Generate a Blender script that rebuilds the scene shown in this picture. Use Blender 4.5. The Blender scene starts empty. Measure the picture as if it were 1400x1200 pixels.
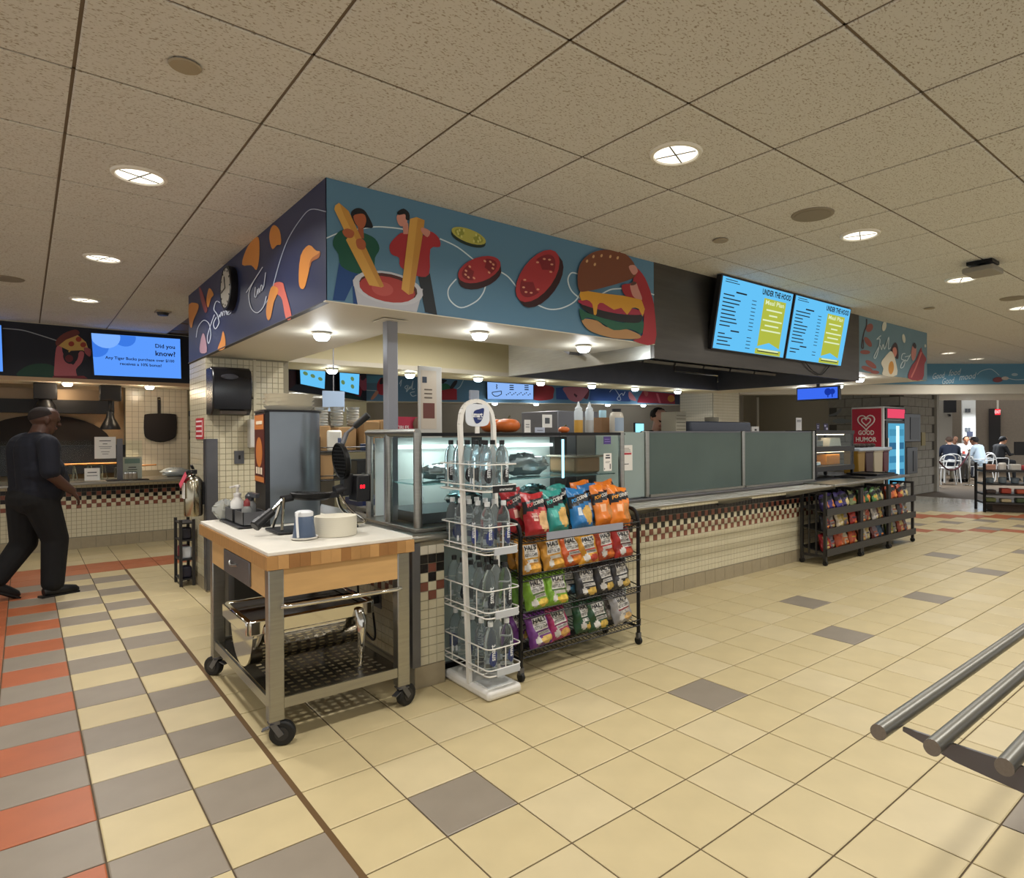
import bpy, bmesh, math, random
import numpy as np
from mathutils import Vector, Matrix
random.seed(7)
PI = math.pi
SC = bpy.context.scene
COL = SC.collection
# ------------------------------------------------------------------ camera
FPX, CXP, CYP, H, CZ = 865.24, 763.91, 598.5, 1.387, 2.768
YAW, PIT, ROL = 0.8692, -0.0042, -0.0048
_f = Vector((math.cos(YAW)*math.cos(PIT), math.sin(YAW)*math.cos(PIT), math.sin(PIT)))
_r = Vector((math.sin(YAW), -math.cos(YAW), 0)); _u = _r.cross(_f)
_c, _s = math.cos(ROL), math.sin(ROL)
CR, CU = _c*_r+_s*_u, -_s*_r+_c*_u
cam = bpy.data.objects.new('camera', bpy.data.cameras.new('camera')); COL.objects.link(cam)
cam.matrix_world = Matrix(((CR.x, CU.x, -_f.x, 0), (CR.y, CU.y, -_f.y, 0), (CR.z, CU.z, -_f.z, H), (0, 0, 0, 1)))
cam.data.sensor_width = 36; cam.data.lens = FPX/1400*36
cam.data.shift_x = (700-CXP)/1400; cam.data.shift_y = (CYP-600)/1400
cam.data.clip_start = 0.05; cam.data.clip_end = 200
SC.camera = cam
# measuring helpers: the point of a sight line on the plane x=, y= or z=
def ray(px, py): return CR*((px-CXP)/FPX) - CU*((py-CYP)/FPX) + _f
def PX(px, py, x): d = ray(px, py); return Vector((0, 0, H))+d*(x/d.x)
def PY(px, py, y): d = ray(px, py); return Vector((0, 0, H))+d*(y/d.y)
def PZ(px, py, z): d = ray(px, py); return Vector((0, 0, H))+d*((z-H)/d.z)
def PIX(p):
    q = Vector(p)-Vector((0, 0, H)); w = q.dot(_f)
    return CXP+FPX*q.dot(CR)/w, CYP-FPX*q.dot(CU)/w, w
# ------------------------------------------------------------------ view, world, light
vs = SC.view_settings
vs.view_transform = 'Standard'; vs.look = 'None'; vs.gamma = 1; vs.use_curve_mapping = False
vs.exposure = 0.0
wd = bpy.data.worlds.new('world'); SC.world = wd; wd.use_nodes = True
bg = wd.node_tree.nodes['Background']; bg.inputs[0].default_value = (1.0, 0.985, 0.97, 1); bg.inputs[1].default_value = 0.85
CAN_W, DOME_W = 18.0, 3.0
def lamp(name, loc, watts, col, r, spread=2.6):
    l = bpy.data.lights.new(name, 'AREA' if spread else 'POINT'); l.energy = watts; l.color = col
    if spread: l.shape = 'DISK'; l.size = 2*r; l.spread = spread
    else: l.shadow_soft_size = r
    o = bpy.data.objects.new(name, l); COL.objects.link(o); o.location = loc; return o
# ------------------------------------------------------------------ materials
def lin(h):
    h = h.lstrip('#'); v = [int(h[i:i+2], 16)/255 for i in (0, 2, 4)]
    return tuple(x/12.92 if x <= .04045 else ((x+.055)/1.055)**2.4 for x in v)
MT = {}
def M(name, col=None, rough=.5, metal=0., noise=0., nscale=20., bump=0., bscale=60., trans=0., emit=0., spec=.5, alpha=1., ior=1.45, stretch=None, coat=0.):
    if name in MT: return MT[name]
    m = bpy.data.materials.new(name); m.use_nodes = True; nt = m.node_tree; b = nt.nodes['Principled BSDF']
    c = lin(col) if isinstance(col, str) else col
    b.inputs['Base Color'].default_value = (*c, 1); b.inputs['Roughness'].default_value = rough; b.inputs['Metallic'].default_value = metal
    b.inputs['Specular IOR Level'].default_value = spec; b.inputs['Transmission Weight'].default_value = trans; b.inputs['IOR'].default_value = ior
    b.inputs['Alpha'].default_value = alpha; b.inputs['Coat Weight'].default_value = coat
    m.diffuse_color = (*c, 1)
    if emit: b.inputs['Emission Color'].default_value = (*c, 1); b.inputs['Emission Strength'].default_value = emit
    tc = None
    if noise or bump:
        tc = nt.nodes.new('ShaderNodeTexCoord'); src = tc.outputs['Object']
        if stretch:
            mp = nt.nodes.new('ShaderNodeMapping'); mp.inputs['Scale'].default_value = stretch; nt.links.new(src, mp.inputs[0]); src = mp.outputs[0]
    if noise:
        n = nt.nodes.new('ShaderNodeTexNoise'); n.inputs['Scale'].default_value = nscale; n.inputs['Detail'].default_value = 4
        nt.links.new(src, n.inputs['Vector'])
        mr = nt.nodes.new('ShaderNodeMapRange'); mr.inputs[1].default_value = .3; mr.inputs[2].default_value = .7
        mr.inputs[3].default_value = 1-noise; mr.inputs[4].default_value = 1+noise; nt.links.new(n.outputs[0], mr.inputs[0])
        mx = nt.nodes.new('ShaderNodeVectorMath'); mx.operation = 'SCALE'; mx.inputs[0].default_value = c
        nt.links.new(mr.outputs[0], mx.inputs['Scale']); nt.links.new(mx.outputs[0], b.inputs['Base Color'])
    if bump:
        n2 = nt.nodes.new('ShaderNodeTexNoise'); n2.inputs['Scale'].default_value = bscale; n2.inputs['Detail'].default_value = 3
        nt.links.new(src, n2.inputs['Vector'])
        bp = nt.nodes.new('ShaderNodeBump'); bp.inputs['Strength'].default_value = bump; bp.inputs['Distance'].default_value = .01
        nt.links.new(n2.outputs[0], bp.inputs['Height']); nt.links.new(bp.outputs[0], b.inputs['Normal'])
    MT[name] = m; return m
def EM(name, col, s):      # things that give off light
    if name in MT: return MT[name]
    m = bpy.data.materials.new(name); m.use_nodes = True; nt = m.node_tree; nt.nodes.clear()
    e = nt.nodes.new('ShaderNodeEmission'); o = nt.nodes.new('ShaderNodeOutputMaterial'); nt.links.new(e.outputs[0], o.inputs[0])
    e.inputs[0].default_value = (*lin(col), 1); e.inputs[1].default_value = s; MT[name] = m; return m
def P(col, rough=.55): return M('paint_'+col.strip('#'), col, rough)   # flat print and plain paint
def C(col, rough=.35, **k): return M('plastic_%s_%d' % (col.strip('#'), int(rough*100)), col, rough, **k)
STEEL = M('brushed_steel', '#a3a29c', .32, 1, noise=.07, nscale=6, bump=.05, bscale=40, stretch=(1, 1, 14))
STEELH = M('brushed_steel_flat', '#a5a39c', .3, 1, noise=.07, nscale=8, bump=.05, bscale=40, stretch=(1, 14, 14))
STEELD = M('dull_steel', '#74757a', .42, .9, noise=.08, nscale=5)
CHROME = M('polished_chrome', '#cfccc4', .07, 1)
HOODST = M('hood_steel', '#5d5a57', .35, .85, noise=.08, nscale=3, stretch=(1, 8, 8))
BLACK = M('black_metal', '#121214', .4, .3)
BLKP = M('black_plastic', '#18181b', .38)
RUBBER = M('black_rubber', '#151515', .6)
DGREY = M('dark_grey_metal', '#3b3a3a', .45, .5)
WHITE = M('white_enamel', '#dedcd6', .35)
PAPER = M('white_paper', '#e8e5df', .7)
GLASS = M('clear_glass', '#f2fbf8', .02, trans=1, ior=1.12, spec=.5)
FROST = M('frosted_glass', '#667571', .26, trans=.3, ior=1.2, noise=.08, nscale=2)
FROST2 = M('grey_green_panel', '#93a29f', .3, noise=.05, nscale=2)
GROUT = M('floor_grout', '#5b4d3b', .85, noise=.15, nscale=30)
WGROUT = M('wall_grout', '#8c8674', .85)
TCREAM = M('floor_tile_cream', '#c3b38a', .42, noise=.05, nscale=5, bump=.04, bscale=8)
TCREAM2 = M('floor_tile_cream_pale', '#c7b892', .4, noise=.05, nscale=5, bump=.04, bscale=8)
TGREY = M('floor_tile_grey', '#8b8173', .42, noise=.05, nscale=7, bump=.04, bscale=8)
TRED = M('floor_tile_red', '#a9603d', .42, noise=.06, nscale=7, bump=.04, bscale=8)
WT_CR = M('wall_tile_cream', '#cbc3a8', .2, noise=.03, nscale=3)
WT_BK = M('wall_tile_black', '#1b1716', .2)
WT_RD = M('wall_tile_brown_red', '#7b4a3c', .22)
WT_BASE = M('base_tile_tan', '#9c9077', .4, noise=.05)
CREAMW = M('cream_paint', '#d6cda9', .6)
SOFW = M('soffit_white', '#d8d2c2', .55)
TAUPE = M('taupe_wall', '#8d8578', .6, noise=.04, nscale=2)
BLOCK = M('grey_block', '#a8a499', .8, noise=.08, nscale=12)
LIT = EM('lamp_lens', '#fff6e2', 2.0)
LITC = EM('dome_lens', '#e6faff', 14.0)
# speckled acoustic ceiling tile
def ceil_mat():
    m = bpy.data.materials.new('acoustic_tile'); m.use_nodes = True; nt = m.node_tree; b = nt.nodes['Principled BSDF']; b.inputs['Roughness'].default_value = .9
    tc = nt.nodes.new('ShaderNodeTexCoord'); v = nt.nodes.new('ShaderNodeTexNoise'); v.inputs['Scale'].default_value = 80; v.inputs['Detail'].default_value = 2
    mp = nt.nodes.new('ShaderNodeMapping'); mp.inputs['Rotation'].default_value = (0, 0, .6); mp.inputs['Scale'].default_value = (1, 1.7, 1)
    nt.links.new(tc.outputs['Object'], mp.inputs[0]); nt.links.new(mp.outputs[0], v.inputs['Vector'])
    r = nt.nodes.new('ShaderNodeValToRGB'); e = r.color_ramp.elements
    e[0].position = .34; e[0].color = (*lin('#a39a8d'), 1); e[1].position = .43; e[1].color = (*lin('#d2d1cd'), 1)
    nt.links.new(v.outputs[0], r.inputs[0]); nt.links.new(r.outputs[0], b.inputs['Base Color'])
    bp = nt.nodes.new('ShaderNodeBump'); bp.inputs['Strength'].default_value = .35; bp.inputs['Distance'].default_value = .004
    nt.links.new(v.outputs[0], bp.inputs['Height']); nt.links.new(bp.outputs[0], b.inputs['Normal'])
    return m
CTILE = ceil_mat()
CGRID = M('ceiling_grid', '#6f6150', .6)
# ------------------------------------------------------------------ mesh builder
ORG = {}
class MB:
    def __init__(s): s.v = []; s.f = []; s.k = []; s.cur = 0
    def add(s, vs_, fs): n = len(s.v); s.v += [tuple(x) for x in vs_]; s.f += [tuple(i+n for i in f) for f in fs]; s.k += [s.cur]*len(fs); return s
    def box(s, x0, x1, y0, y1, z0, z1):
        return s.add([(x, y, z) for z in (z0, z1) for y in (y0, y1) for x in (x0, x1)],
                     [(0, 2, 3, 1), (4, 5, 7, 6), (0, 1, 5, 4), (2, 6, 7, 3), (0, 4, 6, 2), (1, 3, 7, 5)])
    def cbox(s, c, sx, sy, sz): return s.box(c[0]-sx/2, c[0]+sx/2, c[1]-sy/2, c[1]+sy/2, c[2]-sz/2, c[2]+sz/2)
    def obox(s, p0, p1, w, h, up=(0, 0, 1)):       # bar of w x h section from p0 to p1
        p0, p1 = Vector(p0), Vector(p1); d = (p1-p0).normalized(); up = Vector(up)
        a = d.cross(up); a = a.normalized() if a.length > 1e-4 else Vector((1, 0, 0)); b = a.cross(d).normalized()
        vs_ = [p+a*i*w/2+b*j*h/2 for p in (p0, p1) for i, j in ((-1, -1), (1, -1), (1, 1), (-1, 1))]
        return s.add(vs_, [(0, 1, 2, 3), (7, 6, 5, 4), (0, 4, 5, 1), (1, 5, 6, 2), (2, 6, 7, 3), (3, 7, 4, 0)])
    def cone(s, p0, p1, r0, r1, n=12, caps=True):
        p0, p1 = Vector(p0), Vector(p1); d = (p1-p0).normalized(); a = d.orthogonal().normalized(); b = d.cross(a)
        vs_ = [p+(a*math.cos(2*PI*i/n)+b*math.sin(2*PI*i/n))*r for p, r in ((p0, r0), (p1, r1)) for i in range(n)]
        fs = [(i, (i+1) % n, n+(i+1) % n, n+i) for i in range(n)]
        if caps: fs += [tuple(range(n))[::-1], tuple(range(n, 2*n))]
        return s.add(vs_, fs)
    def cyl(s, p0, p1, r, n=12): return s.cone(p0, p1, r, r, n)
    def tube(s, pts, r, n=8, closed=False):
        pts = [Vector(p) for p in pts]; m = len(pts); base = len(s.v); prev = None
        for i, p in enumerate(pts):
            if closed: t = pts[(i+1) % m]-pts[i-1]
            else: t = pts[min(i+1, m-1)]-pts[max(i-1, 0)]
            t = t.normalized() if t.length > 1e-9 else Vector((0, 0, 1))
            if prev is None: a = t.orthogonal().normalized()
            else:
                a = prev-t*prev.dot(t); a = a.normalized() if a.length > 1e-6 else t.orthogonal().normalized()
            prev = a; b = t.cross(a); rr = r[i] if isinstance(r, (list, tuple)) else r
            s.v += [tuple(p+(a*math.cos(2*PI*k/n)+b*math.sin(2*PI*k/n))*rr) for k in range(n)]
        fs = []
        for i in range(m if closed else m-1):
            i2 = (i+1) % m
            for k in range(n): fs.append((base+i*n+k, base+i*n+(k+1) % n, base+i2*n+(k+1) % n, base+i2*n+k))
        if not closed: fs += [tuple(base+k for k in range(n))[::-1], tuple(base+(m-1)*n+k for k in range(n))]
        s.f += fs; s.k += [s.cur]*len(fs); return s
    def lathe(s, prof, c=(0, 0, 0), n=20, sx=1, sy=1):
        base = len(s.v); m = len(prof)
        for r, z in prof:
            s.v += [(c[0]+sx*r*math.cos(2*PI*i/n), c[1]+sy*r*math.sin(2*PI*i/n), c[2]+z) for i in range(n)]
        fs = [(base+j*n+i, base+j*n+(i+1) % n, base+(j+1)*n+(i+1) % n, base+(j+1)*n+i) for j in range(m-1) for i in range(n)]
        if prof[0][0] > 1e-5: fs.append(tuple(base+i for i in range(n))[::-1])
        if prof[-1][0] > 1e-5: fs.append(tuple(base+(m-1)*n+i for i in range(n)))
        s.f += fs; s.k += [s.cur]*len(fs); return s
    def prism(s, poly, o, u, v, depth):            # 2D outline in the u,v plane at o, extruded along u x v
        o, u, v = Vector(o), Vector(u), Vector(v); w = u.cross(v).normalized()*depth; n = len(poly)
        ar = sum(poly[i][0]*poly[(i+1) % n][1]-poly[(i+1) % n][0]*poly[i][1] for i in range(n))
        if ar < 0: poly = poly[::-1]
        a = [o+u*p[0]+v*p[1] for p in poly]
        fs = [tuple(range(n))[::-1], tuple(range(n, 2*n))]+[(i, (i+1) % n, n+(i+1) % n, n+i) for i in range(n)]
        return s.add(a+[p+w for p in a], fs)
    def sphere(s, c, r, n=14, m=8, sc=(1, 1, 1)):
        prof = [(max(1e-6, r*math.sin(PI*j/m)), -r*math.cos(PI*j/m)) for j in range(m+1)]
        base = len(s.v); s.lathe(prof, (0, 0, 0), n)
        for i in range(base, len(s.v)): q = s.v[i]; s.v[i] = (c[0]+q[0]*sc[0], c[1]+q[1]*sc[1], c[2]+q[2]*sc[2])
        return s
    def mat(s, i): s.cur = i; return s
    def xf(s, mtx, start=0):
        for i in range(start, len(s.v)): s.v[i] = tuple(mtx @ Vector(s.v[i]))
        return s
    def mesh(s, name, mats, o=(0, 0, 0), smooth=True):
        me = bpy.data.meshes.new(name)
        me.from_pydata([(x-o[0], y-o[1], z-o[2]) for x, y, z in s.v], [], s.f)
        for m in (mats if isinstance(mats, (list, tuple)) else [mats]): me.materials.append(m)
        me.polygons.foreach_set('material_index', s.k)
        if smooth:
            me.polygons.foreach_set('use_smooth', [True]*len(s.f)); me.set_sharp_from_angle(angle=.7)
        me.validate(); me.update(); return me
    def build(s, name, mats, parent=None, bevel=0, loc=None, **props):
        o = loc if loc is not None else (ORG.get(parent.name, (0, 0, 0)) if parent else (0, 0, 0))
        ob = bpy.data.objects.new(name, s.mesh(name, mats, o)); COL.objects.link(ob)
        if parent: ob.parent = parent; ORG[ob.name] = ORG.get(parent.name, (0, 0, 0))
        elif loc is not None: ob.location = loc; ORG[ob.name] = tuple(loc)
        if bevel:
            b = ob.modifiers.new('bevel', 'BEVEL'); b.width = bevel; b.segments = 2; b.limit_method = 'ANGLE'; b.angle_limit = .8
        tag(ob, **props); return ob
def tag(o, label=None, cat=None, group=None, kind=None):
    for k, v in (('label', label), ('category', cat), ('group', group), ('kind', kind)):
        if v: o[k] = v
    return o
def thing(name, label, cat, loc=(0, 0, 0), group=None):
    o = bpy.data.objects.new(name, None); COL.objects.link(o); o.location = loc; o.empty_display_size = .1
    ORG[o.name] = tuple(loc); return tag(o, label, cat, group)
def struct(name, loc=(0, 0, 0)):
    o = bpy.data.objects.new(name, None); COL.objects.link(o); o.location = loc; ORG[o.name] = tuple(loc); o['kind'] = 'structure'; return o
KIDS = {}
def copy_tree(o, parent=None, loc=None, rz=None, label=None, group=None):
    c = o.copy(); COL.objects.link(c)
    if parent: c.parent = parent
    if loc is not None: c.location = loc
    if rz is not None: c.rotation_euler = (0, 0, rz)
    if label: c['label'] = label
    if group: c['group'] = group
    for ch in o.children: copy_tree(ch, c)
    return c
def smooth2(pts, k=4, closed=True):                 # Catmull-Rom through 2D or 3D points
    out = []; n = len(pts); pts = [np.array(p, float) for p in pts]
    for i in range(n if closed else n-1):
        if closed: p0, p1, p2, p3 = pts[i-1], pts[i], pts[(i+1) % n], pts[(i+2) % n]
        else: p0, p1, p2, p3 = pts[max(i-1, 0)], pts[i], pts[i+1], pts[min(i+2, n-1)]
        for j in range(k):
            t = j/k; out.append(tuple(.5*((2*p1)+(-p0+p2)*t+(2*p0-5*p1+4*p2-p3)*t*t+(-p0+3*p1-3*p2+p3)*t**3)))
    if not closed: out.append(tuple(pts[-1]))
    return out
# lettering: flat text meshes from Blender's own font, set on a plane at o with axes u, v
_TX = {}
def text_geo(s, bold=0.0, shear=0.0, space=1.0):
    key = (s, bold, shear, space)
    if key not in _TX:
        cu = bpy.data.curves.new('t', 'FONT'); cu.body = s; cu.size = 1; cu.offset = bold; cu.shear = shear; cu.resolution_u = 2; cu.space_character = space
        ob = bpy.data.objects.new('t', cu); COL.objects.link(ob); bpy.context.view_layer.update()
        me = bpy.data.meshes.new_from_object(ob.evaluated_get(bpy.context.evaluated_depsgraph_get()))
        vv = [(v.co.x, v.co.y) for v in me.vertices]; ff = [tuple(p.vertices) for p in me.polygons]
        bpy.data.objects.remove(ob); bpy.data.curves.remove(cu); bpy.data.meshes.remove(me)
        if vv:
            x0 = min(p[0] for p in vv); x1 = max(p[0] for p in vv); y0 = min(p[1] for p in vv); y1 = max(p[1] for p in vv)
        else: x0 = x1 = y0 = y1 = 0
        _TX[key] = ([((x-x0), (y-y0)) for x, y in vv], ff, x1-x0, max(y1-y0, 1e-6))
    return _TX[key]
def text(mb, s, o, u, v, w=None, h=None, fit=None, lift=.001, align='l', **k):
    """adds text s to mb; o = lower-left point, u, v unit axes; w = width or h = height in metres"""
    vv, ff, tw, th = text_geo(s, **k)
    if w and h: sx, sy = w/tw, h/th
    elif w: sx = sy = w/tw
    else: sx = sy = h/th
    o, u, v = Vector(o), Vector(u).normalized(), Vector(v).normalized(); nn = u.cross(v)*lift
    off = -tw*sx/2 if align == 'c' else (-tw*sx if align == 'r' else 0)
    mb.add([o+u*(x*sx+off)+v*(y*sy)+nn for x, y in vv], ff); return mb
# ================================================================== FLOOR
TS, FX, FY = .305, 1.1114, 2.2266
GREYS = {(0, -1), (5, -1), (10, -1), (15, -1), (20, -1), (25, -1), (12, 1), (5, -6), (10, -6), (15, -6), (0, -6), (22, 1)}
def fcol(a, b):
    x, y = FX+(a+.5)*TS, FY+(b+.5)*TS
    if b in (19, 20) and -12 <= a < 4: return 2
    if b < 19:
        if a == -2: return 1 if b % 2 else 0
        if a == -3: return 0 if b % 2 else 1
        if a == -4: return 1 if b % 2 else 2
        if a == -5: return 2
        if a == -6: return 1 if b % 2 else 2
        if a == -7: return 0 if b % 2 else 1
        if a == -8: return 1 if b % 2 else 0
    s = x+y
    if x > 9:
        if s > 16.6: return 3
        if 15.5 < s < 16.1 or 13.1 < s < 13.55: return 2
        if 13.55 < s < 15.5 and (a+2*b) % 5 == 0: return 1
    if (a, b) in GREYS: return 1
    return 0
def slab_mesh(sx, sy, th, up=1, ch=.004):
    """a chamfered tile lying at z=0, face at +th (or -th)"""
    x, y, z = sx/2, sy/2, th*up
    m = MB(); v = [(-x, -y, 0), (x, -y, 0), (x, y, 0), (-x, y, 0)]
    v += [(-x, -y, z-ch*up*.5), (x, -y, z-ch*up*.5), (x, y, z-ch*up*.5), (-x, y, z-ch*up*.5)]
    v += [(-x+ch, -y+ch, z), (x-ch, -y+ch, z), (x-ch, y-ch, z), (-x+ch, y-ch, z)]
    f = [(8, 9, 10, 11)]+[(4+i, 4+(i+1) % 4, 8+(i+1) % 4, 8+i) for i in range(4)]+[(i, (i+1) % 4, 4+(i+1) % 4, 4+i) for i in range(4)]
    if up < 0: f = [q[::-1] for q in f]
    return m.add(v, f)
def area_of(pts):
    s = []
    for p in pts:
        w = (Vector(p)-cam.location).dot(_f)
        if w < .25: return 0
        s.append(PIX(p)[:2])
    cx = sum(p[0] for p in s)/4; cy = sum(p[1] for p in s)/4
    if not (-60 < cx < 1460 and -60 < cy < 1260): return 0
    return abs(sum(s[i][0]*s[(i+1) % 4][1]-s[(i+1) % 4][0]*s[i][1] for i in range(4)))/2
floor = struct('floor')
MB().box(-6, 34, -5, 16, -.05, -.004).build('floor_bed', GROUT, floor)
MB().box(FX-TS-.011, FX-TS+.011, -5, FY+19*TS, -.004, .0012).build('expansion_joint', M('joint_strip', '#6a5132', .5, .3), floor)
FM = [TCREAM, TGREY, TRED, M('lobby_tile', '#b5b1a4', .12, noise=.04)]
cells = []
for a in range(-22, 46):
    for b in range(-22, 40):
        x0, y0 = FX+a*TS, FY+b*TS
        ar = area_of([(x0, y0, 0), (x0+TS, y0, 0), (x0+TS, y0+TS, 0), (x0, y0+TS, 0)])
        if 1.4 < x0 < 9 and y0 > 4.2 and y0 < 6.2: ar = 0
        cells.append((ar, a, b))
cells.sort(reverse=True)
tmesh = {}
rest = MB()
for i, (ar, a, b) in enumerate(cells):
    c = fcol(a, b); x, y = FX+(a+.5)*TS, FY+(b+.5)*TS
    if c == 0 and (a*7+b*13+a*b) % 3 == 0: cm = 4
    else: cm = c
    if i < 300:
        if cm not in tmesh: tmesh[cm] = slab_mesh(TS-.006, TS-.006, .006).mesh('tile', (FM+[TCREAM2])[cm], smooth=False)
        o = bpy.data.objects.new('floor_tile', tmesh[cm]); COL.objects.link(o); o.parent = floor; o.location = (x, y, -.005)
    else:
        q = TS/2-.003
        rest.mat(cm).add([(x-q, y-q, .0004), (x+q, y-q, .0004), (x+q, y+q, .0004), (x-q, y+q, .0004), (x-q, y-q, -.005), (x+q, y-q, -.005), (x+q, y+q, -.005), (x-q, y+q, -.005)],
                     [(0, 1, 2, 3), (4, 5, 1, 0), (5, 6, 2, 1), (6, 7, 3, 2), (7, 4, 0, 3)])
rest.build('far_floor_tiles', FM+[TCREAM2], floor, kind='stuff')
# ================================================================== CEILING
CS, COX, COY = .659, -.4699*1.0811, 2.7624*1.0811
ceil = struct('ceiling')
MB().box(-7, 20, -6, 13.5, CZ+.014, CZ+.08).build('ceiling_deck', CGRID, ceil)
cells = []
for a in range(-9, 31):
    for b in range(-13, 16):
        x0, y0 = COX+a*CS, COY+b*CS
        if x0 > 1.3 and x0+CS < 9.4 and y0 > 3.4: continue
        if x0+y0 > 19.3: continue
        cells.append((area_of([(x0, y0, CZ), (x0+CS, y0, CZ), (x0+CS, y0+CS, CZ), (x0, y0+CS, CZ)]), a, b))
cells.sort(reverse=True)
cm_ = slab_mesh(CS-.012, CS-.012, .016, -1, .006).mesh('ceiling_tile', CTILE, smooth=False)
rest = MB()
for i, (ar, a, b) in enumerate(cells):
    x, y = COX+(a+.5)*CS, COY+(b+.5)*CS
    if i < 300:
        o = bpy.data.objects.new('ceiling_tile', cm_); COL.objects.link(o); o.parent = ceil; o.location = (x, y, CZ+.0135)
    else:
        q = CS/2-.006
        rest.add([(x-q, y-q, CZ), (x+q, y-q, CZ), (x+q, y+q, CZ), (x-q, y+q, CZ), (x-q, y-q, CZ+.013), (x+q, y-q, CZ+.013), (x+q, y+q, CZ+.013), (x-q, y+q, CZ+.013)],
                 [(0, 3, 2, 1), (4, 0, 1, 5), (5, 1, 2, 6), (6, 2, 3, 7), (7, 3, 0, 4)])
rest.build('far_ceiling_tiles', CTILE, ceil, kind='stuff')
g = MB()
for a in range(-9, 31): g.box(COX+a*CS-.007, COX+a*CS+.007, -6, min(13.4, 19.2-(COX+a*CS)), CZ+.004, CZ+.013)
for b in range(-13, 16): g.box(-6.5, min(20, 19.2-(COY+b*CS)), COY+b*CS-.007, COY+b*CS+.007, CZ+.004, CZ+.0132)
g.build('ceiling_grid_bars', CGRID, ceil, kind='stuff')
# ================================================================== SOFFIT RING over the kitchen island
SX, SY, SZ = 1.239, 3.375, 2.11
RX, RY = 9.47, 7.05
ring = struct('trim_1')
MB().box(SX, 3.85, SY, 4.12, SZ, CZ).build('soffit_front', SOFW, ring)
MB().box(7.43, RX, SY, 4.12, SZ, CZ).build('soffit_front', SOFW, ring)
MB().box(SX, 1.95, 4.12, RY, SZ, CZ).build('soffit_side', SOFW, ring)
MB().box(8.7, RX, 4.12, RY, SZ, CZ).build('soffit_side', SOFW, ring)
MB().box(1.95, 8.7, 6.38, RY, SZ, CZ).build('soffit_rear', CREAMW, ring)
MB().box(1.95, 8.7, 6.36, 6.378, SZ+.001, SZ+.05).build('rear_lip', SOFW, ring)
MB().box(1.95, 8.7, 4.12, 6.38, CZ-.06, CZ-.02).build('inner_ceiling', CREAMW, ring)
SOFB, SOFN = M('mural_light_blue', '#59829f', .5), M('mural_navy', '#2b3458', .45)
# painted panels: thin sheets on the faces, figures in flat print on top
MB().box(SX-.004, 3.85, SY-.004, SY-.0005, SZ, CZ-.004).build('mural_panel', SOFB, ring)
MB().box(7.43, RX, SY-.004, SY-.0005, SZ, CZ-.004).build('mural_panel', M('mural_teal_blue', '#607f8c', .5), ring)
MB().box(SX-.004, SX-.0005, SY-.004, RY, SZ, CZ-.004).build('mural_panel', SOFN, ring)
MB().box(SX-.012, 3.85, SY-.012, SY+.02, SZ-.006, SZ+.0).build('edge_trim', SOFW, ring)
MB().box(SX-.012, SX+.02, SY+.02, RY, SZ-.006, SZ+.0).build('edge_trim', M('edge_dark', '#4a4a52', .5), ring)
class Mural:
    """flat print: shapes given in the crop frame (offset + crop/scale = photo pixel), put on a wall plane"""
    def __init__(s, off, sc, plane): s.off, s.sc, s.plane, s.mb, s.mats, s.n = off, sc, plane, MB(), [], 0
    def pt(s, p):
        px, py = s.off[0]+p[0]/s.sc, s.off[1]+p[1]/s.sc
        return s.plane(px, py)
    def poly(s, pts, col, k=3):
        m = P(col)
        if m not in s.mats: s.mats.append(m)
        s.n += 1
        if k: pts = smooth2(pts, k)
        q = [s.pt(p) for p in pts]; nrm = sum(((q[i]-q[0]).cross(q[i+1]-q[0]) for i in range(1, len(q)-1)), Vector())
        if nrm.dot(Vector((0, 0, H))-q[0]) < 0: q = q[::-1]
        nv = (q[1]-q[0]).cross(q[-1]-q[0]); base = s.lift*(1+.35*s.n)
        s.mb.mat(s.mats.index(m)).add([p+base for p in q], [tuple(range(len(q)))]); return s
    def ell(s, c, rx, ry, rot, col):
        r = math.radians(rot); pts = []
        for i in range(20):
            a = 2*PI*i/20; x, y = rx*math.cos(a), ry*math.sin(a)
            pts.append((c[0]+x*math.cos(r)-y*math.sin(r), c[1]+x*math.sin(r)+y*math.cos(r)))
        return s.poly(pts, col, 0)
    def line(s, pts, col='#cfe0ea', w=7, k=5):
        pts = smooth2(pts, k, False); n = len(pts); L = []; Rr = []
        for i in range(n):
            a, b = np.array(pts[max(i-1, 0)]), np.array(pts[min(i+1, n-1)]); d = b-a; d = d/(np.linalg.norm(d)+1e-9); nn = np.array((-d[1], d[0]))*w/2
            L.append(tuple(np.array(pts[i])+nn)); Rr.append(tuple(np.array(pts[i])-nn))
        m = P(col)
        if m not in s.mats: s.mats.append(m)
        s.n += 1; base = s.lift*(1+.35*s.n); st = len(s.mb.v)
        q = [s.pt(p)+base for p in L]+[s.pt(p)+base for p in Rr]
        s.mb.mat(s.mats.index(m)).add(q, [(i, i+1, n+i+1, n+i) for i in range(n-1)]); return s
    def build(s, name, parent, **k): return s.mb.build(name, s.mats, parent, **k)
FRY, FRYD = '#d2a14f', '#b98435'
mu = Mural((250, 230), 4, lambda x, y: PY(x, y, SY-.005)); mu.lift = Vector((0, -.0006, 0))
mu.line([(785, 382), (870, 348), (980, 330), (1070, 320), (1200, 332), (1260, 350)])
mu.poly([(855, 515), (960, 570), (885, 725), (820, 720)], '#1d4580', 0).poly([(925, 600), (960, 600), (955, 745), (932, 740)], '#1d4580', 0)
mu.poly([(860, 342), (910, 330), (985, 352), (1050, 385), (1075, 440), (1050, 490), (1040, 560), (950, 575), (865, 535), (850, 470), (822, 425), (826, 380)], '#175443')
mu.poly([(955, 300), (985, 300), (990, 385), (960, 380)], '#9d5638', 0)
mu.poly([(920, 240), (950, 218), (985, 225), (1010, 255), (1040, 322), (1000, 325), (975, 330), (940, 305), (925, 280)], '#15171c')
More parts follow.
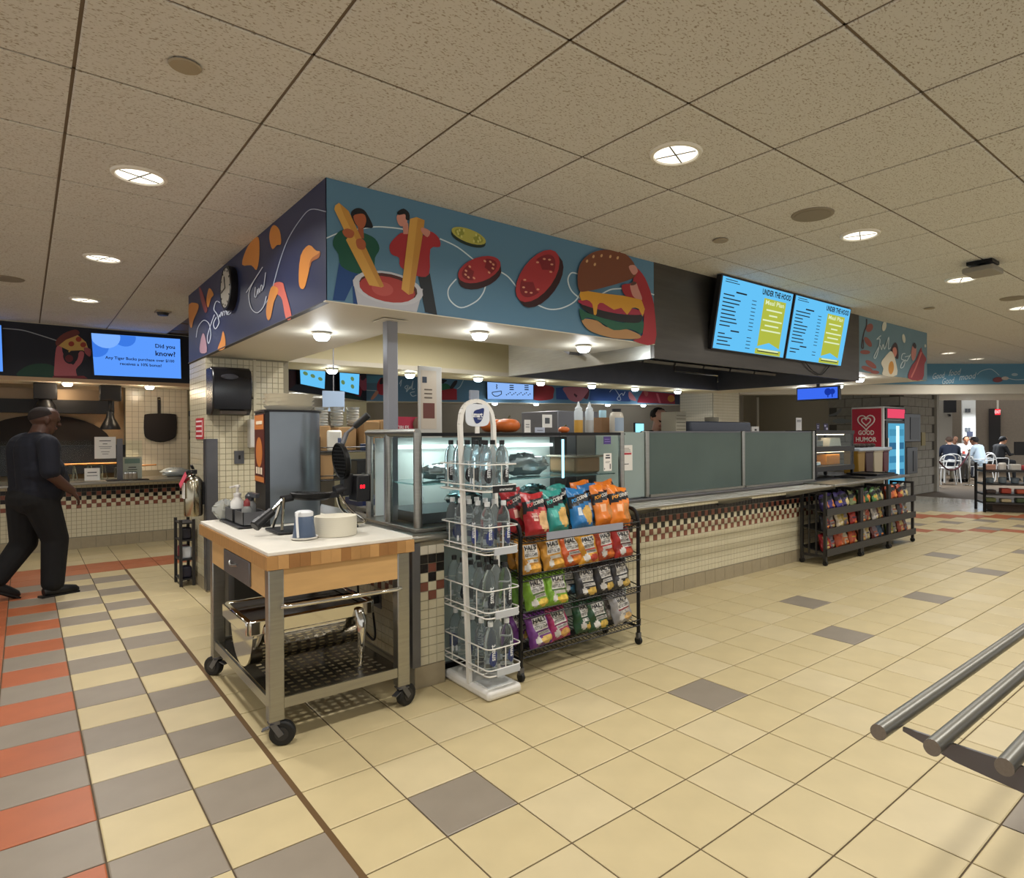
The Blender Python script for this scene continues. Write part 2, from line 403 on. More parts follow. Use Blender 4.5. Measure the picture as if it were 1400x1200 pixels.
mu.poly([(932, 262), (960, 250), (990, 252), (1002, 280), (995, 315), (975, 330), (945, 305)], '#a85c3c')
mu.poly([(1285, 585), (1350, 575), (1390, 803), (1325, 787)], '#1b232a', 0)
mu.poly([(1170, 370), (1210, 352), (1300, 372), (1350, 345), (1398, 380), (1405, 430), (1352, 442), (1345, 580), (1275, 588), (1190, 540), (1182, 490), (1140, 470), (1130, 420)], '#a32c34')
mu.poly([(1200, 300), (1230, 300), (1235, 360), (1205, 360)], '#c98a7c', 0)
mu.poly([(1170, 258), (1215, 245), (1225, 300), (1195, 318), (1175, 300)], '#cf9183')
mu.poly([(1172, 240), (1205, 221), (1236, 245), (1236, 282), (1218, 280), (1214, 252), (1180, 256)], '#15171c')
mu.poly([(928, 610), (955, 745), (1278, 786), (1312, 660)], '#b9bcc6', 0)
mu.ell((1120, 655), 196, 88, 12, '#c3c6cf').ell((1122, 652), 162, 74, 12, '#471f1c').ell((1116, 662), 156, 68, 12, '#a83a36').ell((1090, 660), 60, 38, 12, '#b9524c')
mu.poly([(832, 205), (852, 190), (905, 235), (1098, 645), (1085, 652), (1018, 640), (890, 392), (900, 380), (826, 225)], FRY, 0)
mu.poly([(855, 192), (905, 235), (1098, 645), (1075, 650), (880, 260)], '#c08c40', 0)
mu.poly([(870, 345), (900, 330), (935, 350), (925, 380), (890, 378)], '#a85c3c').poly([(945, 395), (975, 385), (998, 410), (990, 445), (955, 438)], '#a85c3c')
mu.poly([(1240, 278), (1275, 268), (1320, 285), (1315, 330), (1258, 685), (1232, 692), (1193, 662)], FRY, 0).poly([(1282, 275), (1320, 285), (1315, 330), (1258, 685), (1232, 690)], '#c08c40', 0)
mu.poly([(1305, 325), (1350, 345), (1335, 378), (1303, 350)], '#c98a7c')
mu.build('mural_figures', ring, kind='stuff')
mu = Mural((550, 250), 4, lambda x, y: PY(x, y, SY-.005)); mu.lift = Vector((0, -.0006, 0))
mu.line([(205, 305), (300, 350), (390, 420)]).line([(295, 525), (252, 580), (260, 640), (320, 682), (400, 650), (440, 605), (456, 560)])
mu.line([(540, 488), (580, 515), (625, 570)]).line([(735, 665), (800, 690), (870, 685), (940, 650), (975, 600), (1000, 560)]).line([(975, 635), (925, 590), (905, 530), (925, 492), (965, 500)])
mu.line([(1085, 610), (1140, 583), (1200, 578)]).line([(1330, 596), (1376, 612)])
def disc(c, rx, ry, rot, dx, dy, side, top, pulp, seed):
    for t in (1, .75, .5, .25): mu.ell((c[0]+dx*t, c[1]+dy*t), rx, ry, rot, side)
    mu.ell(c, rx, ry, rot, top); r = math.radians(rot)
    for sg in (-1, 1):
        pts = []
        for i in range(13):
            a = sg*PI/2*0+(-1.0+2.0*i/12)*1.05+(0 if sg > 0 else PI); pts.append((rx*.82*math.cos(a), ry*.78*math.sin(a)))
        pts += [(sg*rx*.42, ry*.45), (sg*rx*.25, 0), (sg*rx*.42, -ry*.45)] if sg > 0 else [(sg*rx*.42, -ry*.45), (sg*rx*.25, 0), (sg*rx*.42, ry*.45)]
        mu.poly([(c[0]+x*math.cos(r)-y*math.sin(r), c[1]+x*math.sin(r)+y*math.cos(r)) for x, y in pts], pulp, 0)
        for i in range(5):
            a = -1+.5*i; x, y = sg*rx*.66*math.cos(a), ry*.6*math.sin(a)
            mu.ell((c[0]+x*math.cos(r)-y*math.sin(r), c[1]+x*math.sin(r)+y*math.cos(r)), 8, 5, rot+60, seed)
disc((362, 290), 100, 36, 21, -2, 16, '#20302a', '#b1ae54', '#8f9440', '#c9c877')
disc((418, 475), 122, 66, -20, 5, 34, '#33161b', '#a53238', '#7c2029', '#d99b7e')
disc((735, 510), 165, 88, -54, 22, 30, '#33161b', '#a53238', '#7c2029', '#d99b7e')
mu.poly([(1250, 470), (1275, 465), (1320, 520), (1355, 610), (1373, 700), (1374, 880), (1255, 862), (1308, 830), (1305, 660), (1215, 620), (1195, 560), (1255, 545)], '#9f2a33')
mu.poly([(1240, 555), (1270, 545), (1285, 580), (1305, 640), (1262, 628), (1245, 595)], '#c98f84').poly([(1240, 560), (1255, 540), (1275, 548), (1262, 560)], '#5d3a32')
mu.poly([(980, 745), (1060, 755), (1110, 790), (1200, 795), (1290, 830), (1280, 853), (1150, 850), (1030, 815), (985, 775)], '#b08556')
mu.poly([(962, 688), (1000, 710), (1100, 740), (1200, 765), (1305, 755), (1310, 800), (1296, 826), (1240, 800), (1150, 806), (1090, 770), (1040, 745), (1000, 738), (975, 752)], '#1d5a44')
mu.poly([(972, 655), (1060, 680), (1180, 720), (1298, 722), (1288, 765), (1190, 760), (1060, 732), (985, 692)], '#1d191d')
mu.poly([(970, 640), (1150, 670), (1305, 700), (1300, 722), (1160, 715), (980, 668)], '#a12d45')
mu.poly([(968, 592), (1080, 605), (1300, 640), (1308, 732), (1285, 690), (1250, 685), (1222, 722), (1190, 684), (1150, 695), (1090, 658), (1062, 668), (1055, 718), (1040, 720), (1032, 664), (1000, 640), (972, 645)], '#d39a33', 2)
mu.poly([(960, 590), (952, 500), (975, 430), (1030, 385), (1100, 368), (1190, 380), (1245, 420), (1270, 470), (1265, 515), (1195, 545), (1090, 575), (1010, 592)], '#77452f')
for p in ((1038, 405), (1082, 400), (1130, 405), (1170, 412), (1045, 448), (1002, 430)): mu.ell(p, 6, 9, 20, '#c9a172')
mu.poly([(1230, 460), (1262, 452), (1280, 485), (1255, 505)], '#c98f84')
mu.build('mural_food', ring, kind='stuff')
# left face: crisps, snack time writing
mu = Mural((250, 230), 4, lambda x, y: PX(x, y, SX-.005)); mu.lift = Vector((-.0006, 0, 0))
OR, PK = '#d38a3e', '#c9665a'
mu.line([(440, 760), (480, 690), (505, 600), (540, 480), (580, 380), (640, 285), (700, 225), (785, 238)], '#aeb9cf', 4.5)
mu.poly([(500, 310), (530, 340), (538, 412), (515, 420), (490, 442), (474, 385), (480, 335)], OR).poly([(415, 378), (420, 470), (405, 555), (375, 530), (325, 527), (345, 450), (380, 395)], OR)
mu.poly([(690, 420), (730, 450), (751, 456), (745, 490), (705, 512), (672, 640), (650, 659), (635, 620), (645, 480)], OR).poly([(705, 512), (745, 490), (751, 460), (738, 470), (700, 500), (690, 560)], '#a9612a')
mu.poly([(500, 630), (545, 625), (558, 660), (596, 808), (565, 822), (545, 720), (520, 690), (495, 690)], PK).poly([(490, 645), (525, 665), (500, 730), (482, 815), (465, 828), (457, 780), (470, 700)], OR)
mu.poly([(145, 655), (170, 690), (155, 712), (140, 762), (130, 725)], OR).poly([(90, 650), (110, 680), (135, 770), (122, 787), (100, 720)], '#8f4a4e')
mu.poly([(35, 745), (82, 740), (86, 770), (60, 830), (50, 872), (38, 850)], OR).poly([(222, 890), (235, 940), (230, 985), (192, 993), (210, 940)], OR).poly([(112, 902), (126, 930), (132, 1005), (95, 1005), (100, 940)], '#b08a9a')
W = '#c9d2e4'
mu.line([(75, 925), (85, 870), (115, 832), (145, 850), (155, 910), (143, 958), (136, 925), (150, 870), (175, 800)], W, 3.6)
mu.line([(205, 735), (185, 728), (172, 770), (190, 800), (200, 845), (180, 878), (170, 850), (185, 815)], W, 4.2)
mu.line([(195, 825), (203, 800), (206, 815), (213, 785), (218, 808), (224, 782), (232, 790), (228, 805), (238, 775), (243, 800), (250, 790), (262, 770)], W, 3.6)
mu.line([(240, 705), (243, 770), (250, 800), (265, 790)], W, 3.6)
mu.line([(350, 680), (395, 610), (440, 540)], W, 4.2).line([(395, 610), (365, 680), (375, 760), (410, 790), (445, 755), (460, 700)], W, 4.2)
mu.line([(400, 650), (396, 700), (405, 700), (412, 660), (414, 690), (420, 655), (424, 682), (432, 640), (440, 650), (434, 672), (447, 640), (456, 570)], W, 3.6)
mu.build('mural_crisps', ring, kind='stuff')
# right end panel: sausages, egg, figures
mu = Mural((1160, 400), 7.5, lambda x, y: PY(x, y, SY-.005)); mu.lift = Vector((0, -.0006, 0))
RB = '#8a4a42'
mu.ell((215, 360), 46, 34, -60, RB).ell((200, 505), 26, 60, -35, RB).ell((170, 610), 52, 22, 2, RB).ell((230, 735), 26, 66, -55, RB).ell((190, 780), 60, 24, 20, RB).ell((270, 815), 45, 18, 5, RB)
mu.line([(185, 270), (183, 340), (160, 400), (140, 500), (135, 560), (152, 565), (150, 480)], '#33232a', 10)
mu.ell((365, 345), 22, 50, 10, '#c9c9b8').ell((566, 470), 16, 46, -8, '#c9c9b8').ell((786, 545), 8, 16, 0, '#c9c9b8')
mu.poly([(430, 590), (450, 545), (480, 510), (505, 560), (510, 672), (480, 670), (462, 620), (440, 605)], '#33202a')
mu.poly([(452, 575), (480, 560), (495, 610), (478, 660), (458, 635)], '#c27a6a')
mu.poly([(430, 600), (455, 620), (478, 690), (495, 845), (350, 845), (355, 780), (332, 720), (370, 660), (400, 625)], '#d2cbb9').ell((435, 770), 28, 68, 4, '#c88c3c')
mu.poly([(655, 540), (675, 515), (692, 560), (688, 650), (660, 700), (640, 640)], '#b97b74').poly([(655, 545), (672, 512), (692, 540), (685, 575)], '#26202a')
mu.poly([(610, 880), (640, 760), (690, 690), (740, 565), (755, 610), (795, 680), (775, 740), (755, 890)], '#8d2f38').line([(640, 870), (690, 760), (745, 610)], '#c06a62', 14)
mu.line([(330, 440), (285, 480), (320, 480), (300, 600), (275, 670), (258, 660), (290, 590), (320, 540), (335, 585), (352, 530), (365, 580), (385, 520), (378, 560), (410, 455), (405, 575), (430, 560)], '#c3d2d8', 8)
mu.line([(580, 625), (550, 630), (540, 680), (575, 700), (560, 760), (530, 770), (545, 720), (580, 690), (595, 700), (635, 630)], '#c3d2d8', 8).line([(575, 660), (635, 645)], '#c3d2d8', 7)
mu.build('mural_breakfast', ring, kind='stuff')
# ================================================================== HOOD
hood = struct('trim_2')
hx0, hx1, hy0, hy1, hz = 3.85, 7.43, SY, 5.35, 2.0
MB().box(hx0, hx1, hy0-.006, hy0+.03, hz, CZ-.002).build('hood_front', HOODST, hood)
MB().box(hx0-.004, hx0+.03, hy0+.03, hy1, hz, CZ-.1).build('hood_side', STEEL, hood)
MB().box(hx1-.03, hx1, hy0+.03, hy1, hz, CZ-.1).build('hood_side', STEELD, hood)
MB().box(hx0+.03, hx1-.03, hy1-.03, hy1, hz, CZ-.1).build('hood_back', STEELD, hood)
MB().box(hx0+.03, hx1-.03, hy0+.03, hy1-.03, 2.5, 2.52).build('hood_top', HOODST, hood)
m = MB()
for i in range(7): x = hx0+.1+i*.49; m.obox((x, 4.25, 2.12), (x, 4.95, 2.46), .46, .03, (0, -.4, 1))
m.build('baffle_filter_bank', STEELD, hood)
MB().tube([(4.6, 3.9, 2.5), (4.6, 3.9, 2.16), (6.2, 3.9, 2.16), (6.2, 3.9, 2.5)], .012).build('fire_pipe', BLACK, hood)
MB().tube([(5.6, 4.6, 2.5), (5.6, 4.6, 2.1), (6.4, 4.6, 2.1), (6.4, 4.6, 2.02)], .011).build('fire_pipe', CHROME, hood)
for x in (4.7, 6.6):
    MB().lathe([(.0, 0), (.05, 0), (.06, .03), (.02, .06)], (x, 4.1, 2.42), 14).build('hood_light_globe', EM('hood_globe', '#cfe8ff', 3), hood)
# ================================================================== POST
post = struct('trim_3'); MB().box(1.715, 1.785, 3.66, 3.73, .86, SZ-.006).build('post_shaft', M('post_paint', '#8f929b', .4, .2), post, bevel=.006)
MB().box(1.67, 1.83, 3.615, 3.775, SZ-.012, SZ-.006).build('post_cap', SOFW, post)
# ================================================================== TILED WALLS
TL = .0508
WTM = [WT_CR, WT_BK, WT_RD, M('wall_tile_white', '#cfc9b8', .2)]
def tilefield(parent, o, u, v, nu, nv, colf, name='wall_tiles', s=TL, gap=.0028, th=.0035, single=False):
    o, u, v = Vector(o), Vector(u).normalized(), Vector(v).normalized(); n = u.cross(v); m = MB(); pr = {}
    for j in range(nv):
        for i in range(nu):
            c = colf(i, j)
            if c is None: continue
            a, b = i*s+gap/2, j*s+gap/2; e = s-gap; k = .0012
            p = [o+u*x+v*y for x, y in ((a, b), (a+e, b), (a+e, b+e), (a, b+e))]
            q = [o+n*th+u*x+v*y for x, y in ((a+k, b+k), (a+e-k, b+k), (a+e-k, b+e-k), (a+k, b+e-k))]
            fs = [(4, 5, 6, 7), (0, 1, 5, 4), (1, 2, 6, 5), (2, 3, 7, 6), (3, 0, 4, 7)]
            if single: MB().add(p+q, fs).build(name, WTM[c], parent, loc=None)
            else: m.mat(c).add(p+q, fs)
    if not single: m.build(name, WTM, parent, kind='stuff')
def checker(top):          # rows counted down from the top row of black tiles
    def f(i, j):
        r = top-j
        if r == 0: return 1
        if r == 1: return 1 if i % 2 == 0 else 2
        if r == 2: return 0 if i % 2 == 0 else 1
        if r == 3: return 2 if i % 2 == 0 else 0
        if r == 4: return 0 if i % 2 == 0 else 2
        return 0
    return f
def basetiles(parent, o, u, n, w=.152, h=.11, th=.008):
    o, u = Vector(o), Vector(u).normalized(); nn = u.cross(Vector((0, 0, 1)))
    for i in range(n):
        p = o+u*(i*w+w/2)+nn*th/2
        m = MB(); m.obox(p-u*(w/2-.002)+Vector((0, 0, h/2)), p+u*(w/2-.002)+Vector((0, 0, h/2)), th, h); m.build('base_tile', WT_BASE, parent)
# ---- the tiled pier left of the island
pier = struct('wall_left_pier')
MB().box(1.243, 1.95, 6.334, RY, 0, SZ-.001).build('pier_core', WGROUT, pier)
tilefield(pier, (1.243, 6.334, .115), (1, 0, 0), (0, 0, 1), 13, 39, lambda i, j: 0)
tilefield(pier, (1.243, RY, .115), (0, -1, 0), (0, 0, 1), 14, 39, lambda i, j: 0)
basetiles(pier, (1.243, 6.334, 0), (1, 0, 0), 4); basetiles(pier, (1.243, RY, 0), (0, -1, 0), 4, w=.17)
MB().box(1.236, 1.33, 6.322, 6.331, .02, 1.37).box(1.232, 1.239, 6.322, 6.42, .02, 1.37).build('corner_guard', STEELD, pier)
MB().box(1.63, 1.655, 6.318, 6.334, 1.35, 2.1).build('conduit', WT_CR, pier)
# ---- end wall of the counter by the cart
ew = struct('wall_counter_end')
MB().box(1.62, 1.81, 3.152, 6.3, 0, .80).build('end_wall_core', WGROUT, ew)
tilefield(ew, (1.658, 3.152, .12), (1, 0, 0), (0, 0, 1), 3, 13, lambda i, j: (3 if j == 12 else checker(11)(i, j)), 'wall_tile', single=True)
tilefield(ew, (1.62, 6.3, .12), (0, -1, 0), (0, 0, 1), 61, 13, checker(11))
basetiles(ew, (1.62, 3.152, 0), (1, 0, 0), 1, w=.19, h=.118); basetiles(ew, (1.62, 6.3, 0), (0, -1, 0), 20)
MB().box(1.608, 1.656, 3.142, 3.152, .12, .80).box(1.608, 1.618, 3.152, 3.2, .12, .80).build('corner_guard', STEELD, ew)
m = MB(); m.box(1.60, 1.835, 3.13, 6.3, .802, .845); m.build('steel_cap', STEELH, ew, bevel=.016)
MB().box(1.612, 1.619, 3.55, 3.65, .36, .46).build('outlet_plate', STEELD, ew)
# ---- island counter front
cf = struct('wall_counter_front')
MB().box(3.42, 8.62, 3.592, 3.7, 0, .82).build('front_core', WGROUT, cf)
tilefield(cf, (3.42, 3.592, .13), (1, 0, 0), (0, 0, 1), 102, 13, checker(11))
basetiles(cf, (3.42, 3.592, 0), (1, 0, 0), 34, h=.125)
# dark counter top
wt = thing('worktop', 'long steel serving counter top behind the grey glass panels', 'counter', (6, 4.1, 0))
MB().box(3.40, 8.75, 3.597, 4.5, .822, .85).build('top_sheet', STEELD, wt, bevel=.006)
wc = thing('counter_cabinet', 'steel cabinet under the serving counter, behind its tiled front', 'cabinet', (6, 4.1, 0)); MB().box(3.45, 8.7, 3.72, 4.45, .002, .82).build('cabinet_body', STEELD, wc)
# tray rails along the counter
tr = thing('tray_slide', 'steel tray slide of four tubes along the tiled counter front', 'tray rail', (6, 3.4, .8))
for y in (3.24, 3.31, 3.38, 3.45): MB().cyl((3.44, y, .835), (6.75, y, .835), .014, 10).build('tube', STEEL, tr)
for x in (3.75, 5.0, 6.2): MB().prism([(0, 0), (-.36, .09), (-.36, .10), (0, .10)], (x, 3.59, .715), (0, 1, 0), (0, 0, 1), .012).build('bracket', STEEL, tr)
MB().prism([(6.5, 3.2), (8.75, 3.32), (8.75, 3.56), (6.5, 3.56)], (0, 0, .83), (1, 0, 0), (0, 1, 0), .025).build('end_shelf', STEELH, tr, bevel=.005)
# ---- frosted panels
for i, (x0, x1) in enumerate(((4.084, 5.461), (5.509, 6.851))):
    t = thing('glass_panel', ['grey frosted glass screen on the counter, middle of the three', 'grey frosted glass screen on the counter, next to the food warmer'][i], 'glass screen', (x0, 3.65, .85))
    MB().box(x0, x1, 3.646, 3.656, .862, 1.41).build('pane', FROST, t)
    MB().box(x0, x1, 3.643, 3.659, 1.405, 1.418).build('top_edge', STEELD, t)
    MB().box(x0, x1, 3.62, 3.66, .852, .875).build('bottom_channel', STEEL, t)
t = thing('glass_panel', 'narrow clear glass screen with a taped notice beside the deli case', 'glass screen', (3.5, 3.65, .85))
MB().box(3.47, 4.036, 3.646, 3.656, .862, 1.41).build('pane', FROST2, t)
for i, x in enumerate((4.06, 5.485, 6.875)):
    t = thing('screen_post', 'steel post '+['right of the clear screen with the notice', 'between the two frosted glass screens', 'between the frosted screen and the food warmer'][i], 'post', (x, 3.65, .85))
    MB().box(x-.022, x+.022, 3.63, 3.675, .85, 1.42).build('upright', STEEL, t, bevel=.004); MB().box(x-.0215, x+.0215, 3.615, 3.69, .851, .858).build('foot', STEELD, t)
# ---- murals and walls behind the kitchen (left serving line and back line)
A_, B_, P0_ = Vector((4.93, 11.44, 0)), Vector((11.05, 8.95, 0)), Vector((2.45, 9.05, 0))
def wallseg(p, q, z0, z1, th, mat, name, parent, off=0.):
    d = (q-p).normalized(); n = Vector((d.y, -d.x, 0))    # towards the camera side when p is left of q
    p, q = p-n*off, q-n*off
    return MB().add([p+Vector((0, 0, z0)), q+Vector((0, 0, z0)), q-n*th+Vector((0, 0, z0)), p-n*th+Vector((0, 0, z0)),
                     p+Vector((0, 0, z1)), q+Vector((0, 0, z1)), q-n*th+Vector((0, 0, z1)), p-n*th+Vector((0, 0, z1))],
                    [(3, 2, 1, 0), (4, 5, 6, 7), (0, 1, 5, 4), (1, 2, 6, 5), (2, 3, 7, 6), (3, 0, 4, 7)]).build(name, mat, parent)
bs = struct('trim_4'); KZ = 2.05
wallseg(A_, B_, KZ, CZ-.003, .5, SOFB, 'rear_soffit', bs)
wallseg(P0_, A_, KZ, CZ-.003, .5, M('mural_black_blue', '#1a1d2b', .5), 'rear_soffit_left', bs)
wallseg(A_, B_, KZ-.012, KZ, .5, SOFW, 'rear_soffit_lip', bs); wallseg(P0_, A_, KZ-.012, KZ, .5, SOFW, 'rear_soffit_lip', bs)
kw = struct('wall_kitchen_back')
wallseg(A_, B_+(B_-A_)*.3, 0, CZ, .1, TAUPE, 'back_wall', kw, .5); wallseg(P0_-(A_-P0_)*.05, A_, 0, CZ, .1, TAUPE, 'back_wall_left', kw, .5)
def planeAB(p, q, off=.004):
    d = (q-p).normalized(); n = Vector((d.y, -d.x, 0)); p = p+n*off
    def f(px, py): r = ray(px, py); o = Vector((0, 0, H)); return o+r*((p-o).dot(n)/Vector((r.x, r.y, 0)).dot(n))
    return f, n
PAB, NAB = planeAB(A_, B_); PPA, NPA = planeAB(P0_, A_)
mu = Mural((590, 500), 6.667, PAB); mu.lift = NAB*.001
mu.poly([(55, 120), (140, 130), (120, 150), (100, 165), (80, 150)], '#1c1c22').poly([(60, 220), (80, 180), (120, 160), (165, 180), (170, 225)], '#2a6a4c').poly([(55, 230), (200, 205), (230, 215), (232, 310), (55, 312)], '#a02735', 0).poly([(165, 200), (205, 140), (235, 135), (225, 170), (190, 210)], '#2a2a30')
mu.line([(230, 210), (260, 190), (290, 130)], '#b8cfda', 6)
mu.poly([(930, 180), (1105, 190), (1110, 260), (1090, 305), (930, 308)], '#8a2a30')
mu.poly([(1133, 200), (1205, 195), (1250, 310), (1136, 305)], '#2d4a86', 0).poly([(1205, 195), (1420, 205), (1400, 270), (1340, 330), (1260, 310), (1225, 260)], '#b06d7c').poly([(1300, 250), (1330, 270), (1320, 290), (1296, 265)], '#4a2732', 0)
mu.build('mural_figures', bs, kind='stuff')
mu = Mural((760, 500), 6.667, PAB); mu.lift = NAB*.001
mu.poly([(320, 205), (665, 230), (680, 325), (300, 315)], '#2d4a86', 0).poly([(230, 205), (300, 210), (290, 300), (250, 290), (240, 250)], '#5b2a38').poly([(665, 235), (700, 260), (735, 320), (670, 300)], '#c0808a')
mu.poly([(790, 230), (1130, 260), (1130, 350), (740, 335), (755, 290)], '#8c2639', 0).poly([(910, 250), (930, 252), (960, 342), (940, 342)], '#b95a68', 0).ell((1050, 298), 32, 32, 0, '#b87a34').poly([(800, 230), (840, 240), (835, 270), (815, 275)], '#a85a58').poly([(1080, 262), (1130, 262), (1130, 352), (1085, 350)], '#2b3048', 0)
mu.line([(490, 240), (505, 220), (540, 215), (590, 300), (570, 315), (560, 295), (600, 250), (612, 270), (630, 235)], '#c2cfe0', 6)
mu.build('mural_figures', bs, kind='stuff')
mu = Mural((390, 480), 6.667, PAB); mu.lift = NAB*.001
mu.poly([(742, 225), (930, 225), (930, 290), (742, 290)], '#5f9fc0', 0).poly([(835, 320), (850, 270), (880, 240), (925, 280), (930, 380), (880, 400), (845, 380)], '#b02f3c').poly([(860, 300), (870, 250), (905, 240), (900, 290)], '#2a2026').poly([(780, 430), (830, 360), (850, 380), (800, 440)], '#c48a70')
mu.line([(740, 355), (830, 360)], '#c8d8e0', 6).line([(1040, 300), (1060, 260), (1050, 320)], '#c8dbe4', 7).line([(1110, 310), (1090, 330), (1110, 345), (1120, 310), (1105, 370), (1140, 320), (1130, 345), (1150, 325), (1165, 270), (1155, 345), (1180, 340)], '#c8dbe4', 7).line([(1180, 370), (1140, 380), (1160, 410), (1195, 400)], '#c8dbe4', 7)
mu.build('mural_figures', bs, kind='stuff')
mu = Mural((390, 480), 6.667, PPA); mu.lift = NPA*.001
mu.poly([(660, 270), (690, 220), (740, 250), (740, 350), (700, 350)], '#b1566c').poly([(655, 330), (700, 350), (680, 420), (640, 415)], '#93283a').poly([(690, 215), (735, 220), (720, 260), (690, 260)], '#3a1f26').poly([(35, 180), (100, 180), (95, 300), (35, 350)], '#3c1a22', 0).poly([(550, 395), (670, 410), (680, 440), (550, 425)], '#1e4a3c')
mu.build('mural_figures', bs, kind='stuff')
# left serving line
ls = struct('trim_5'); LY = 9.86
MB().box(-5, 2.4, LY, 10.9, 2.095, CZ-.003).build('left_soffit', SOFW, ls)
MB().box(-5, 2.4, LY-.004, LY-.0005, 2.115, CZ-.01).build('mural_panel', M('mural_night', '#171a28', .5), ls)
MB().box(-5, 2.4, LY-.03, LY, 2.07, 2.115).build('soffit_lip', M('lip_tan', '#b79a79', .5), ls)  # tan lip along the lower edge of the soffit
mu = Mural((0, 400), 4, lambda x, y: PY(x, y, LY-.006)); mu.lift = Vector((0, -.001, 0))
mu.line([(15, 195), (120, 205), (210, 230), (310, 262)], '#9aa0a8', 5)
mu.poly([(100, 460), (130, 410), (200, 388), (280, 395), (340, 440), (350, 466)], '#1d4436')
mu.poly([(308, 300), (335, 290), (348, 340), (400, 395), (425, 340), (440, 320), (460, 330), (448, 380), (415, 420), (415, 465), (305, 465), (298, 400)], '#b3606a')
mu.poly([(345, 340), (370, 315), (400, 305), (428, 330), (420, 370), (385, 390), (355, 375)], '#22202a').ell((378, 360), 22, 20, 10, '#6a2a30')
mu.poly([(305, 265), (345, 225), (410, 202), (435, 218), (420, 235), (360, 260), (315, 292)], '#6d3530').poly([(320, 290), (360, 258), (425, 232), (470, 270), (492, 335), (450, 315), (380, 318)], '#c8a25a', 0)
for p in ((390, 280), (430, 255), (455, 285)): mu.ell(p, 16, 14, 0, '#9a3b2c')
mu.line([(380, 315), (385, 320)], '#c8a25a', 20).poly([(460, 300), (495, 310), (492, 350), (465, 330)], '#a0525a')
mu.poly([(290, 455), (460, 455), (480, 470), (285, 470)], '#7a2a34', 0)
mu.build('mural_pizza_eater', ls, kind='stuff')
lw = struct('wall_left_back')
MB().box(-5, 1.12, 11.2, 11.3, 0, 2.4).build('back_wall', M('warm_wall', '#a88f6e', .5, noise=.05), lw)
MB().box(1.12, 1.92, 11.0, 11.3, 0, 2.4).build('tile_core', WGROUT, lw)
tilefield(lw, (1.12, 11.0, .9), (1, 0, 0), (0, 0, 1), 10, 16, lambda i, j: 3, s=.078)
MB().box(1.92, 5, 11.6, 11.7, 0, 2.6).build('side_wall', CREAMW, lw)
MB().box(-5, 1.05, 11.15, 11.2, 1.9, 2.06).build('hood_band', M('oven_hood_steel', '#8f7a62', .35, .8), lw)
MB().box(-5, .98, 10.9, 11.15, 1.72, 1.90).build('dark_rail', M('dark_rail', '#15161c', .4), lw)
pa = [( .75*math.cos(PI*i/16), .42*math.sin(PI*i/16)) for i in range(17)]
MB().prism(pa, (.22, 11.195, 1.28), (1, 0, 0), (0, 0, 1), .03).build('oven_mouth', M('oven_dark', '#1d1512', .7), lw)
MB().box(-1, 1.12, 11.05, 11.19, .88, 1.28).build('oven_front', M('oven_front_dark', '#26262c', .3, .4), lw)
lc = struct('wall_left_counter')
MB().box(-5, 1.98, 9.88, 10.7, 0, .80).build('counter_core', WGROUT, lc)
tilefield(lc, (-2.2, 9.88, .15), (1, 0, 0), (0, 0, 1), 82, 13, checker(11))
basetiles(lc, (-2.2, 9.88, 0), (1, 0, 0), 27, h=.14)
MB().box(-5, 2.0, 9.70, 10.7, .80, .832).build('counter_top', STEELH, lc, bevel=.008)
# ---- tiled pillar at the right rear and rooms beyond
pl = struct('wall_right_pier')
MB().box(9.16, 9.95, 6.67, 7.4, 0, CZ).build('pier_core', WGROUT, pl)
tilefield(pl, (9.16, 7.4, 1.0), (0, -1, 0), (0, 0, 1), 14, 24, lambda i, j: 3); tilefield(pl, (9.16, 6.67, 1.0), (1, 0, 0), (0, 0, 1), 15, 24, lambda i, j: 0)  # left face gets paler tiles: its stronger light is put into the colour
rr = struct('wall_right_rooms')
MB().box(11.6, 15.7, 9.25, 9.35, 0, 2.6).build('cream_wall', M('room_wall', '#a79f8c', .6), rr)
MB().box(11.55, 11.7, 9.1, 9.25, 0, 2.6).build('door_jamb', M('dark_jamb', '#2b2520', .5), rr)
MB().box(14.68, 14.78, 7.34, 9.25, 0, 2.6).build('cream_wall', M('room_wall_b', '#b3ab97', .6), rr)
MB().cyl((13.9, 8.8, 0), (13.9, 8.8, 2.3), .03, 8).build('pipe', SOFW, rr)
# block wall: face looking down the hall and face looking at the counter
bw = struct('wall_right_block')
MB().box(14.62, 16.6, 5.76, 7.34, 0, 2.5).build('block_core', M('mortar', '#5e5b54', .9), bw)
blk = MB().box(-.192, .192, -.012, .012, -.095, .095).mesh('block', BLOCK, smooth=False)
blkx = MB().box(-.012, .012, -.192, .192, -.095, .095).mesh('block', BLOCK, smooth=False)
for j in range(12):
    for i in range(5):
        x = 14.62+.2+i*.4-(j % 2)*.2
        if 14.7 < x < 16.5: o = bpy.data.objects.new('block', blk); COL.objects.link(o); o.parent = bw; o.location = (x+.02, 5.76, .1+j*.2)
    for i in range(5):
        y = 5.76+.2+i*.4-(j % 2)*.2
        if 5.8 < y < 7.3: o = bpy.data.objects.new('block', blkx); COL.objects.link(o); o.parent = bw; o.location = (14.62, y+.0, .1+j*.2)
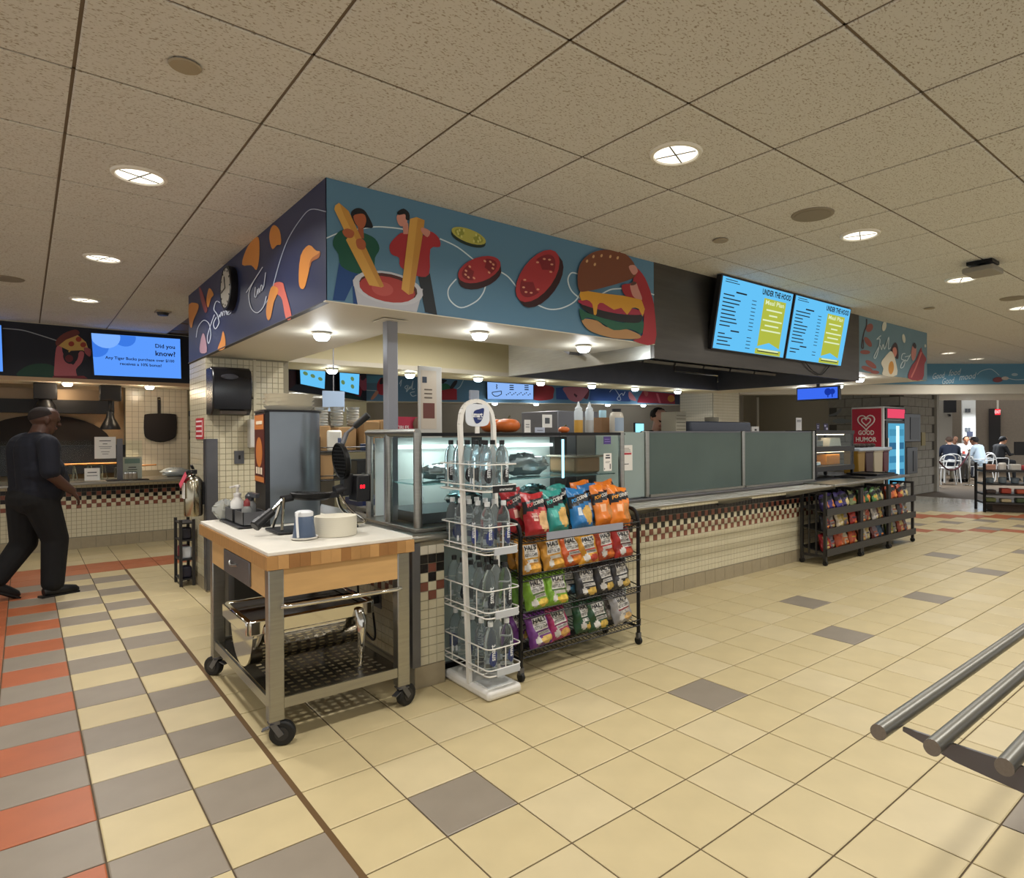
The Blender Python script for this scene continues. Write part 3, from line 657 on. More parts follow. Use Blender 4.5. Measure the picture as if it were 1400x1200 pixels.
# ---- diagonal mural band over the lobby opening
db = struct('trim_6')
D0, D1 = PZ(1267, 497, CZ), PZ(1400, 497, CZ); D0.z = D1.z = 0; dd = (D1-D0).normalized(); ZB = 2.36
DA, DB = D0-dd*4.2, D1+dd*5
wallseg(DA, DB, ZB, CZ+.02, .3, M('mural_teal_far', '#4f8099', .5), 'mural_band', db)
wallseg(DA, DB, ZB-.19, ZB, .3, SOFW, 'white_band', db, .03)
wallseg(DA+dd*.3, DB, ZB+.02, ZB+.03, 6, SOFW, 'lobby_ceiling', db, .3)
PDD, ND = planeAB(D0, D1)
mu = Mural((1260, 480), 5, PDD); mu.lift = ND*.002
mu.line([(380, 160), (400, 140), (430, 128), (470, 122), (500, 138), (530, 165)], '#b6c6cc', 3.5)
m = MB(); vz = Vector((0, 0, 1)); sl = (dd+vz*.12).normalized()
for w_, px, py, ww in (('Good', 1275, 518.5, 17), ('food', 1297, 514, 17), ('Good', 1288, 525.5, 17), ('mood', 1311, 520, 24)): o_ = PDD(px, py); text(m, w_, o_, sl, vz, w=(PDD(px+ww, py)-o_).length, h=.12, shear=.35, lift=.006)
m.build('lettering', P('#b6c6cc'), db, kind='stuff')
mu.line([(590, 185), (640, 195), (700, 193)], '#b6c6cc', 4).ell((520, 195), 35, 18, -5, '#7a3c40').ell((570, 185), 25, 12, 0, '#c2b6ac').ell((635, 160), 22, 10, 0, '#9db0b8')
mu.build('mural_writing', db, kind='stuff')
# ---- lobby beyond
lb = struct('wall_lobby')
N2 = Vector((math.cos(YAW-.5), math.sin(YAW-.5), 0)); T2 = Vector((N2.y, -N2.x, 0))     # sight direction to the lobby and its right
LO = N2*27
def lobby(px, py, dist=27):
    r = ray(px, py); return Vector((0, 0, H))+r*(dist/(r.x*N2.x+r.y*N2.y))
wallseg(LO-T2*7, LO+T2*8, 0, 3.2, .1, M('lobby_wall', '#857b6c', .7, noise=.06), 'lobby_back_wall', lb)
# white lit pillar
p0, p1 = lobby(1316, 600, 24), lobby(1334, 600, 24)
wallseg(Vector((p0.x, p0.y, 0)), Vector((p1.x, p1.y, 0)), 0, 3.0, .4, M('lit_pillar', '#e8ebe8', .5), 'lobby_pillar', lb)
m = MB(); p0, p1 = lobby(1352, 600, 26.9), lobby(1368, 600, 26.9)
wallseg(Vector((p0.x, p0.y, 0)), Vector((p1.x, p1.y, 0)), 0, 2.25, .04, M('dark_door', '#1f1d1c', .5), 'door_leaf', lb)
p0, p1 = lobby(1275, 600, 26), lobby(1302, 600, 26)
wallseg(Vector((p0.x, p0.y, 0)), Vector((p1.x, p1.y, 0)), 0, 3.0, .3, M('lobby_grey', '#9a958a', .6), 'lobby_side_pier', lb)
# post at the opening
MB().box(16.62, 16.74, 5.7, 5.86, 0, 2.5).build('opening_post', M('opening_post', '#b3b0a6', .5), bw)
# ================================================================== LAMPS
RING = M('can_trim', '#e9e6dc', .4)
cans = [(.474, 3.97), (.474, 5.967), (.474, 7.886), (2.45, 2.0), (4.43, 2.0), (6.41, 2.0), (8.37, 2.03), (12.09, 3.97), (13.46, 3.95), (-1.5, 3.97), (-1.5, 2.0), (.474, 2.0), (2.45, 0.02), (4.43, .02), (6.41, .02), (.474, .02), (10.3, 2.0), (10.3, .02), (2.55, 5.0), (3.5, 5.2), (7.9, 5.2)]  # last three are unseen, added inside the island to brighten the rear beam
canl = ['round ceiling downlight nearest over the left aisle', 'second round ceiling downlight along the left aisle', 'third and farthest round downlight of the left aisle', 'large round ceiling downlight nearest above the main floor', 'round ceiling downlight beside the perforated speaker', 'round ceiling downlight below the black projector mount', 'small round ceiling downlight at the right edge', 'left one of two far downlights before the blue band', 'right one of two far downlights before the blue band']
p0_ = None
for i, (x, y) in enumerate(cans):
    lab = canl[i] if i < len(canl) else 'round ceiling downlight outside the picture, %s' % ['left of the aisle by the pizza counter', 'left of the near floor', 'over the near aisle', 'behind the viewer, middle', 'over the tray slide', 'over the far end of the tray slide', 'behind the viewer, left', 'right of the main floor by the shop shelf', 'right of the main floor, nearer one'][i-9] if i < 18 else 'added unseen downlight inside the kitchen island, above the '+['wire shelving', 'work counter', 'right end of the kitchen'][i-18]
    if p0_ is None:
        p0_ = thing('ceiling_downlight', lab, 'ceiling light', (0, 0, 0), 'recessed ceiling downlights')
        MB().lathe([(.105, -.002), (.11, -.011), (.124, -.009), (.13, .002)], n=28).build('trim_ring', RING, p0_)
        MB().lathe([(0.0001, -.004), (.105, -.003)], n=28).build('lens', LIT, p0_)
        m = MB()
        for a in (.4, .4+PI/2): m.obox((-.1*math.cos(a), -.1*math.sin(a), -.006), (.1*math.cos(a), .1*math.sin(a), -.006), .006, .003)
        m.build('cross_bar', M('cross_bar', '#5c574e', .6), p0_); c = p0_
    else: c = copy_tree(p0_, label=lab)
    zc = 2.703 if i in (18, 19, 20) else CZ-.004; c.location = (x, y, zc); lamp('can_lamp', (x, y, zc-.026), CAN_W*(1.5 if i > 17 else 1), (1, .965, .91), .1, 2.75)
domes = [(1.584, 4.418, 0), (2.427, 3.72, 0), (3.437, 3.752, 0), (2.509, 6.7, 0), (3.394, 6.66, 0), (4.281, 6.6, 0), (5.281, 6.62, 0), (6.2, 6.6, 0), (7.101, 6.6, 0), (8.132, 6.62, 0), (9.2, 5.046, 0), (9.1, 4.417, 0), (8.217, 3.72, 0),
         (7.10, 10.35, 1), (7.9, 10.05, 1), (9.33, 9.45, 1), (10.1, 9.15, 1), (3.2, 9.9, 1), (3.85, 10.55, 1), (.43, 10.25, 2), (1.32, 10.25, 2)]
doml = ['glowing dome light under the painted soffit corner', 'glowing dome light under the front soffit below the falling tomatoes', 'glowing dome light under the front soffit below the burger', 'leftmost glowing dome on the rear soffit beam', 'second glowing dome from left on the rear soffit beam', 'third glowing dome on the rear beam, above the bottle rack', 'fourth glowing dome on the rear beam, above the coffee menu screen', 'fifth glowing dome on the rear beam', 'sixth glowing dome on the rear beam, above the worker', 'rightmost glowing dome on the rear beam by the tiled pillar', 'glowing dome on the right beam nearest the tiled pillar', 'middle glowing dome on the right beam over the blue screen', 'glowing dome at the soffit end below the sausages',
        'tiny glowing dome under the back wall mural, left of the squeeze bottles', 'tiny glowing dome under the back wall mural behind the squeeze bottles', 'tiny glowing dome under the back wall mural left of the worker', 'tiny glowing dome under the back wall mural above the worker', 'tiny glowing dome under the left menu boards, first', 'tiny glowing dome under the left menu boards, second', 'glowing dome over the pizza counter, behind the man', 'glowing dome over the pizza counter by the hanging pan']
d0 = None
for i, (x, y, k) in enumerate(domes):
    if d0 is None:
        d0 = thing('dome_light', doml[i], 'dome light', (0, 0, 0), 'glass dome lights under the soffits')
        MB().lathe([(.062, 0), (.062, -.012), (.054, -.012)], n=20).build('base_plate', RING, d0)
        MB().lathe([(.054, -.012), (.05, -.035), (.036, -.05), (.0001, -.053)], n=20).build('globe', LITC, d0); c = d0
    else: c = copy_tree(d0, label=doml[i])
    z = (SZ-.007, KZ-.013, 2.094)[k]; c.location = (x, y, z)
    l = lamp('dome_lamp', (x, y, z-.075), DOME_W*(2.2 if k == 2 else (1.4 if k else 1)), (1, .76, .5) if k == 2 else (.95, .97, 1), .05, 0)
# ceiling fittings
t = thing('ceiling_speaker', 'round perforated ceiling speaker beside a downlight', 'speaker', (3.785, 2.003, CZ))
MB().lathe([(.128, .002), (.125, -.008), (.11, -.010)], (3.785, 2.003, CZ-.003), 28).build('rim', M('spk_rim', '#8f8676', .6), t); MB().lathe([(.0001, -.0125), (.109, -.0125), (.11, -.0105)], (3.785, 2.003, CZ-.003), 28).build('grille', M('spk_grille', '#8b8375', .7), t)
t = thing('ceiling_speaker', 'small round ceiling speaker at the far left edge', 'speaker', (-.111, 7.261, CZ)); MB().lathe([(.0001, -.008), (.12, -.008), (.13, .002)], (-.111, 7.261, CZ-.003), 24).build('grille', M('spk_grille', '#6a6154'), t)
t = thing('ceiling_speaker', 'round ceiling speaker at the right edge above the far floor', 'speaker', (7.724, 1.942, CZ)); MB().lathe([(.0001, -.008), (.11, -.008), (.12, .002)], (7.724, 1.942, CZ-.003), 24).build('grille', M('spk_grille', '#6a6154'), t)
CP = M('cover_plate', '#a1957f', .6)
for x, y, l in ((.464, 2.681, 'plain round sprinkler cover plate on the ceiling, upper left'), (3.774, 2.682, 'small round sprinkler cover plate on the ceiling near the menu screens'), (7.6, 2.68, 'tiny round sprinkler cover plate on the far ceiling')):
    tag(MB().lathe([(.0001, -.012), (.05, -.012), (.055, -.006)], (x, y, CZ-.003), 24).build('sprinkler_cover', CP, loc=(x, y, CZ-.003)), l, 'sprinkler cover', 'sprinkler cover plates')
t = thing('projector_mount', 'black device hanging from the ceiling by the far downlight', 'projector', (5.9, 1.68, CZ))
MB().box(5.82, 6.0, 1.6, 1.78, CZ-.03, CZ-.003).cyl((5.9, 1.69, CZ-.03), (5.9, 1.69, CZ-.06), .03).build('mount', BLACK, t); MB().box(5.78, 6.04, 1.58, 1.8, CZ-.1, CZ-.055).build('body', M('proj_grey', '#8f8a80', .5), t, bevel=.01)
t = thing('smoke_detector', 'small square detector on the ceiling over the left aisle', 'detector', (1.166, 8.09, CZ)); MB().box(1.1, 1.24, 8.02, 8.16, CZ-.02, CZ-.003).build('base', CP, t); MB().lathe([(.05, -.05), (.06, -.02)], (1.17, 8.09, CZ), 14).build('sensor', DGREY, t)
# ================================================================== MENU SCREENS
SBLUE = EM('screen_sky', '#66c3f7', 1.0); SINK = M('screen_ink', '#0f2a44', .6); SYEL = EM('screen_yellow', '#b9c34a', .92); SPALE = EM('screen_pale', '#e6f4c8', .95); SVIO = EM('screen_blue', '#5c9bff', 1.0)
def monitor(label, quad, plane, seed, tilt=0):
    """quad: photo corners tl,tr,br,bl on plane; a leaning screen is a box through those four points"""
    q = [plane(*p) for p in quad]; o = q[3]; u = (q[2]-q[3]); v = (q[0]-q[3]); w, h = u.length, v.length
    return q, w, h
def menu(label, x0, x1, zt, zb, yt, yb, seed):
    o = Vector((x0, yb, zb)); u = Vector((1, 0, 0)); v = Vector((0, yt-yb, zt-zb)); h = v.length; v.normalize(); n = u.cross(v); w = x1-x0
    t = thing('menu_screen', label, 'menu screen', (x0, yb, zb), 'menu screens on the hood'); b = MB()
    c = [o-n*.05, o+u*w-n*.05, o+u*w+v*h-n*.05, o+v*h-n*.05]
    b.add(c+[p+n*.05 for p in c], [(3, 2, 1, 0), (4, 5, 6, 7), (0, 1, 5, 4), (1, 2, 6, 5), (2, 3, 7, 6), (3, 0, 4, 7)]); b.build('housing', BLKP, t)
    def rect(mb, a, b_, c_, d, l): mb.add([o+u*a*w+v*c_*h+n*l, o+u*b_*w+v*c_*h+n*l, o+u*b_*w+v*d*h+n*l, o+u*a*w+v*d*h+n*l], [(0, 1, 2, 3)])
    m = MB(); rect(m, .015, .985, .015, .985, .002); m.build('display', SBLUE, t)
    m = MB(); rect(m, .58, .9, .2, .83, .003)
    m.add([o+u*(.58*w)+v*(.2*h)+n*.003, o+u*(.9*w)+v*(.2*h)+n*.003, o+u*(.74*w)+v*(.2*h)+n*.003], [])
    m.add([o+u*(.58*w)+v*(.13*h)+n*.003, o+u*(.74*w)+v*(.2*h)+n*.003, o+u*(.58*w)+v*(.2*h)+n*.003], [(0, 1, 2)]); m.add([o+u*(.9*w)+v*(.13*h)+n*.003, o+u*(.9*w)+v*(.2*h)+n*.003, o+u*(.74*w)+v*(.2*h)+n*.003], [(0, 1, 2)])
    rect(m, .56, .93, .02, .10, .003); m.build('offer_panel', SYEL, t)
    m = MB(); rn = random.Random(seed)
    text(m, 'UNDER THE HOOD', o+u*(.75*w)+v*(.87*h), u, v, w=.42*w, h=.085*h, align='c', lift=.004, bold=.035)
    y = .80
    rect(m, .2, .34, y, y+.022, .004)
    for k in range(9 if seed == 1 else 10):
        y -= .052; rect(m, .05, .05+rn.uniform(.12, .24), y, y+.016, .004); rect(m, .42, .48, y, y+.01, .004)
    y -= .06; rect(m, .2, .31, y, y+.02, .004)
    for k in range(4 if seed == 1 else 2):
        y -= .05; rect(m, .05, .05+rn.uniform(.08, .2), y, y+.016, .004); rect(m, .42, .48, y, y+.01, .004)
    rect(m, .05, .2, .95, .96, .004); rect(m, .05, .23, .92, .93, .004); rect(m, .59, .9, .055, .068, .005)
    m.build('lettering', SINK, t, kind='stuff')
    m = MB(); text(m, 'Meal Plan', o+u*(.74*w)+v*(.745*h), u, v, w=.27*w, h=.065*h, align='c', lift=.004, bold=.015)
    for k, (a, b_) in enumerate(((.63, .86), (.68, .8), (.6, .88), (.64, .84), (.6, .88))): yy = .66-.075*k; rect(m, a, b_, yy, yy+.022, .004)
    rect(m, .6, .89, .075, .095, .005); m.build('offer_lettering', SPALE, t, kind='stuff')
    m = MB().box(x0+w*.3, x0+w*.36, 3.34, 3.366, zt-.35, zt-.2).build('wall_bracket', BLACK, t); MB().box(x0+w*.64, x0+w*.7, 3.34, 3.366, zt-.35, zt-.2).build('wall_bracket', BLACK, t)
    return t
zt, zb = 2.752, 2.13
menu('left of the two blue menu screens leaning on the steel hood', 4.55, 5.725, zt, zb, 3.22, 3.335, 1)
menu('right of the two blue menu screens, with a cable hanging below', 5.745, 6.92, zt, zb, 3.22, 3.335, 2)
tag(MB().tube(smooth2([(6.15, 3.345, 2.14), (6.3, 3.35, 2.06), (6.5, 3.352, 2.02), (6.62, 3.352, 2.08), (6.7, 3.345, 2.14)], 5, False), .006, 6).build('hanging_cable', BLKP, loc=(6.3, 3.35, 2.05)), 'black cable looping below the right menu screen', 'cable')
def wallscreen(name, label, quad, plane, n, em, back=.04, cat='screen', lift=.02):
    q = [plane(*p) for p in quad]; q = [p+n*lift for p in q]; t = thing(name, label, cat, tuple(q[3]))
    MB().add([p-n*lift*.9 for p in q]+[p for p in q], [(0, 3, 7, 4), (1, 0, 4, 5), (2, 1, 5, 6), (3, 2, 6, 7), (0, 1, 2, 3), (7, 6, 5, 4)]).build('housing', BLKP, t)
    c = sum(q, Vector())/4; q2 = [c+(p-c)*.97+n*.002 for p in q]
    m = MB().add([q2[3], q2[2], q2[1], q2[0]], [(0, 1, 2, 3)]); m.build('display', em, t); return t, q2
LN = Vector((0, -1, 0)); LP = lambda x, y: PY(x, y, LY-.012)
t, q = wallscreen('information_screen', 'bright blue screen reading Did you know beside the pizza mural', [(122.5, 454.5), (247.5, 463), (249, 518.5), (127, 513.5)], LP, LN, SVIO)
u = (q[2]-q[3]); w = u.length; v = (q[0]-q[3]); h = v.length; u.normalize(); v.normalize(); SIB = EM('screen_deep_blue', '#3f80f0', .9)
bq = MB()
def blob(cx, cy, r, l):
    pts = [(max(0, min(w, cx*w+r*h*math.cos(2*PI*i/24))), max(0, min(h, cy*h+r*h*math.sin(2*PI*i/24)))) for i in range(24)]
    bq.add([q[3]+u*a+v*b+LN*l for a, b in pts], [tuple(range(24))])
blob(.03, .7, .27, .002); blob(.36, .97, .24, .002); bq.build('picture', SIB, t)
bq = MB(); blob(.15, .96, .3, .003); bq.build('picture', EM('screen_light_blue', '#7fb2ff', 1.0), t)
m = MB(); text(m, 'Did you', q[3]+u*(.95*w)+v*(.72*h), u, v, h=.13*h, align='r', lift=.004, bold=.02); text(m, 'know?', q[3]+u*(.95*w)+v*(.55*h), u, v, h=.13*h, align='r', lift=.004, bold=.02)
text(m, 'Any Tiger Bucks purchase over $100', q[3]+u*(.53*w)+v*(.38*h), u, v, w=.8*w, align='c', lift=.004, bold=.02); text(m, 'receives a 10% bonus!', q[3]+u*(.53*w)+v*(.27*h), u, v, w=.48*w, align='c', lift=.004, bold=.02)
m.build('lettering', M('ink_navy', '#10206a', .6), t, kind='stuff')
t, q = wallscreen('information_screen', 'bright blue screen cut by the left edge of the picture', [(-60, 440), (2.5, 444), (5, 509), (-58, 507)], LP, LN, SVIO)
def foodpics(t, q, cols, n_):
    u, v = q[2]-q[3], q[0]-q[3]; m = MB(); n = u.cross(v).normalized()
    for a, b in cols:
        pts = [q[3]+u*(a+.1*math.cos(2*PI*i/10))+v*(b+.13*math.sin(2*PI*i/10))+n*.003 for i in range(10)]; MB().add(pts, [tuple(range(10))]).build('picture', EM('dish_green', '#6f8f5e', .8), t)
t, q = wallscreen('menu_board', 'blue menu board with round dishes, left of the pair above the towers of cups', [(405, 503), (441, 507.5), (440, 532), (406, 525)], PPA, NPA, SBLUE, cat='menu screen', lift=.05); foodpics(t, q, [(.2, .75), (.5, .7), (.82, .62)], 0)
t, q = wallscreen('menu_board', 'blue menu board with round dishes, right of the pair above the towers of cups', [(460, 509), (488, 511), (487, 540), (460.5, 534)], PPA, NPA, SBLUE, cat='menu screen', lift=.05); foodpics(t, q, [(.65, .85), (.65, .4), (.15, .5)], 0)
t, q = wallscreen('menu_board', 'pale blue coffee menu screen with a steaming cup drawing', [(664.5, 522), (729, 526), (729, 546.5), (665, 546)], PAB, NAB, EM('screen_pale_blue', '#8fb8f5', 1.0), cat='menu screen', lift=.05)
u, v = q[2]-q[3], q[0]-q[3]; n = NAB
m = MB(); cup = [(.1, .4), (.3, .48), (.3, .3), (.22, .18), (.15, .18), (.1, .3)]
for i in range(6): a, b = cup[i], cup[(i+1) % 6]; m.obox(q[3]+u*a[0]+v*a[1]+n*.004, q[3]+u*b[0]+v*b[1]+n*.004, .015, .004, n)
for i in range(4): a, b = (.19+.02*(i % 2), .6+.07*i), (.19+.02*((i+1) % 2), .67+.07*i); m.obox(q[3]+u*a[0]+v*a[1]+n*.004, q[3]+u*b[0]+v*b[1]+n*.004, .015, .004, n)
for i in range(3):
    for j in range(2): a = (.48+.33*j, .82-.12*i); m.obox(q[3]+u*a[0]+v*a[1]+n*.004, q[3]+u*(a[0]+.09)+v*a[1]+n*.004, .02, .004, n)
for i in range(14): a = (.4+.04*i, .25+.13*((i*7) % 3)/2); m.obox(q[3]+u*a[0]+v*a[1]+n*.004, q[3]+u*(a[0]+.02)+v*(a[1]+.03)+n*.004, .02, .004, n)
m.build('lettering', SINK, t, kind='stuff')
# clock on the navy soffit face
ck = PX(319, 395, SX); t = thing('wall_clock', 'round black rimmed wall clock on the navy soffit face', 'clock', tuple(ck))
m = MB(); m.lathe([(.0001, .0), (.165, .0), (.17, .02), (.17, .055), (.155, .06), (.15, .055)], (0, 0, 0), 32)
RT = Matrix.Translation(ck) @ Matrix.Rotation(-PI/2, 4, 'Y'); m.xf(RT).build('rim', BLKP, t)
m = MB().lathe([(.148, .056), (.0001, .057)], (0, 0, 0), 32).xf(RT); m.build('face', M('clock_face', '#b9b6ae', .35), t)
m = MB(); m.obox((0, 0, .059), (.09, .03, .059), .01, .004).obox((0, 0, .06), (-.02, .12, .06), .007, .004)
for i in range(12): a = i*PI/6; m.obox((.125*math.cos(a), .125*math.sin(a), .058), (.14*math.cos(a), .14*math.sin(a), .058), .008, .004)
m.xf(RT).build('hands_and_marks', BLKP, t)
# ================================================================== PREP CART
def bezier(p0, p1, p2, n=8): return [tuple((1-t)**2*np.array(p0)+2*t*(1-t)*np.array(p1)+t*t*np.array(p2)) for t in [i/n for i in range(n+1)]]
cx0, cx1, cy0, cy1, ct = .812, 1.525, 2.955, 4.36, .875
cart = thing('prep_cart', 'rolling prep cart with butcher block top and steel legs beside the island', 'cart', ((cx0+cx1)/2, (cy0+cy1)/2, 0))
WOODS = [M('maple_a', '#a97f4c', .45, noise=.12, nscale=9, stretch=(1, 6, 1)), M('maple_b', '#94683a', .45, noise=.12, nscale=9, stretch=(1, 6, 1)), M('maple_c', '#b88d58', .45, noise=.1, nscale=9, stretch=(1, 6, 1))]
APR = M('maple_apron', '#c39c66', .5, noise=.08, nscale=5, stretch=(1, 1, 5))
n = 15; pw = (cx1-cx0)/n
for i in range(n): MB().box(cx0+i*pw+.0004, cx0+(i+1)*pw-.0004, cy0, cy1, .795+.0005*(i % 2), .856).build('block_strip', WOODS[(i*5+i//3) % 3], cart)
MB().box(cx0+.006, cx1-.006, cy0+.006, cy1-.006, .856, ct).build('cutting_board', M('white_board', '#dcd8cd', .5, noise=.03, nscale=5), cart, bevel=.004)
LY0, LY1 = 2.965, 4.06
MB().box(.885, 1.44, LY0+.004, LY0+.03, .665, .795).build('apron', APR, cart); MB().box(.885, 1.44, LY1+.03, LY1+.055, .665, .795).build('apron', APR, cart)
MB().box(.822, .848, LY0+.06, LY1+.0, .665, .795).build('apron', APR, cart); MB().box(1.482, 1.507, LY0+.06, LY1+.0, .665, .795).build('apron', APR, cart)
dr = MB().box(.812, .823, 3.245, 3.745, .672, .79).build('drawer', STEELD, cart, bevel=.003)
MB().tube(bezier((.811, 3.60, .745), (.785, 3.53, .725), (.811, 3.46, .745)), .006, 8).build('handle', STEEL, dr)
k = 0
for x in (.822, 1.437):
    for y in (LY0, LY1):
        lg = MB().box(x, x+.066, y, y+.06, .115, .795).build('leg', STEEL, cart, bevel=.005)
        c = (x+.033, y+.03); a = (-.5, 2.2, .35, 1.2)[k]; k += 1; dx, dy = math.cos(a), math.sin(a); w = (c[0]+dx*.03, c[1]+dy*.03)
        m = MB().cyl((c[0], c[1], .105), (c[0], c[1], .117), .03, 12)
        for sg in (-1, 1):
            o = Vector((-dy, dx, 0))*.024*sg; m.obox((c[0]+o.x-dx*.01, c[1]+o.y-dy*.01, .11), (w[0]+o.x, w[1]+o.y, .05), .026, .004, (-dy, dx, 0))
        m.box(c[0]-.028, c[0]+.028, c[1]-.028, c[1]+.028, .1, .106).obox((c[0]-dx*.02, c[1]-dy*.02, .085), (c[0]-dx*.055, c[1]-dy*.055, .072), .03, .006); m.build('caster_fork', STEELD, lg)
        ax = Vector((-dy, dx, 0)); wc = Vector((w[0], w[1], .056))
        MB().cone(wc-ax*.019, wc+ax*.019, .056, .056, 22).build('wheel', RUBBER, lg, bevel=.008); MB().cone(wc-ax*.0215, wc+ax*.0215, .03, .03, 16).build('wheel_hub', DGREY, lg)
MB().tube([(.875, LY0-.004, .627), (.9, LY0-.018, .627), (1.42, LY0-.018, .618), (1.45, LY0-.004, .618)], .011, 10).build('towel_rail', CHROME, cart)
# shelf with punched slots
m = MB(); nx, ny = 13, 22; sx0, sx1, sy0, sy1 = .855, 1.47, LY0+.02, LY1+.05
def cuts(a, b, n, f): s = (b-a)/n; o = [a]; [o.extend([a+i*s+s*(1-f)/2, a+i*s+s*(1+f)/2]) for i in range(n)]; return o+[b]
xs, ys = cuts(sx0, sx1, nx, .55), cuts(sy0, sy1, ny, .42)
for i in range(len(xs)-1):
    for j in range(len(ys)-1):
        if i % 2 and j % 2 and 2 < i < len(xs)-3 and 2 < j < len(ys)-3: continue
        m.add([(xs[i], ys[j], .2), (xs[i+1], ys[j], .2), (xs[i+1], ys[j+1], .2), (xs[i], ys[j+1], .2)], [(0, 1, 2, 3)])
sh = m.build('perforated_shelf', M('shelf_steel', '#6f6a60', .25, .95, noise=.1, nscale=4), cart)
for p in ((.888, 1.437, LY0+.008, LY0+.02), (.888, 1.437, LY1+.04, LY1+.052), (.83, .842, LY0+.06, LY1), (1.483, 1.495, LY0+.06, LY1)): MB().box(*p, .165, .212).build('shelf_lip', STEEL, cart)
# ------------------------------------------------------------------ chafing dish on the shelf
cd = thing('chafing_dish', 'mirror polished chafing dish frame standing on the cart shelf', 'chafing dish', (1.12, 3.42, .2))
xa, xb, ya, yb, zr = .80, 1.40, 3.20, 3.66, .505
half = [(-.0+(ya+yb)/2+.215*math.cos(a), zr-.02-.235*math.sin(a)) for a in [PI*i/16 for i in range(17)]]
m = MB()
for x0_, x1_ in ((xa+.02, xb-.02),):
    A = [(x0_, y, z) for y, z in half]; B = [(x1_, y, z) for y, z in half]; nn = len(A)
    m.add(A+B, [(i, nn+i, nn+i+1, i+1) for i in range(nn-1)]); m.add(A, [tuple(range(nn))]); m.add(B, [tuple(range(nn))[::-1]])
m.build('drum', CHROME, cd)
m = MB(); ro = [(xa, ya), (xb, ya), (xb, yb), (xa, yb)]
for i in range(4): a, b = ro[i], ro[(i+1) % 4]; m.obox((a[0], a[1], zr-.02), (b[0], b[1], zr-.02), .03, .07)
m.build('rim', CHROME, cd, bevel=.006)
MB().box(xa+.02, xb-.02, ya+.02, yb-.02, zr-.045, zr-.035).build('water_pan', M('pan_dark', '#3a2a20', .3, .6), cd)
for x, y in ((.885, 3.165), (1.325, 3.165), (.885, 3.695), (1.325, 3.695)):
    s = -1 if y < 3.4 else 1
    MB().tube([(x, y-s*.02, zr-.02), (x, y+s*.01, zr-.08), (x, y+s*.012, .36), (x, y-s*.01, .203)], [.026, .03, .021, .013], 10).build('leg', CHROME, cd)
# power cord
tag(MB().tube(smooth2([(1.606, 3.60, .41), (1.57, 3.58, .40), (1.545, 3.5, .33), (1.535, 3.46, .24), (1.53, 3.5, .215), (1.515, 3.62, .3), (1.53, 3.7, .55), (1.53, 3.75, .70)], 5, False), .007, 6).box(1.58, 1.61, 3.58, 3.62, .39, .43).build('power_cord', BLKP, loc=(1.55, 3.55, .205)), 'black power cord plugged into the tiled end wall behind the cart', 'cord')
# ------------------------------------------------------------------ waffle maker
wz = ct; wy = 3.55
wm = thing('waffle_maker', 'black flip waffle maker standing open on the cart', 'waffle maker', (1.27, wy, wz))
hx = 1.40      # hinge column
MB().box(1.0, 1.43, wy-.12, wy+.12, wz+.002, wz+.016).build('base_tray', BLKP, wm, bevel=.005)
for sg in (-1, 1):
    MB().tube(smooth2([(1.03, wy+.08*sg, wz+.02), (1.05, wy+.035*sg, wz+.13), (1.06, wy+.02*sg, wz+.185)], 4, False), .008, 8).build('front_leg', CHROME, wm)
    MB().tube(smooth2([(1.36, wy+.02*sg, wz+.18), (1.40, wy+.07*sg, wz+.1), (1.47, wy+.1*sg, wz+.035), (1.43, wy+.105*sg, wz+.022), (1.25, wy+.105*sg, wz+.022)], 5, False), .008, 8).build('rear_leg', CHROME, wm)
tl = Matrix.Translation((1.205, wy, wz+.185)) @ Matrix.Rotation(.06, 4, 'Y')
def waffle(m):
    m.lathe([(.0001, -.02), (.085, -.02), (.105, -.008), (.108, .012), (.1, .018), (.096, .008), (.0001, .008)], (0, 0, 0), 28)
    for i in range(-4, 5): L = math.sqrt(.09**2-(i*.02)**2); m.box(i*.02-.003, i*.02+.003, -L, L, .008, .015).box(-L, L, i*.02-.003, i*.02+.003, .008, .0151)
    return m
waffle(MB()).xf(tl).build('lower_plate', M('cast_iron', '#151515', .45, .4), wm)
MB().obox((1.29, wy, wz+.18), (hx+.01, wy, wz+.19), .05, .03).cyl((1.05, wy, wz+.175), (1.11, wy, wz+.183), .02).build('pivot_arm', BLKP, wm)
MB().cyl((1.065, wy, wz+.18), (.985, wy-.03, wz+.11), .009, 8).build('handle_rod', CHROME, wm)
MB().cone((1.0, wy-.025, wz+.12), (.90, wy-.06, wz+.05), .022, .03, 12).build('grip', BLKP, wm, bevel=.006)
tu = Matrix.Translation((1.385, wy+.01, wz+.37)) @ Matrix.Rotation(-PI/2-.12, 4, 'Y') @ Matrix.Rotation(0, 4, 'X')
waffle(MB()).xf(tu).build('upper_plate', M('cast_iron', '#151515', .45, .4), wm)
MB().obox((hx, wy, wz+.18), (hx+.012, wy, wz+.3), .06, .05).cyl((hx-.06, wy, wz+.2), (hx+.0, wy, wz+.215), .032).build('hinge_block', BLKP, wm)
MB().cyl((1.385, wy, wz+.465), (1.41, wy, wz+.53), .014).cyl((1.41, wy, wz+.53), (1.45, wy-.03, wz+.57), .008).build('handle_rod', STEELD, wm)
MB().cone((1.445, wy-.025, wz+.565), (1.51, wy-.075, wz+.635), .018, .02, 12).build('grip', BLKP, wm, bevel=.005)
bx = MB(); bx.box(1.435, 1.515, wy-.085, wy+.04, wz+.14, wz+.29); bx.build('control_box', BLKP, wm, bevel=.008)
MB().box(1.515, 1.52, wy-.088, wy+.045, wz+.135, wz+.295).build('side_plate', STEEL, wm)
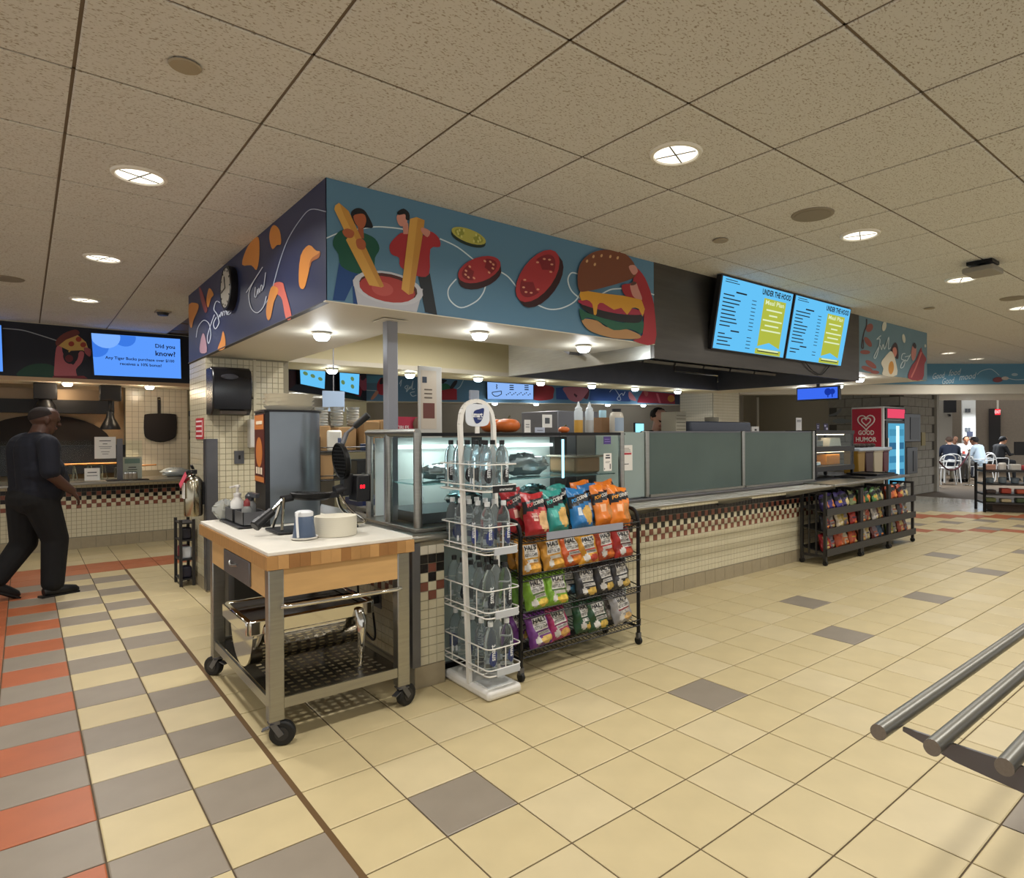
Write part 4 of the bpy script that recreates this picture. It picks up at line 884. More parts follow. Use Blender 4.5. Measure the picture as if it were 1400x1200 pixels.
m = MB(); text(m, '88', (1.452, wy-.0855, wz+.215), (1, 0, 0), (0, 0, 1), h=.022, lift=.001); m.build('red_digits', EM('led_red', '#ff2030', 3), wm)
# creamer on a saucer
sc_ = PZ(416, 737, ct); t = thing('saucer', 'small white saucer under the blue jug', 'saucer', tuple(sc_)); sc_ = Vector((sc_.x, sc_.y, ct+.001))
MB().lathe([(.0001, .003), (.045, .002), (.062, .011), (.066, .014), (.06, .004), (.04, .0)], sc_, 28).build('dish', C('#e4e1da', .3), t)
t = thing('syrup_jug', 'blue grey syrup jug with white lid and handle on a saucer', 'jug', (sc_.x, sc_.y, ct+.006)); jc = sc_+Vector((0, 0, .0045))
MB().lathe([(.0001, 0), (.053, 0), (.055, .006), (.042, .11), (.04, .112)], jc, 28).build('body', C('#4c5b73', .35), t)
MB().lathe([(.0405, .109), (.043, .113), (.043, .13), (.03, .138), (.0001, .139)], jc, 24).build('lid', C('#dfe1e4', .3), t)
hd = (-(CR*.12+_f*.99)).normalized(); hd.z = 0; hd.normalize()
MB().tube(smooth2([jc+hd*.04+Vector((0, 0, .132)), jc+hd*.068+Vector((0, 0, .125)), jc+hd*.064+Vector((0, 0, .06)), jc+hd*.058+Vector((0, 0, .012))], 4, False), .006, 8).build('handle', C('#e4e4e4', .3), t)
# stack of plates
pc = PZ(459, 731, ct)
pm = MB().lathe([(.0001, .0012), (.07, .0012), (.1035, .0068), (.105, .0066), (.105, .0012), (.1, 0), (.0001, 0)], (0, 0, 0), 32).mesh('plate', M('fibre_plate', '#d8d2c0', .7))
for i in range(17):
    o = bpy.data.objects.new('paper_plate', pm); COL.objects.link(o); o.location = (pc.x, pc.y, ct+.0015+i*.0058)
    lab = 'white fibre plate, topmost of the stack on the cart' if i == 16 else ('white fibre plate, lowest of the stack on the cart' if i == 0 else 'white fibre plate inside the stack on the cart, plate %s from the bottom' % ['', 'second', 'third', 'fourth', 'fifth', 'sixth', 'seventh', 'eighth', 'ninth', 'tenth', 'eleventh', 'twelfth', 'thirteenth', 'fourteenth', 'fifteenth', 'sixteenth'][i])
    tag(o, lab, 'plate', 'stack of plates on the cart')
# batter dispenser
dx_, dy_ = 1.26, 4.02
bd = thing('batter_dispenser', 'tall steel batter dispenser with an orange waffle sign on its front', 'dispenser', (dx_, dy_, ct))
th = math.radians(-5); RB_ = Matrix.Translation((dx_, dy_, ct)) @ Matrix.Rotation(th, 4, 'Z')
pf = [(-.16, -.15)]+[(.0+.155*math.sin(a), -.155*math.cos(a)) for a in [PI*i/12 for i in range(13)]]+[(-.16, .15)]
MB().prism(pf, (0, 0, .002), (1, 0, 0), (0, 1, 0), .655).xf(RB_).build('steel_shell', M('shell_steel', '#8a9299', .3, .9, noise=.06, nscale=4), bd)
MB().box(-.185, -.16, -.155, .155, 0, .655).xf(RB_).build('front_panel', BLKP, bd)
MB().prism([(-.19, -.165)]+[(.005+.162*math.sin(a), -.162*math.cos(a)) for a in [PI*i/12 for i in range(13)]]+[(-.19, .165)], (0, 0, .657), (1, 0, 0), (0, 1, 0), .012).xf(RB_).build('top_lid', BLKP, bd)
MB().box(-.19, -.186, -.145, .145, .24, .645).xf(RB_).build('sign', M('sign_brown', '#5a241c', .4), bd)
m = MB(); u, v = (0, -1, 0), (0, 0, 1)
m.add([(-.1905, .14, .555), (-.1905, -.14, .555), (-.1905, -.14, .64), (-.1905, .14, .64)], [(0, 1, 2, 3)]); m.add([(-.1905, .14, .245), (-.1905, -.14, .245), (-.1905, -.14, .275), (-.1905, .14, .275)], [(0, 1, 2, 3)])
pts = [(-.1907, .1*math.cos(2*PI*i/16), .42+.09*math.sin(2*PI*i/16)) for i in range(16)][::-1]; m.add(pts, [tuple(range(16))]); m.xf(RB_).build('sign_picture', M('waffle_orange', '#c9793a', .4), bd)
m = MB(); [m.box(-.1925, -.192, y0, y0+.05, .29, .33) for y0 in (-.1, -.03, .04)]; m.box(-.1925, -.192, -.11, .08, .585, .605); m.xf(RB_).build('lettering', M('sign_cream', '#f0dfc4', .5), bd, kind='stuff')
for i in range(4):
    o = MB().lathe([(.0001, 0), (.12, 0), (.142, .022), (.145, .026), (.13, .024), (.0001, .022)], (0, 0, 0), 32).build('bowl_lid', M('fibre_plate', '#d3cdbb', .7), loc=(0, 0, 0)); o.location = (dx_-.02, dy_, ct+.671+i*.0235)
    tag(o, ['lowest', 'second', 'third', 'topmost'][i]+' white fibre lid of the pile on the batter dispenser', 'lid', 'lids on the batter dispenser')
# tray with pans and bottles at the back of the cart
tx, ty = 1.0, 4.03
t = thing('serving_tray', 'black tray with steel pans at the back of the cart', 'tray', (tx, ty, ct)); MB().box(.90, 1.07, 3.80, 4.25, ct+.002, ct+.014).build('tray_sheet', BLKP, t, bevel=.004)
for i, y in enumerate((3.9, 4.13)):
    t = thing('steel_pan', ['open steel pan on the black tray, nearer one', 'open steel pan on the black tray, by the pump bottle'][i], 'pan', (.985, y, ct+.015)); m = MB(); z = ct+.0155
    m.box(.925, 1.045, y-.09, y+.09, z, z+.004)
    for q in ((.925, .929, y-.09, y+.09), (1.041, 1.045, y-.09, y+.09), (.925, 1.045, y-.09, y-.086), (.925, 1.045, y+.086, y+.09)): m.box(*q, z, z+.075)
    m.build('pan_body', STEELD, t)
t = thing('pump_bottle', 'white pump bottle standing in the steel pan on the cart', 'bottle', (.975, 4.14, ct+.022)); b = (.975, 4.14, ct+.0225)
MB().lathe([(.0001, 0), (.036, 0), (.038, .006), (.038, .10), (.02, .125), (.018, .14)], b, 20).build('body', C('#dcdcd8', .35), t)
MB().lathe([(.022, .138), (.022, .152), (.008, .155), (.008, .185), (.016, .187), (.016, .2), (.0001, .203)], b, 16).obox((.975, 4.14, ct+.0225+.195), (.93, 4.12, ct+.0225+.19), .012, .01).build('pump', C('#e6e6e2', .3), t)
t = thing('squeeze_bottle', 'clear squeeze bottle with dark cap on the cart tray', 'bottle', (.99, 3.93, ct+.022)); b = (.99, 3.93, ct+.0225)
MB().lathe([(.0001, 0), (.032, 0), (.034, .005), (.034, .1), (.02, .125)], b, 18).build('body', C('#9fa1a0', .15, trans=.5), t); MB().lathe([(.022, .12), (.026, .15), (.01, .17)], b, 14).obox((b[0], b[1], b[2]+.16), (b[0]+.03, b[1]-.05, b[2]+.15), .03, .022).build('cap', C('#3d4046', .3), t)
t = thing('squeeze_bottle', 'small clear bottle with red cap on the cart tray', 'bottle', (.96, 3.87, ct+.022)); b = (.96, 3.87, ct+.0225)
MB().lathe([(.0001, 0), (.026, 0), (.028, .005), (.028, .08), (.015, .1)], b, 18).build('body', C('#a5a7a5', .15, trans=.5), t); MB().lathe([(.017, .098), (.016, .125), (.004, .14)], b, 14).build('cap', C('#7c2a2c', .3), t)
t = thing('plastic_bag', 'crumpled clear plastic bag behind the pump bottle', 'bag', (.95, 4.3, ct)); m = MB().sphere((.94, 4.28, ct+.065), .06, 16, 10, (1.1, .9, 1.0)); rn = random.Random(3)
for i in range(len(m.v)): q = m.v[i]; m.v[i] = (q[0]+rn.uniform(-.012, .012), q[1]+rn.uniform(-.012, .012), max(ct+.002, q[2]+rn.uniform(-.012, .012)))
m.build('film', M('clear_film', '#cfd2cf', .1, trans=.6, ior=1.1), t)
# waste bin under and behind the cart
t = thing('waste_bin', 'dark square waste bin standing behind the cart', 'bin', (1.2, 5.0, 0)); MB().prism([(-.2, -.2), (.2, -.2), (.2, .2), (-.2, .2)], (1.22, 4.75, .002), (1, 0, 0), (0, 1, 0), .62).build('bin_body', M('bin_dark', '#2d2c28', .5), t, bevel=.03); MB().box(1.0, 1.44, 4.53, 4.97, .62, .65).build('bin_rim', BLKP, t, bevel=.01)
# ------------------------------------------------------------------ things on the tiled pier
t = thing('towel_dispenser', 'black paper towel dispenser on the tiled pier', 'dispenser', (1.44, 6.28, 1.6))
a, b = PY(288, 567, 6.2), PY(346, 505, 6.2)
pf = [(-.33, a.z), (-.14, a.z), (-.08, a.z+.05), (-.05, a.z+.28), (-.09, b.z-.03), (-.14, b.z), (-.33, b.z)]
x0, x1 = PY(289, 540, 6.12).x, PY(343, 540, 6.12).x
MB().prism([(p[0]+.326, p[1]) for p in pf], (x0, 6.33, 0), (0, -1, 0), (0, 0, 1), -(x1-x0)).build('housing', M('towel_black', '#1b1b20', .25), t, bevel=.012)
MB().box(x0+.06, x1-.06, 6.02, 6.1, a.z+.005, a.z+.03).build('towel_slot', M('slot', '#4a4038', .5), t); MB().lathe([(.0001, .006), (.06, .005), (.07, 0)], (0, 0, 0), 20, 1, .35).xf(Matrix.Translation(((x0+x1)/2-.03, 6.047, a.z+.33)) @ Matrix.Rotation(PI/2, 4, 'X')).build('badge', M('badge', '#3a3a42', .3), t)
MB().cyl((x1, 6.2, a.z+.16), (x1+.04, 6.2, a.z+.16), .012).build('crank', BLKP, t)
t = thing('soap_dispenser', 'white soap dispenser with dark window on the tiled pier', 'dispenser', (1.78, 6.28, 1.35)); a, b = PY(341, 612, 6.25), PY(372, 573, 6.25)
x1s = PY(372, 590, 6.25).x
MB().box(a.x, x1s+.05, 6.23, 6.325, a.z, b.z).build('housing', C('#d2d0ca', .3), t, bevel=.01); MB().box(a.x+.13, x1s+.03, 6.222, 6.23, a.z+.09, b.z-.025).build('window', M('soap_window', '#4b3a40', .2), t)
t = thing('switch_plate', 'grey steel switch plate on the tiled pier', 'switch', (1.5, 6.32, 1.2)); a, b = PY(320.5, 634, 6.325), PY(333.5, 616, 6.325); MB().box(a.x, b.x, 6.318, 6.3295, a.z, b.z).build('plate', STEELD, t); MB().box((a.x+b.x)/2-.008, (a.x+b.x)/2+.008, 6.312, 6.318, (a.z+b.z)/2-.018, (a.z+b.z)/2+.018).build('key_switch', BLKP, t)
sp = lambda x, y: PX(x, y, 1.236)
t = thing('safety_sign', 'small red fire extinguisher sign on the white pier side', 'sign', tuple(sp(273, 585))); a, b = sp(268.5, 600), sp(278, 571); MB().box(1.231, 1.2385, b.y, a.y, a.z, b.z).build('plate', M('sign_red', '#b8303c', .4), t)
m = MB(); u, v = Vector((0, -1, 0)), Vector((0, 0, 1))
m.box(1.2298, 1.2308, b.y+.015, b.y+.03, a.z+.02, b.z-.02)
for j in range(4): m.box(1.2298, 1.2308, b.y+.045, a.y-.02, a.z+.02+j*.045, a.z+.035+j*.045)
m.build('lettering', M('sign_white', '#e8d8d8', .5), t, kind='stuff')
# fire extinguisher hanging on the pier side
ex = PX(264, 650, 1.15); q = (1.15, ex.y, .684); t = thing('fire_extinguisher', 'polished steel fire extinguisher hanging on the pier side', 'fire extinguisher', q)
MB().lathe([(.0001, 0), (.068, 0), (.075, .015), (.075, .31), (.05, .35), (.022, .365), (.022, .38)], q, 24).build('cylinder', M('extinguisher_steel', '#b7b09c', .18, 1), t)
MB().box(q[0]-.025, q[0]+.025, q[1]-.04, q[1]+.03, q[2]+.375, q[2]+.41).obox((q[0], q[1], q[2]+.42), (q[0]-.03, q[1]-.1, q[2]+.455), .022, .01).obox((q[0], q[1], q[2]+.4), (q[0]-.03, q[1]-.1, q[2]+.395), .022, .01).build('valve', BLKP, t)
MB().tube(smooth2([(q[0], q[1]+.03, q[2]+.39), (q[0]-.03, q[1]+.11, q[2]+.38), (q[0]-.05, q[1]+.09, q[2]+.25), (q[0]-.05, q[1]+.08, q[2]+.03)], 5, False), .011, 8).build('hose', RUBBER, t)
MB().box(q[0]-.079, q[0]-.074, q[1]-.05, q[1]+.05, q[2]+.16, q[2]+.3).build('instruction_label', PAPER, t); MB().obox((q[0]-.06, q[1]-.03, q[2]+.38), (q[0]-.1, q[1]+.02, q[2]+.27), .08, .003, (1, 0, 0)).build('tag', M('tag_pink', '#d7566a', .6), t)
MB().box(q[0]+.06, 1.2425, q[1]-.03, q[1]+.03, q[2]+.1, q[2]+.3).build('wall_hook', BLKP, t)
t = thing('card_rack', 'narrow black wire rack standing at the foot of the pier', 'rack', (1.12, 6.75, 0))
for x in (1.10, 1.205):
    for y in (6.72, 6.98): MB().box(x-.012, x+.012, y-.012, y+.012, .005, .62).build('leg', DGREY, t)
for z in (.06, .24, .42, .58): MB().box(1.095, 1.21, 6.71, 6.99, z, z+.012).build('shelf', DGREY, t)
for i, (z, c) in enumerate(((.072, '#2b2b3c'), (.252, '#cfd4da'), (.432, '#30303a'), (.252, '#7a2c3a'))):
    tag(MB().box(1.11, 1.195, 6.74+(.13 if i == 3 else 0), 6.85+(.11 if i == 3 else .0), z+.001, z+.11).build('packet', C(c, .4), loc=(1.15, 6.8, z), bevel=.015), ['dark packet on the lowest shelf of the narrow rack', 'pale packet on the middle shelf of the narrow rack', 'black packet on the upper shelf of the narrow rack', 'dark red packet on the middle shelf of the narrow rack'][i], 'packet')
# ================================================================== DELI CASE
qx0, qx1, qy0, qy1, qz = 1.84, 3.36, 3.22, 3.95, 1.405
dc = thing('deli_case', 'glass fronted deli display case on the island corner', 'display case', ((qx0+qx1)/2, (qy0+qy1)/2, 0))
MB().box(qx0, qx1, qy0+.02, qy1, .06, .80).build('base_cabinet', STEELD, dc)
MB().box(qx0, qx1, qy0, qy0+.018, .08, .80).build('front_panel', FROST2, dc)
MB().box(qx0+.05, qx1-.05, qy0+.06, qy1-.05, .002, .06).build('plinth', BLKP, dc)
MB().box(1.66, qx1+.03, qy0-.02, qy1+.02, .846, .866).build('deck', STEELH, dc, bevel=.004)
for x, y in ((1.70, 3.25), (1.70, 3.62), (3.345, 3.25), (3.345, 3.9), (1.70, 3.9)):
    MB().cyl((x, y, .866), (x, y, qz), .024, 14).build('corner_post', STEEL, dc)
MB().tube([(1.70, 3.92, qz), (1.70, 3.25, qz)], .024, 12).build('top_rail', STEEL, dc)
MB().box(1.72, 3.36, 3.235, 3.26, qz-.02, qz).build('top_rail', BLACK, dc); MB().box(1.72, 3.44, 3.3, 3.93, qz-.018, qz-.006).build('top_shelf', M('case_top', '#3d4142', .15, .3), dc)
MB().box(1.73, 3.33, 3.238, 3.244, .868, qz-.03).build('front_glass', GLASS, dc); MB().box(1.698, 1.704, 3.27, 3.6, .868, qz-.03).build('side_glass', GLASS, dc)
MB().box(1.74, 3.33, 3.30, 3.75, 1.10, 1.108).build('glass_shelf', M('shelf_glass', '#a9cdd0', .05, trans=.8, ior=1.2), dc)
MB().box(1.74, 3.33, 3.90, 3.915, .87, 1.375).build('back_panel', M('case_back', '#cfd8d6', .4), dc)
for x0, x1 in ((1.80, 2.44), (2.55, 3.2)): MB().box(x0, x1, 3.86, 3.9, 1.30, 1.325).build('light_strip', EM('case_light', '#eaf6f4', 2.2), dc)
MB().box(2.47, 2.52, 3.84, 3.9, .87, 1.375).build('back_mullion', DGREY, dc); MB().box(3.2, 3.33, 3.84, 3.9, .87, 1.375).build('back_mullion', DGREY, dc)
p = PY(769, 610, 3.236); MB().box(p.x-.006, p.x+.006, 3.226, 3.238, 1.10, 1.36).build('led_edge', EM('led_edge', '#a9eaff', 2.2), dc)
for y, z0, z1 in ((3.55, .868, .93),): MB().box(1.78, 3.3, 3.35, 3.85, z0, z1).build('pan_well', STEELD, dc)
[lamp('case_lamp', (x, 3.7, 1.37), 2.2, (.9, 1, .97), .1, 3.0) for x in (2.1, 2.9)]
def crumple(name, label, c, r, sc, mat, seed, cat, parent=None, j=.2):
    t = thing(name, label, cat, (c[0], c[1], c[2]-r*sc[2])); m = MB().sphere(c, r, 18, 11, sc); rn = random.Random(seed)
    for i in range(len(m.v)):
        q = Vector(m.v[i])-Vector(c); k = 1+rn.uniform(-j, j); m.v[i] = (c[0]+q.x*k, c[1]+q.y*k, max(c[2]-r*sc[2]+.001, c[2]+q.z*k))
    m.mesh; o = m.build('wrapped_body', mat, t); return t
FILM = M('foil_film', '#c3cfd6', .12, .35, bump=.4, bscale=25); FOIL = M('foil', '#c8ccd0', .2, 1, bump=.5, bscale=30)
for i, (px, r, sc, mt, l) in enumerate(((672, .12, (1.3, .9, .6), FILM, 'plastic wrapped platter on the case shelf, nearest the bottle rack'), (718, .12, (1.6, .9, .62), FILM, 'plastic wrapped platter on the case shelf, middle one'))):
    p = PY(px, 640, 3.52); crumple('wrapped_platter', l, (p.x, 3.52, 1.109+r*sc[2]), r, sc, mt, i, 'platter')
p = PY(800, 635, 3.52); t = thing('bread_tray', 'long brown loaf tray under plastic film at the right end of the case', 'tray', (p.x, 3.5, 1.1))
MB().box(p.x-.22, 3.26, 3.38, 3.68, 1.110, 1.235).build('brown_tray', M('bread_brown', '#8a6a4a', .45, bump=.3, bscale=14), t, bevel=.02); MB().box(p.x-.24, 3.28, 3.36, 3.7, 1.225, 1.24).build('film_cover', M('film_clear', '#c8bfb2', .1, trans=.5, ior=1.1), t, bevel=.006)
for i, px in enumerate((700, 735, 640)):
    p = PY(px, 660, 3.5); crumple('wrapped_tray', 'foil wrapped tray on the lower deck of the case, '+['middle', 'right', 'left'][i]+' one', (p.x, 3.55, .985), .09, (1.3, 1, .6), FOIL if i else FILM, 10+i, 'tray')
p = PY(600, 645, 3.6); crumple('wrapped_tray', 'plastic wrapped tray at the left end of the case shelf', (2.0, 3.55, 1.109+.05), .1, (1.2, .9, .5), FILM, 20, 'tray')
# on top of the case
zt_ = qz-.005
PUMP = M('pumpkin_skin', '#c8672a', .4, noise=.1)
def pumpkin(label, px, py, r, y=3.55, z=zt_+.001):
    p = PY(px, py, y); t = thing('pumpkin', label, 'pumpkin', (p.x, y, z)); m = MB(); n, k = 28, 9
    for j in range(k+1):
        a = PI*j/k
        for i in range(n): b = 2*PI*i/n; q = r*(math.sin(a)+.02)*(1-.09*(abs(math.cos(4*b))**.5 < .45)); m.v.append((p.x+q*math.cos(b), y+q*math.sin(b), z+r*.62-r*.62*math.cos(a)*(1-.25*math.exp(-(math.sin(a)*3)**2))))
    for j in range(k):
        for i in range(n): m.f.append((j*n+i, j*n+(i+1) % n, (j+1)*n+(i+1) % n, (j+1)*n+i)); m.k.append(0)
    m.build('flesh', PUMP, t); MB().tube([(p.x, y, z+r*1.0), (p.x+.005, y, z+r*1.2), (p.x+.02, y, z+r*1.4)], [.009, .006, .007], 7).build('stem', M('stem_green', '#4d4a2a', .7), t)
pumpkin('orange pumpkin on the deli case, left one', 674, 585, .085, 3.62); pumpkin('orange pumpkin on the deli case, right one with a dark stem', 694, 585, .085, 3.50)
pumpkin('small orange gourd on the case top left of the squeeze bottles', 771, 595, .04, 3.4)
for i, (px, pc_, tp, l) in enumerate(((791, '#c79a45', .6, 'squeeze bottle half full of yellow sauce on the deli case'), (806, '#b5b6b4', .5, 'clear squeeze bottle half full of white sauce on the deli case'))):
    p = PY(px, 590, 3.5); t = thing('squeeze_bottle', l, 'bottle', (p.x, 3.5, zt_)); b = (p.x, 3.5, zt_+.001)
    MB().lathe([(.0001, 0), (.032, 0), (.033, .004), (.033, .098)], b, 20).build('sauce', C(pc_, .3), t); MB().lathe([(.033, .098), (.033, .16), (.026, .175)], b, 20).build('bottle_body', C('#c9d4dc', .2), t); MB().lathe([(.027, .174), (.027, .186), (.014, .2), (.005, .235), (.0001, .236)], b, 16).build('nozzle', C('#d8e2ea', .3), t)
p = PY(824, 590, 3.5); t = thing('spray_can', 'pale blue spray bottle with light blue cap on the deli case', 'bottle', (p.x, 3.5, zt_)); b = (p.x, 3.5, zt_+.001)
MB().lathe([(.0001, 0), (.026, 0), (.027, .13)], b, 20).build('can', C('#8fc4d4', .3), t); MB().lathe([(.029, .118), (.029, .172), (.026, .176), (.0001, .176)], b, 20).build('cap', C('#a9d3e6', .3), t); MB().box(b[0]-.02, b[0]+.02, b[1]-.029, b[1]-.026, b[2]+.03, b[2]+.1).build('label_strip', C('#cfe4e0', .4), t)
p = PY(843, 590, 3.36); t = thing('sauce_jar', 'white labelled jar with black lid on the deli case corner', 'jar', (p.x, 3.36, zt_)); b = (p.x, 3.36, zt_+.001)
MB().lathe([(.0001, 0), (.052, 0), (.054, .01), (.054, .12), (.046, .15), (.032, .16)], b, 22).build('body', C('#bdb8ac', .3), t); MB().lathe([(.034, .155), (.036, .182), (.0001, .184)], b, 20).build('lid', BLKP, t); MB().prism([(.055*math.cos(a), .055*math.sin(a)) for a in [-2.6+1.9*i/8 for i in range(9)]]+[(.0545*math.cos(a), .0545*math.sin(a)) for a in [-.7-1.9*i/8 for i in range(9)]], (b[0], b[1], b[2]+.015), (1, 0, 0), (0, 1, 0), .1).build('label', C('#8fa0b4', .5), t)
t = thing('cardboard_box', 'brown cardboard box behind the white jar on the case', 'box', (3.38, 3.5, zt_)); MB().box(3.34, 3.43, 3.45, 3.55, zt_+.001, zt_+.12).build('carton', C('#8a6a4c', .8), t)
# notices
def card(name, label, px, py, w, h, y, z=None, cat='notice', face=PAPER, dark='#3a3a40', lines=(), th=.003, parts=(), foot=False, facing='y'):
    p = PY(px, py, y); zz = p.z if z is None else z; t = thing(name, label, cat, (p.x, y, zz))
    MB().box(p.x-w/2, p.x+w/2, y-th, y, zz, zz+h).build('sheet', face, t)
    if foot: MB().box(p.x-w/2, p.x+w/2, y-.02, y+.05, zz-.004, zz+.0).build('stand_foot', C('#d0d4d4', .1), t)
    m = MB()
    for (s, fx, fz, fw, fh) in lines:
        if s: text(m, s, (p.x-w/2+fx*w, y-th, zz+fz*h), (1, 0, 0), (0, 0, 1), w=fw*w, h=fh*h, lift=.0008)
        else: q = [(p.x-w/2+fx*w, y-th-.0008, zz+fz*h), (p.x-w/2+(fx+fw)*w, y-th-.0008, zz+fz*h), (p.x-w/2+(fx+fw)*w, y-th-.0008, zz+(fz+fh)*h), (p.x-w/2+fx*w, y-th-.0008, zz+(fz+fh)*h)]; m.add(q, [(0, 1, 2, 3)])
    if m.v: m.build('lettering', P(dark), t, kind='stuff')
    for (c, fx, fz, fw, fh) in parts:
        MB().add([(p.x-w/2+fx*w, y-th-.0006, zz+fz*h), (p.x-w/2+(fx+fw)*w, y-th-.0006, zz+fz*h), (p.x-w/2+(fx+fw)*w, y-th-.0006, zz+(fz+fh)*h), (p.x-w/2+fx*w, y-th-.0006, zz+(fz+fh)*h)], [(0, 1, 2, 3)]).build('printed_block', P(c), t)
    return t
card('table_sign', 'white hanging card with a heading at the right end of the deli case', 830.5, 643.5, .078, .125, 3.222, lines=(('', .25, .85, .5, .07), ('', .2, .7, .6, .09), ('', .2, .52, .6, .02), ('', .2, .46, .5, .02), ('', .75, .1, .12, .3), ('', .05, .08, .1, .08)))
card('purple_sticker', 'small purple sticker on the glass at the right end of the deli case', 830, 607, .07, .055, 3.232, face=P('#4a3a7c'), dark='#8f80c0', lines=(('', .1, .6, .7, .06), ('', .1, .3, .8, .06)))
card('paper_notice', 'white notice with a red bar taped to the clear glass screen', 857, 643, .13, .21, 3.644, dark='#555555', lines=(('', .1, .8, .7, .02), ('', .1, .74, .75, .02), ('', .1, .86, .6, .02), ('', .1, .24, .55, .03)), parts=(('#b8404c', .05, .62, .85, .08),))
card('price_card', 'small white card on the steel cabinet behind the deli case, framed picture', 748, 588, .1, .105, 3.98, z=1.42+.03, lines=(), parts=(('#55585c', .25, .3, .5, .45),))
t = thing('steel_cabinet', 'grey steel cabinet standing behind the deli case', 'cabinet', (3.5, 4.6, 1.0)); a, b = PY(713, 598, 4.5), PY(767, 565, 4.5); MB().box(a.x, b.x, 4.0, 4.5, .9, b.z).build('cabinet_shell', STEELD, t, bevel=.006); MB().box(a.x+.2, b.x-.05, 3.99, 4.0, .95, b.z-.05).build('door', M('cab_door', '#7e7a74', .4, .6), t)
card('leaning_card', 'narrow white card leaning on the cabinet beside the framed card', 721, 592, .06, .1, 3.97, z=1.41, lines=(('', .2, .6, .6, .05), ('', .2, .4, .6, .05)), foot=True)
card('price_tag', 'pale price tag below the framed card', 738, 598, .1, .05, 3.96, z=1.40, lines=(('', .2, .5, .6, .08),), face=P('#b9bfd0'))
# poster frame standing behind the case, left
p = PY(584, 590, 3.97); t = thing('poster_frame', 'tall white framed poster beside the steel post', 'poster', (p.x, 3.97, 1.2)); a, b = PY(573, 592, 3.97), PY(604, 502, 3.97)
MB().box(a.x, b.x, 3.97, 3.99, .87, b.z).build('frame', C('#c9c6bf', .4), t, bevel=.004); MB().add([(a.x+.015, 3.968, a.z+.03), (b.x-.045, 3.968, a.z+.03), (b.x-.045, 3.968, b.z-.03), (a.x+.015, 3.968, b.z-.03)], [(0, 1, 2, 3)]).build('poster_sheet', P('#cbbfae'), t)
pw_ = b.x-a.x; ph_ = b.z-a.z; m = MB(); pts = [(a.x+.05+.035*math.cos(k*PI/6), 3.967, a.z+.38*ph_+.07*math.sin(k*PI/6)) for k in range(12)]
MB().add([(a.x+.03, 3.967, a.z+.22*ph_), (b.x-.06, 3.967, a.z+.22*ph_), (b.x-.06, 3.967, a.z+.45*ph_), (a.x+.03, 3.967, a.z+.45*ph_)], [(0, 1, 2, 3)]).build('picture', P('#6d3f38'), t); MB().add([(a.x+.025, 3.9665, a.z+.75*ph_), (a.x+.06, 3.9665, a.z+.75*ph_), (a.x+.06, 3.9665, a.z+.84*ph_), (a.x+.025, 3.9665, a.z+.84*ph_)], [(0, 1, 2, 3)]).build('logo', P('#39404e'), t)
m = MB(); [m.box(a.x+.04, b.x-.08, 3.966, 3.967, a.z+ph_*f_, a.z+ph_*(f_+.02)) for f_ in (.52, .58, .64)]; m.build('lettering', P('#6a5f55'), t, kind='stuff')
# ================================================================== CRISP BAGS
LINK_TX = {}
def bag_mesh(w, h, d, design, seed, nu=18, nv=22, txt=True):
    """pillow bag standing on z=0, front to -y; flat print on the front faces"""
    rn = random.Random(seed); ph = [rn.uniform(0, 6) for _ in range(6)]
    def th(u, v):
        e = max(0, 1-abs(2*u-1)**2.6); f = min(1, (v/.14)**.7) if v < .5 else min(1, ((1-v)/.2)**.8)
        return d/2*e**.6*max(0, f)*(1.12-.35*v)
    def wr(u, v):
        k = min(1, 5*v*(1-v)); return k*.006*(math.sin(9*u+ph[0]+4*v)+.7*math.sin(17*v+ph[1]-6*u)+.5*math.sin(23*u+ph[2]+11*v))+(.006*math.sin(14*u+ph[3]) if v > .9 else 0)+(.005*math.sin(12*u+ph[4]) if v < .08 else 0)
    def P3(u, v, front=True):
        sq = 1-.05*math.sin(PI*v)*1.0
        x = (u-.5)*w*sq; z = v*h+.008*math.sin(5*u+ph[5])*(v > .85)
        return (x, (-1 if front else 1)*th(u, v)+wr(u, v)*(1 if front else .6), z)
    m = MB()
    for fr in (True, False):
        b = len(m.v)
        for j in range(nv+1):
            for i in range(nu+1): m.v.append(P3(i/nu, j/nv, fr))
        for j in range(nv):
            for i in range(nu):
                q = (b+j*(nu+1)+i, b+j*(nu+1)+i+1, b+(j+1)*(nu+1)+i+1, b+(j+1)*(nu+1)+i)
                m.f.append(q if fr else q[::-1]); m.k.append(design((i+.5)/nu, (j+.5)/nv) if fr else 0)
    return m, P3
def wraptext(P3, s, u0, v0, wu, hv, lift=.0025, **k):
    vv, ff, tw, th = text_geo(s, **k); m = MB()
    m.add([Vector(P3(u0+x/tw*wu, v0+y/th*hv))+Vector((0, -lift, 0)) for x, y in vv], ff); return m
def d_hal(col):
    def f(u, v):
        if .2 < u < .84 and .47 < v < .83: return 1
        if .2 < u < .84 and .41 < v < .47: return 3
        if .25 < u < .86 and .31 < v < .40: return 1
        if (u-.66)**2/.07+(v-.17)**2/.012 < 1: return 2
        if (u-.28)**2+(v-.2)**2 < .014: return 1
        return 0
    return f
def d_pop(col):
    def f(u, v):
        b = v-.28*(u-.5)*.6
        if .60 < b < .84: return 1
        if (u-.72)**2/.05+(v-.33)**2/.05 < 1 and v < .56: return 2
        if .2 < u < .46 and .3 < v < .5: return 3
        return 0
    return f
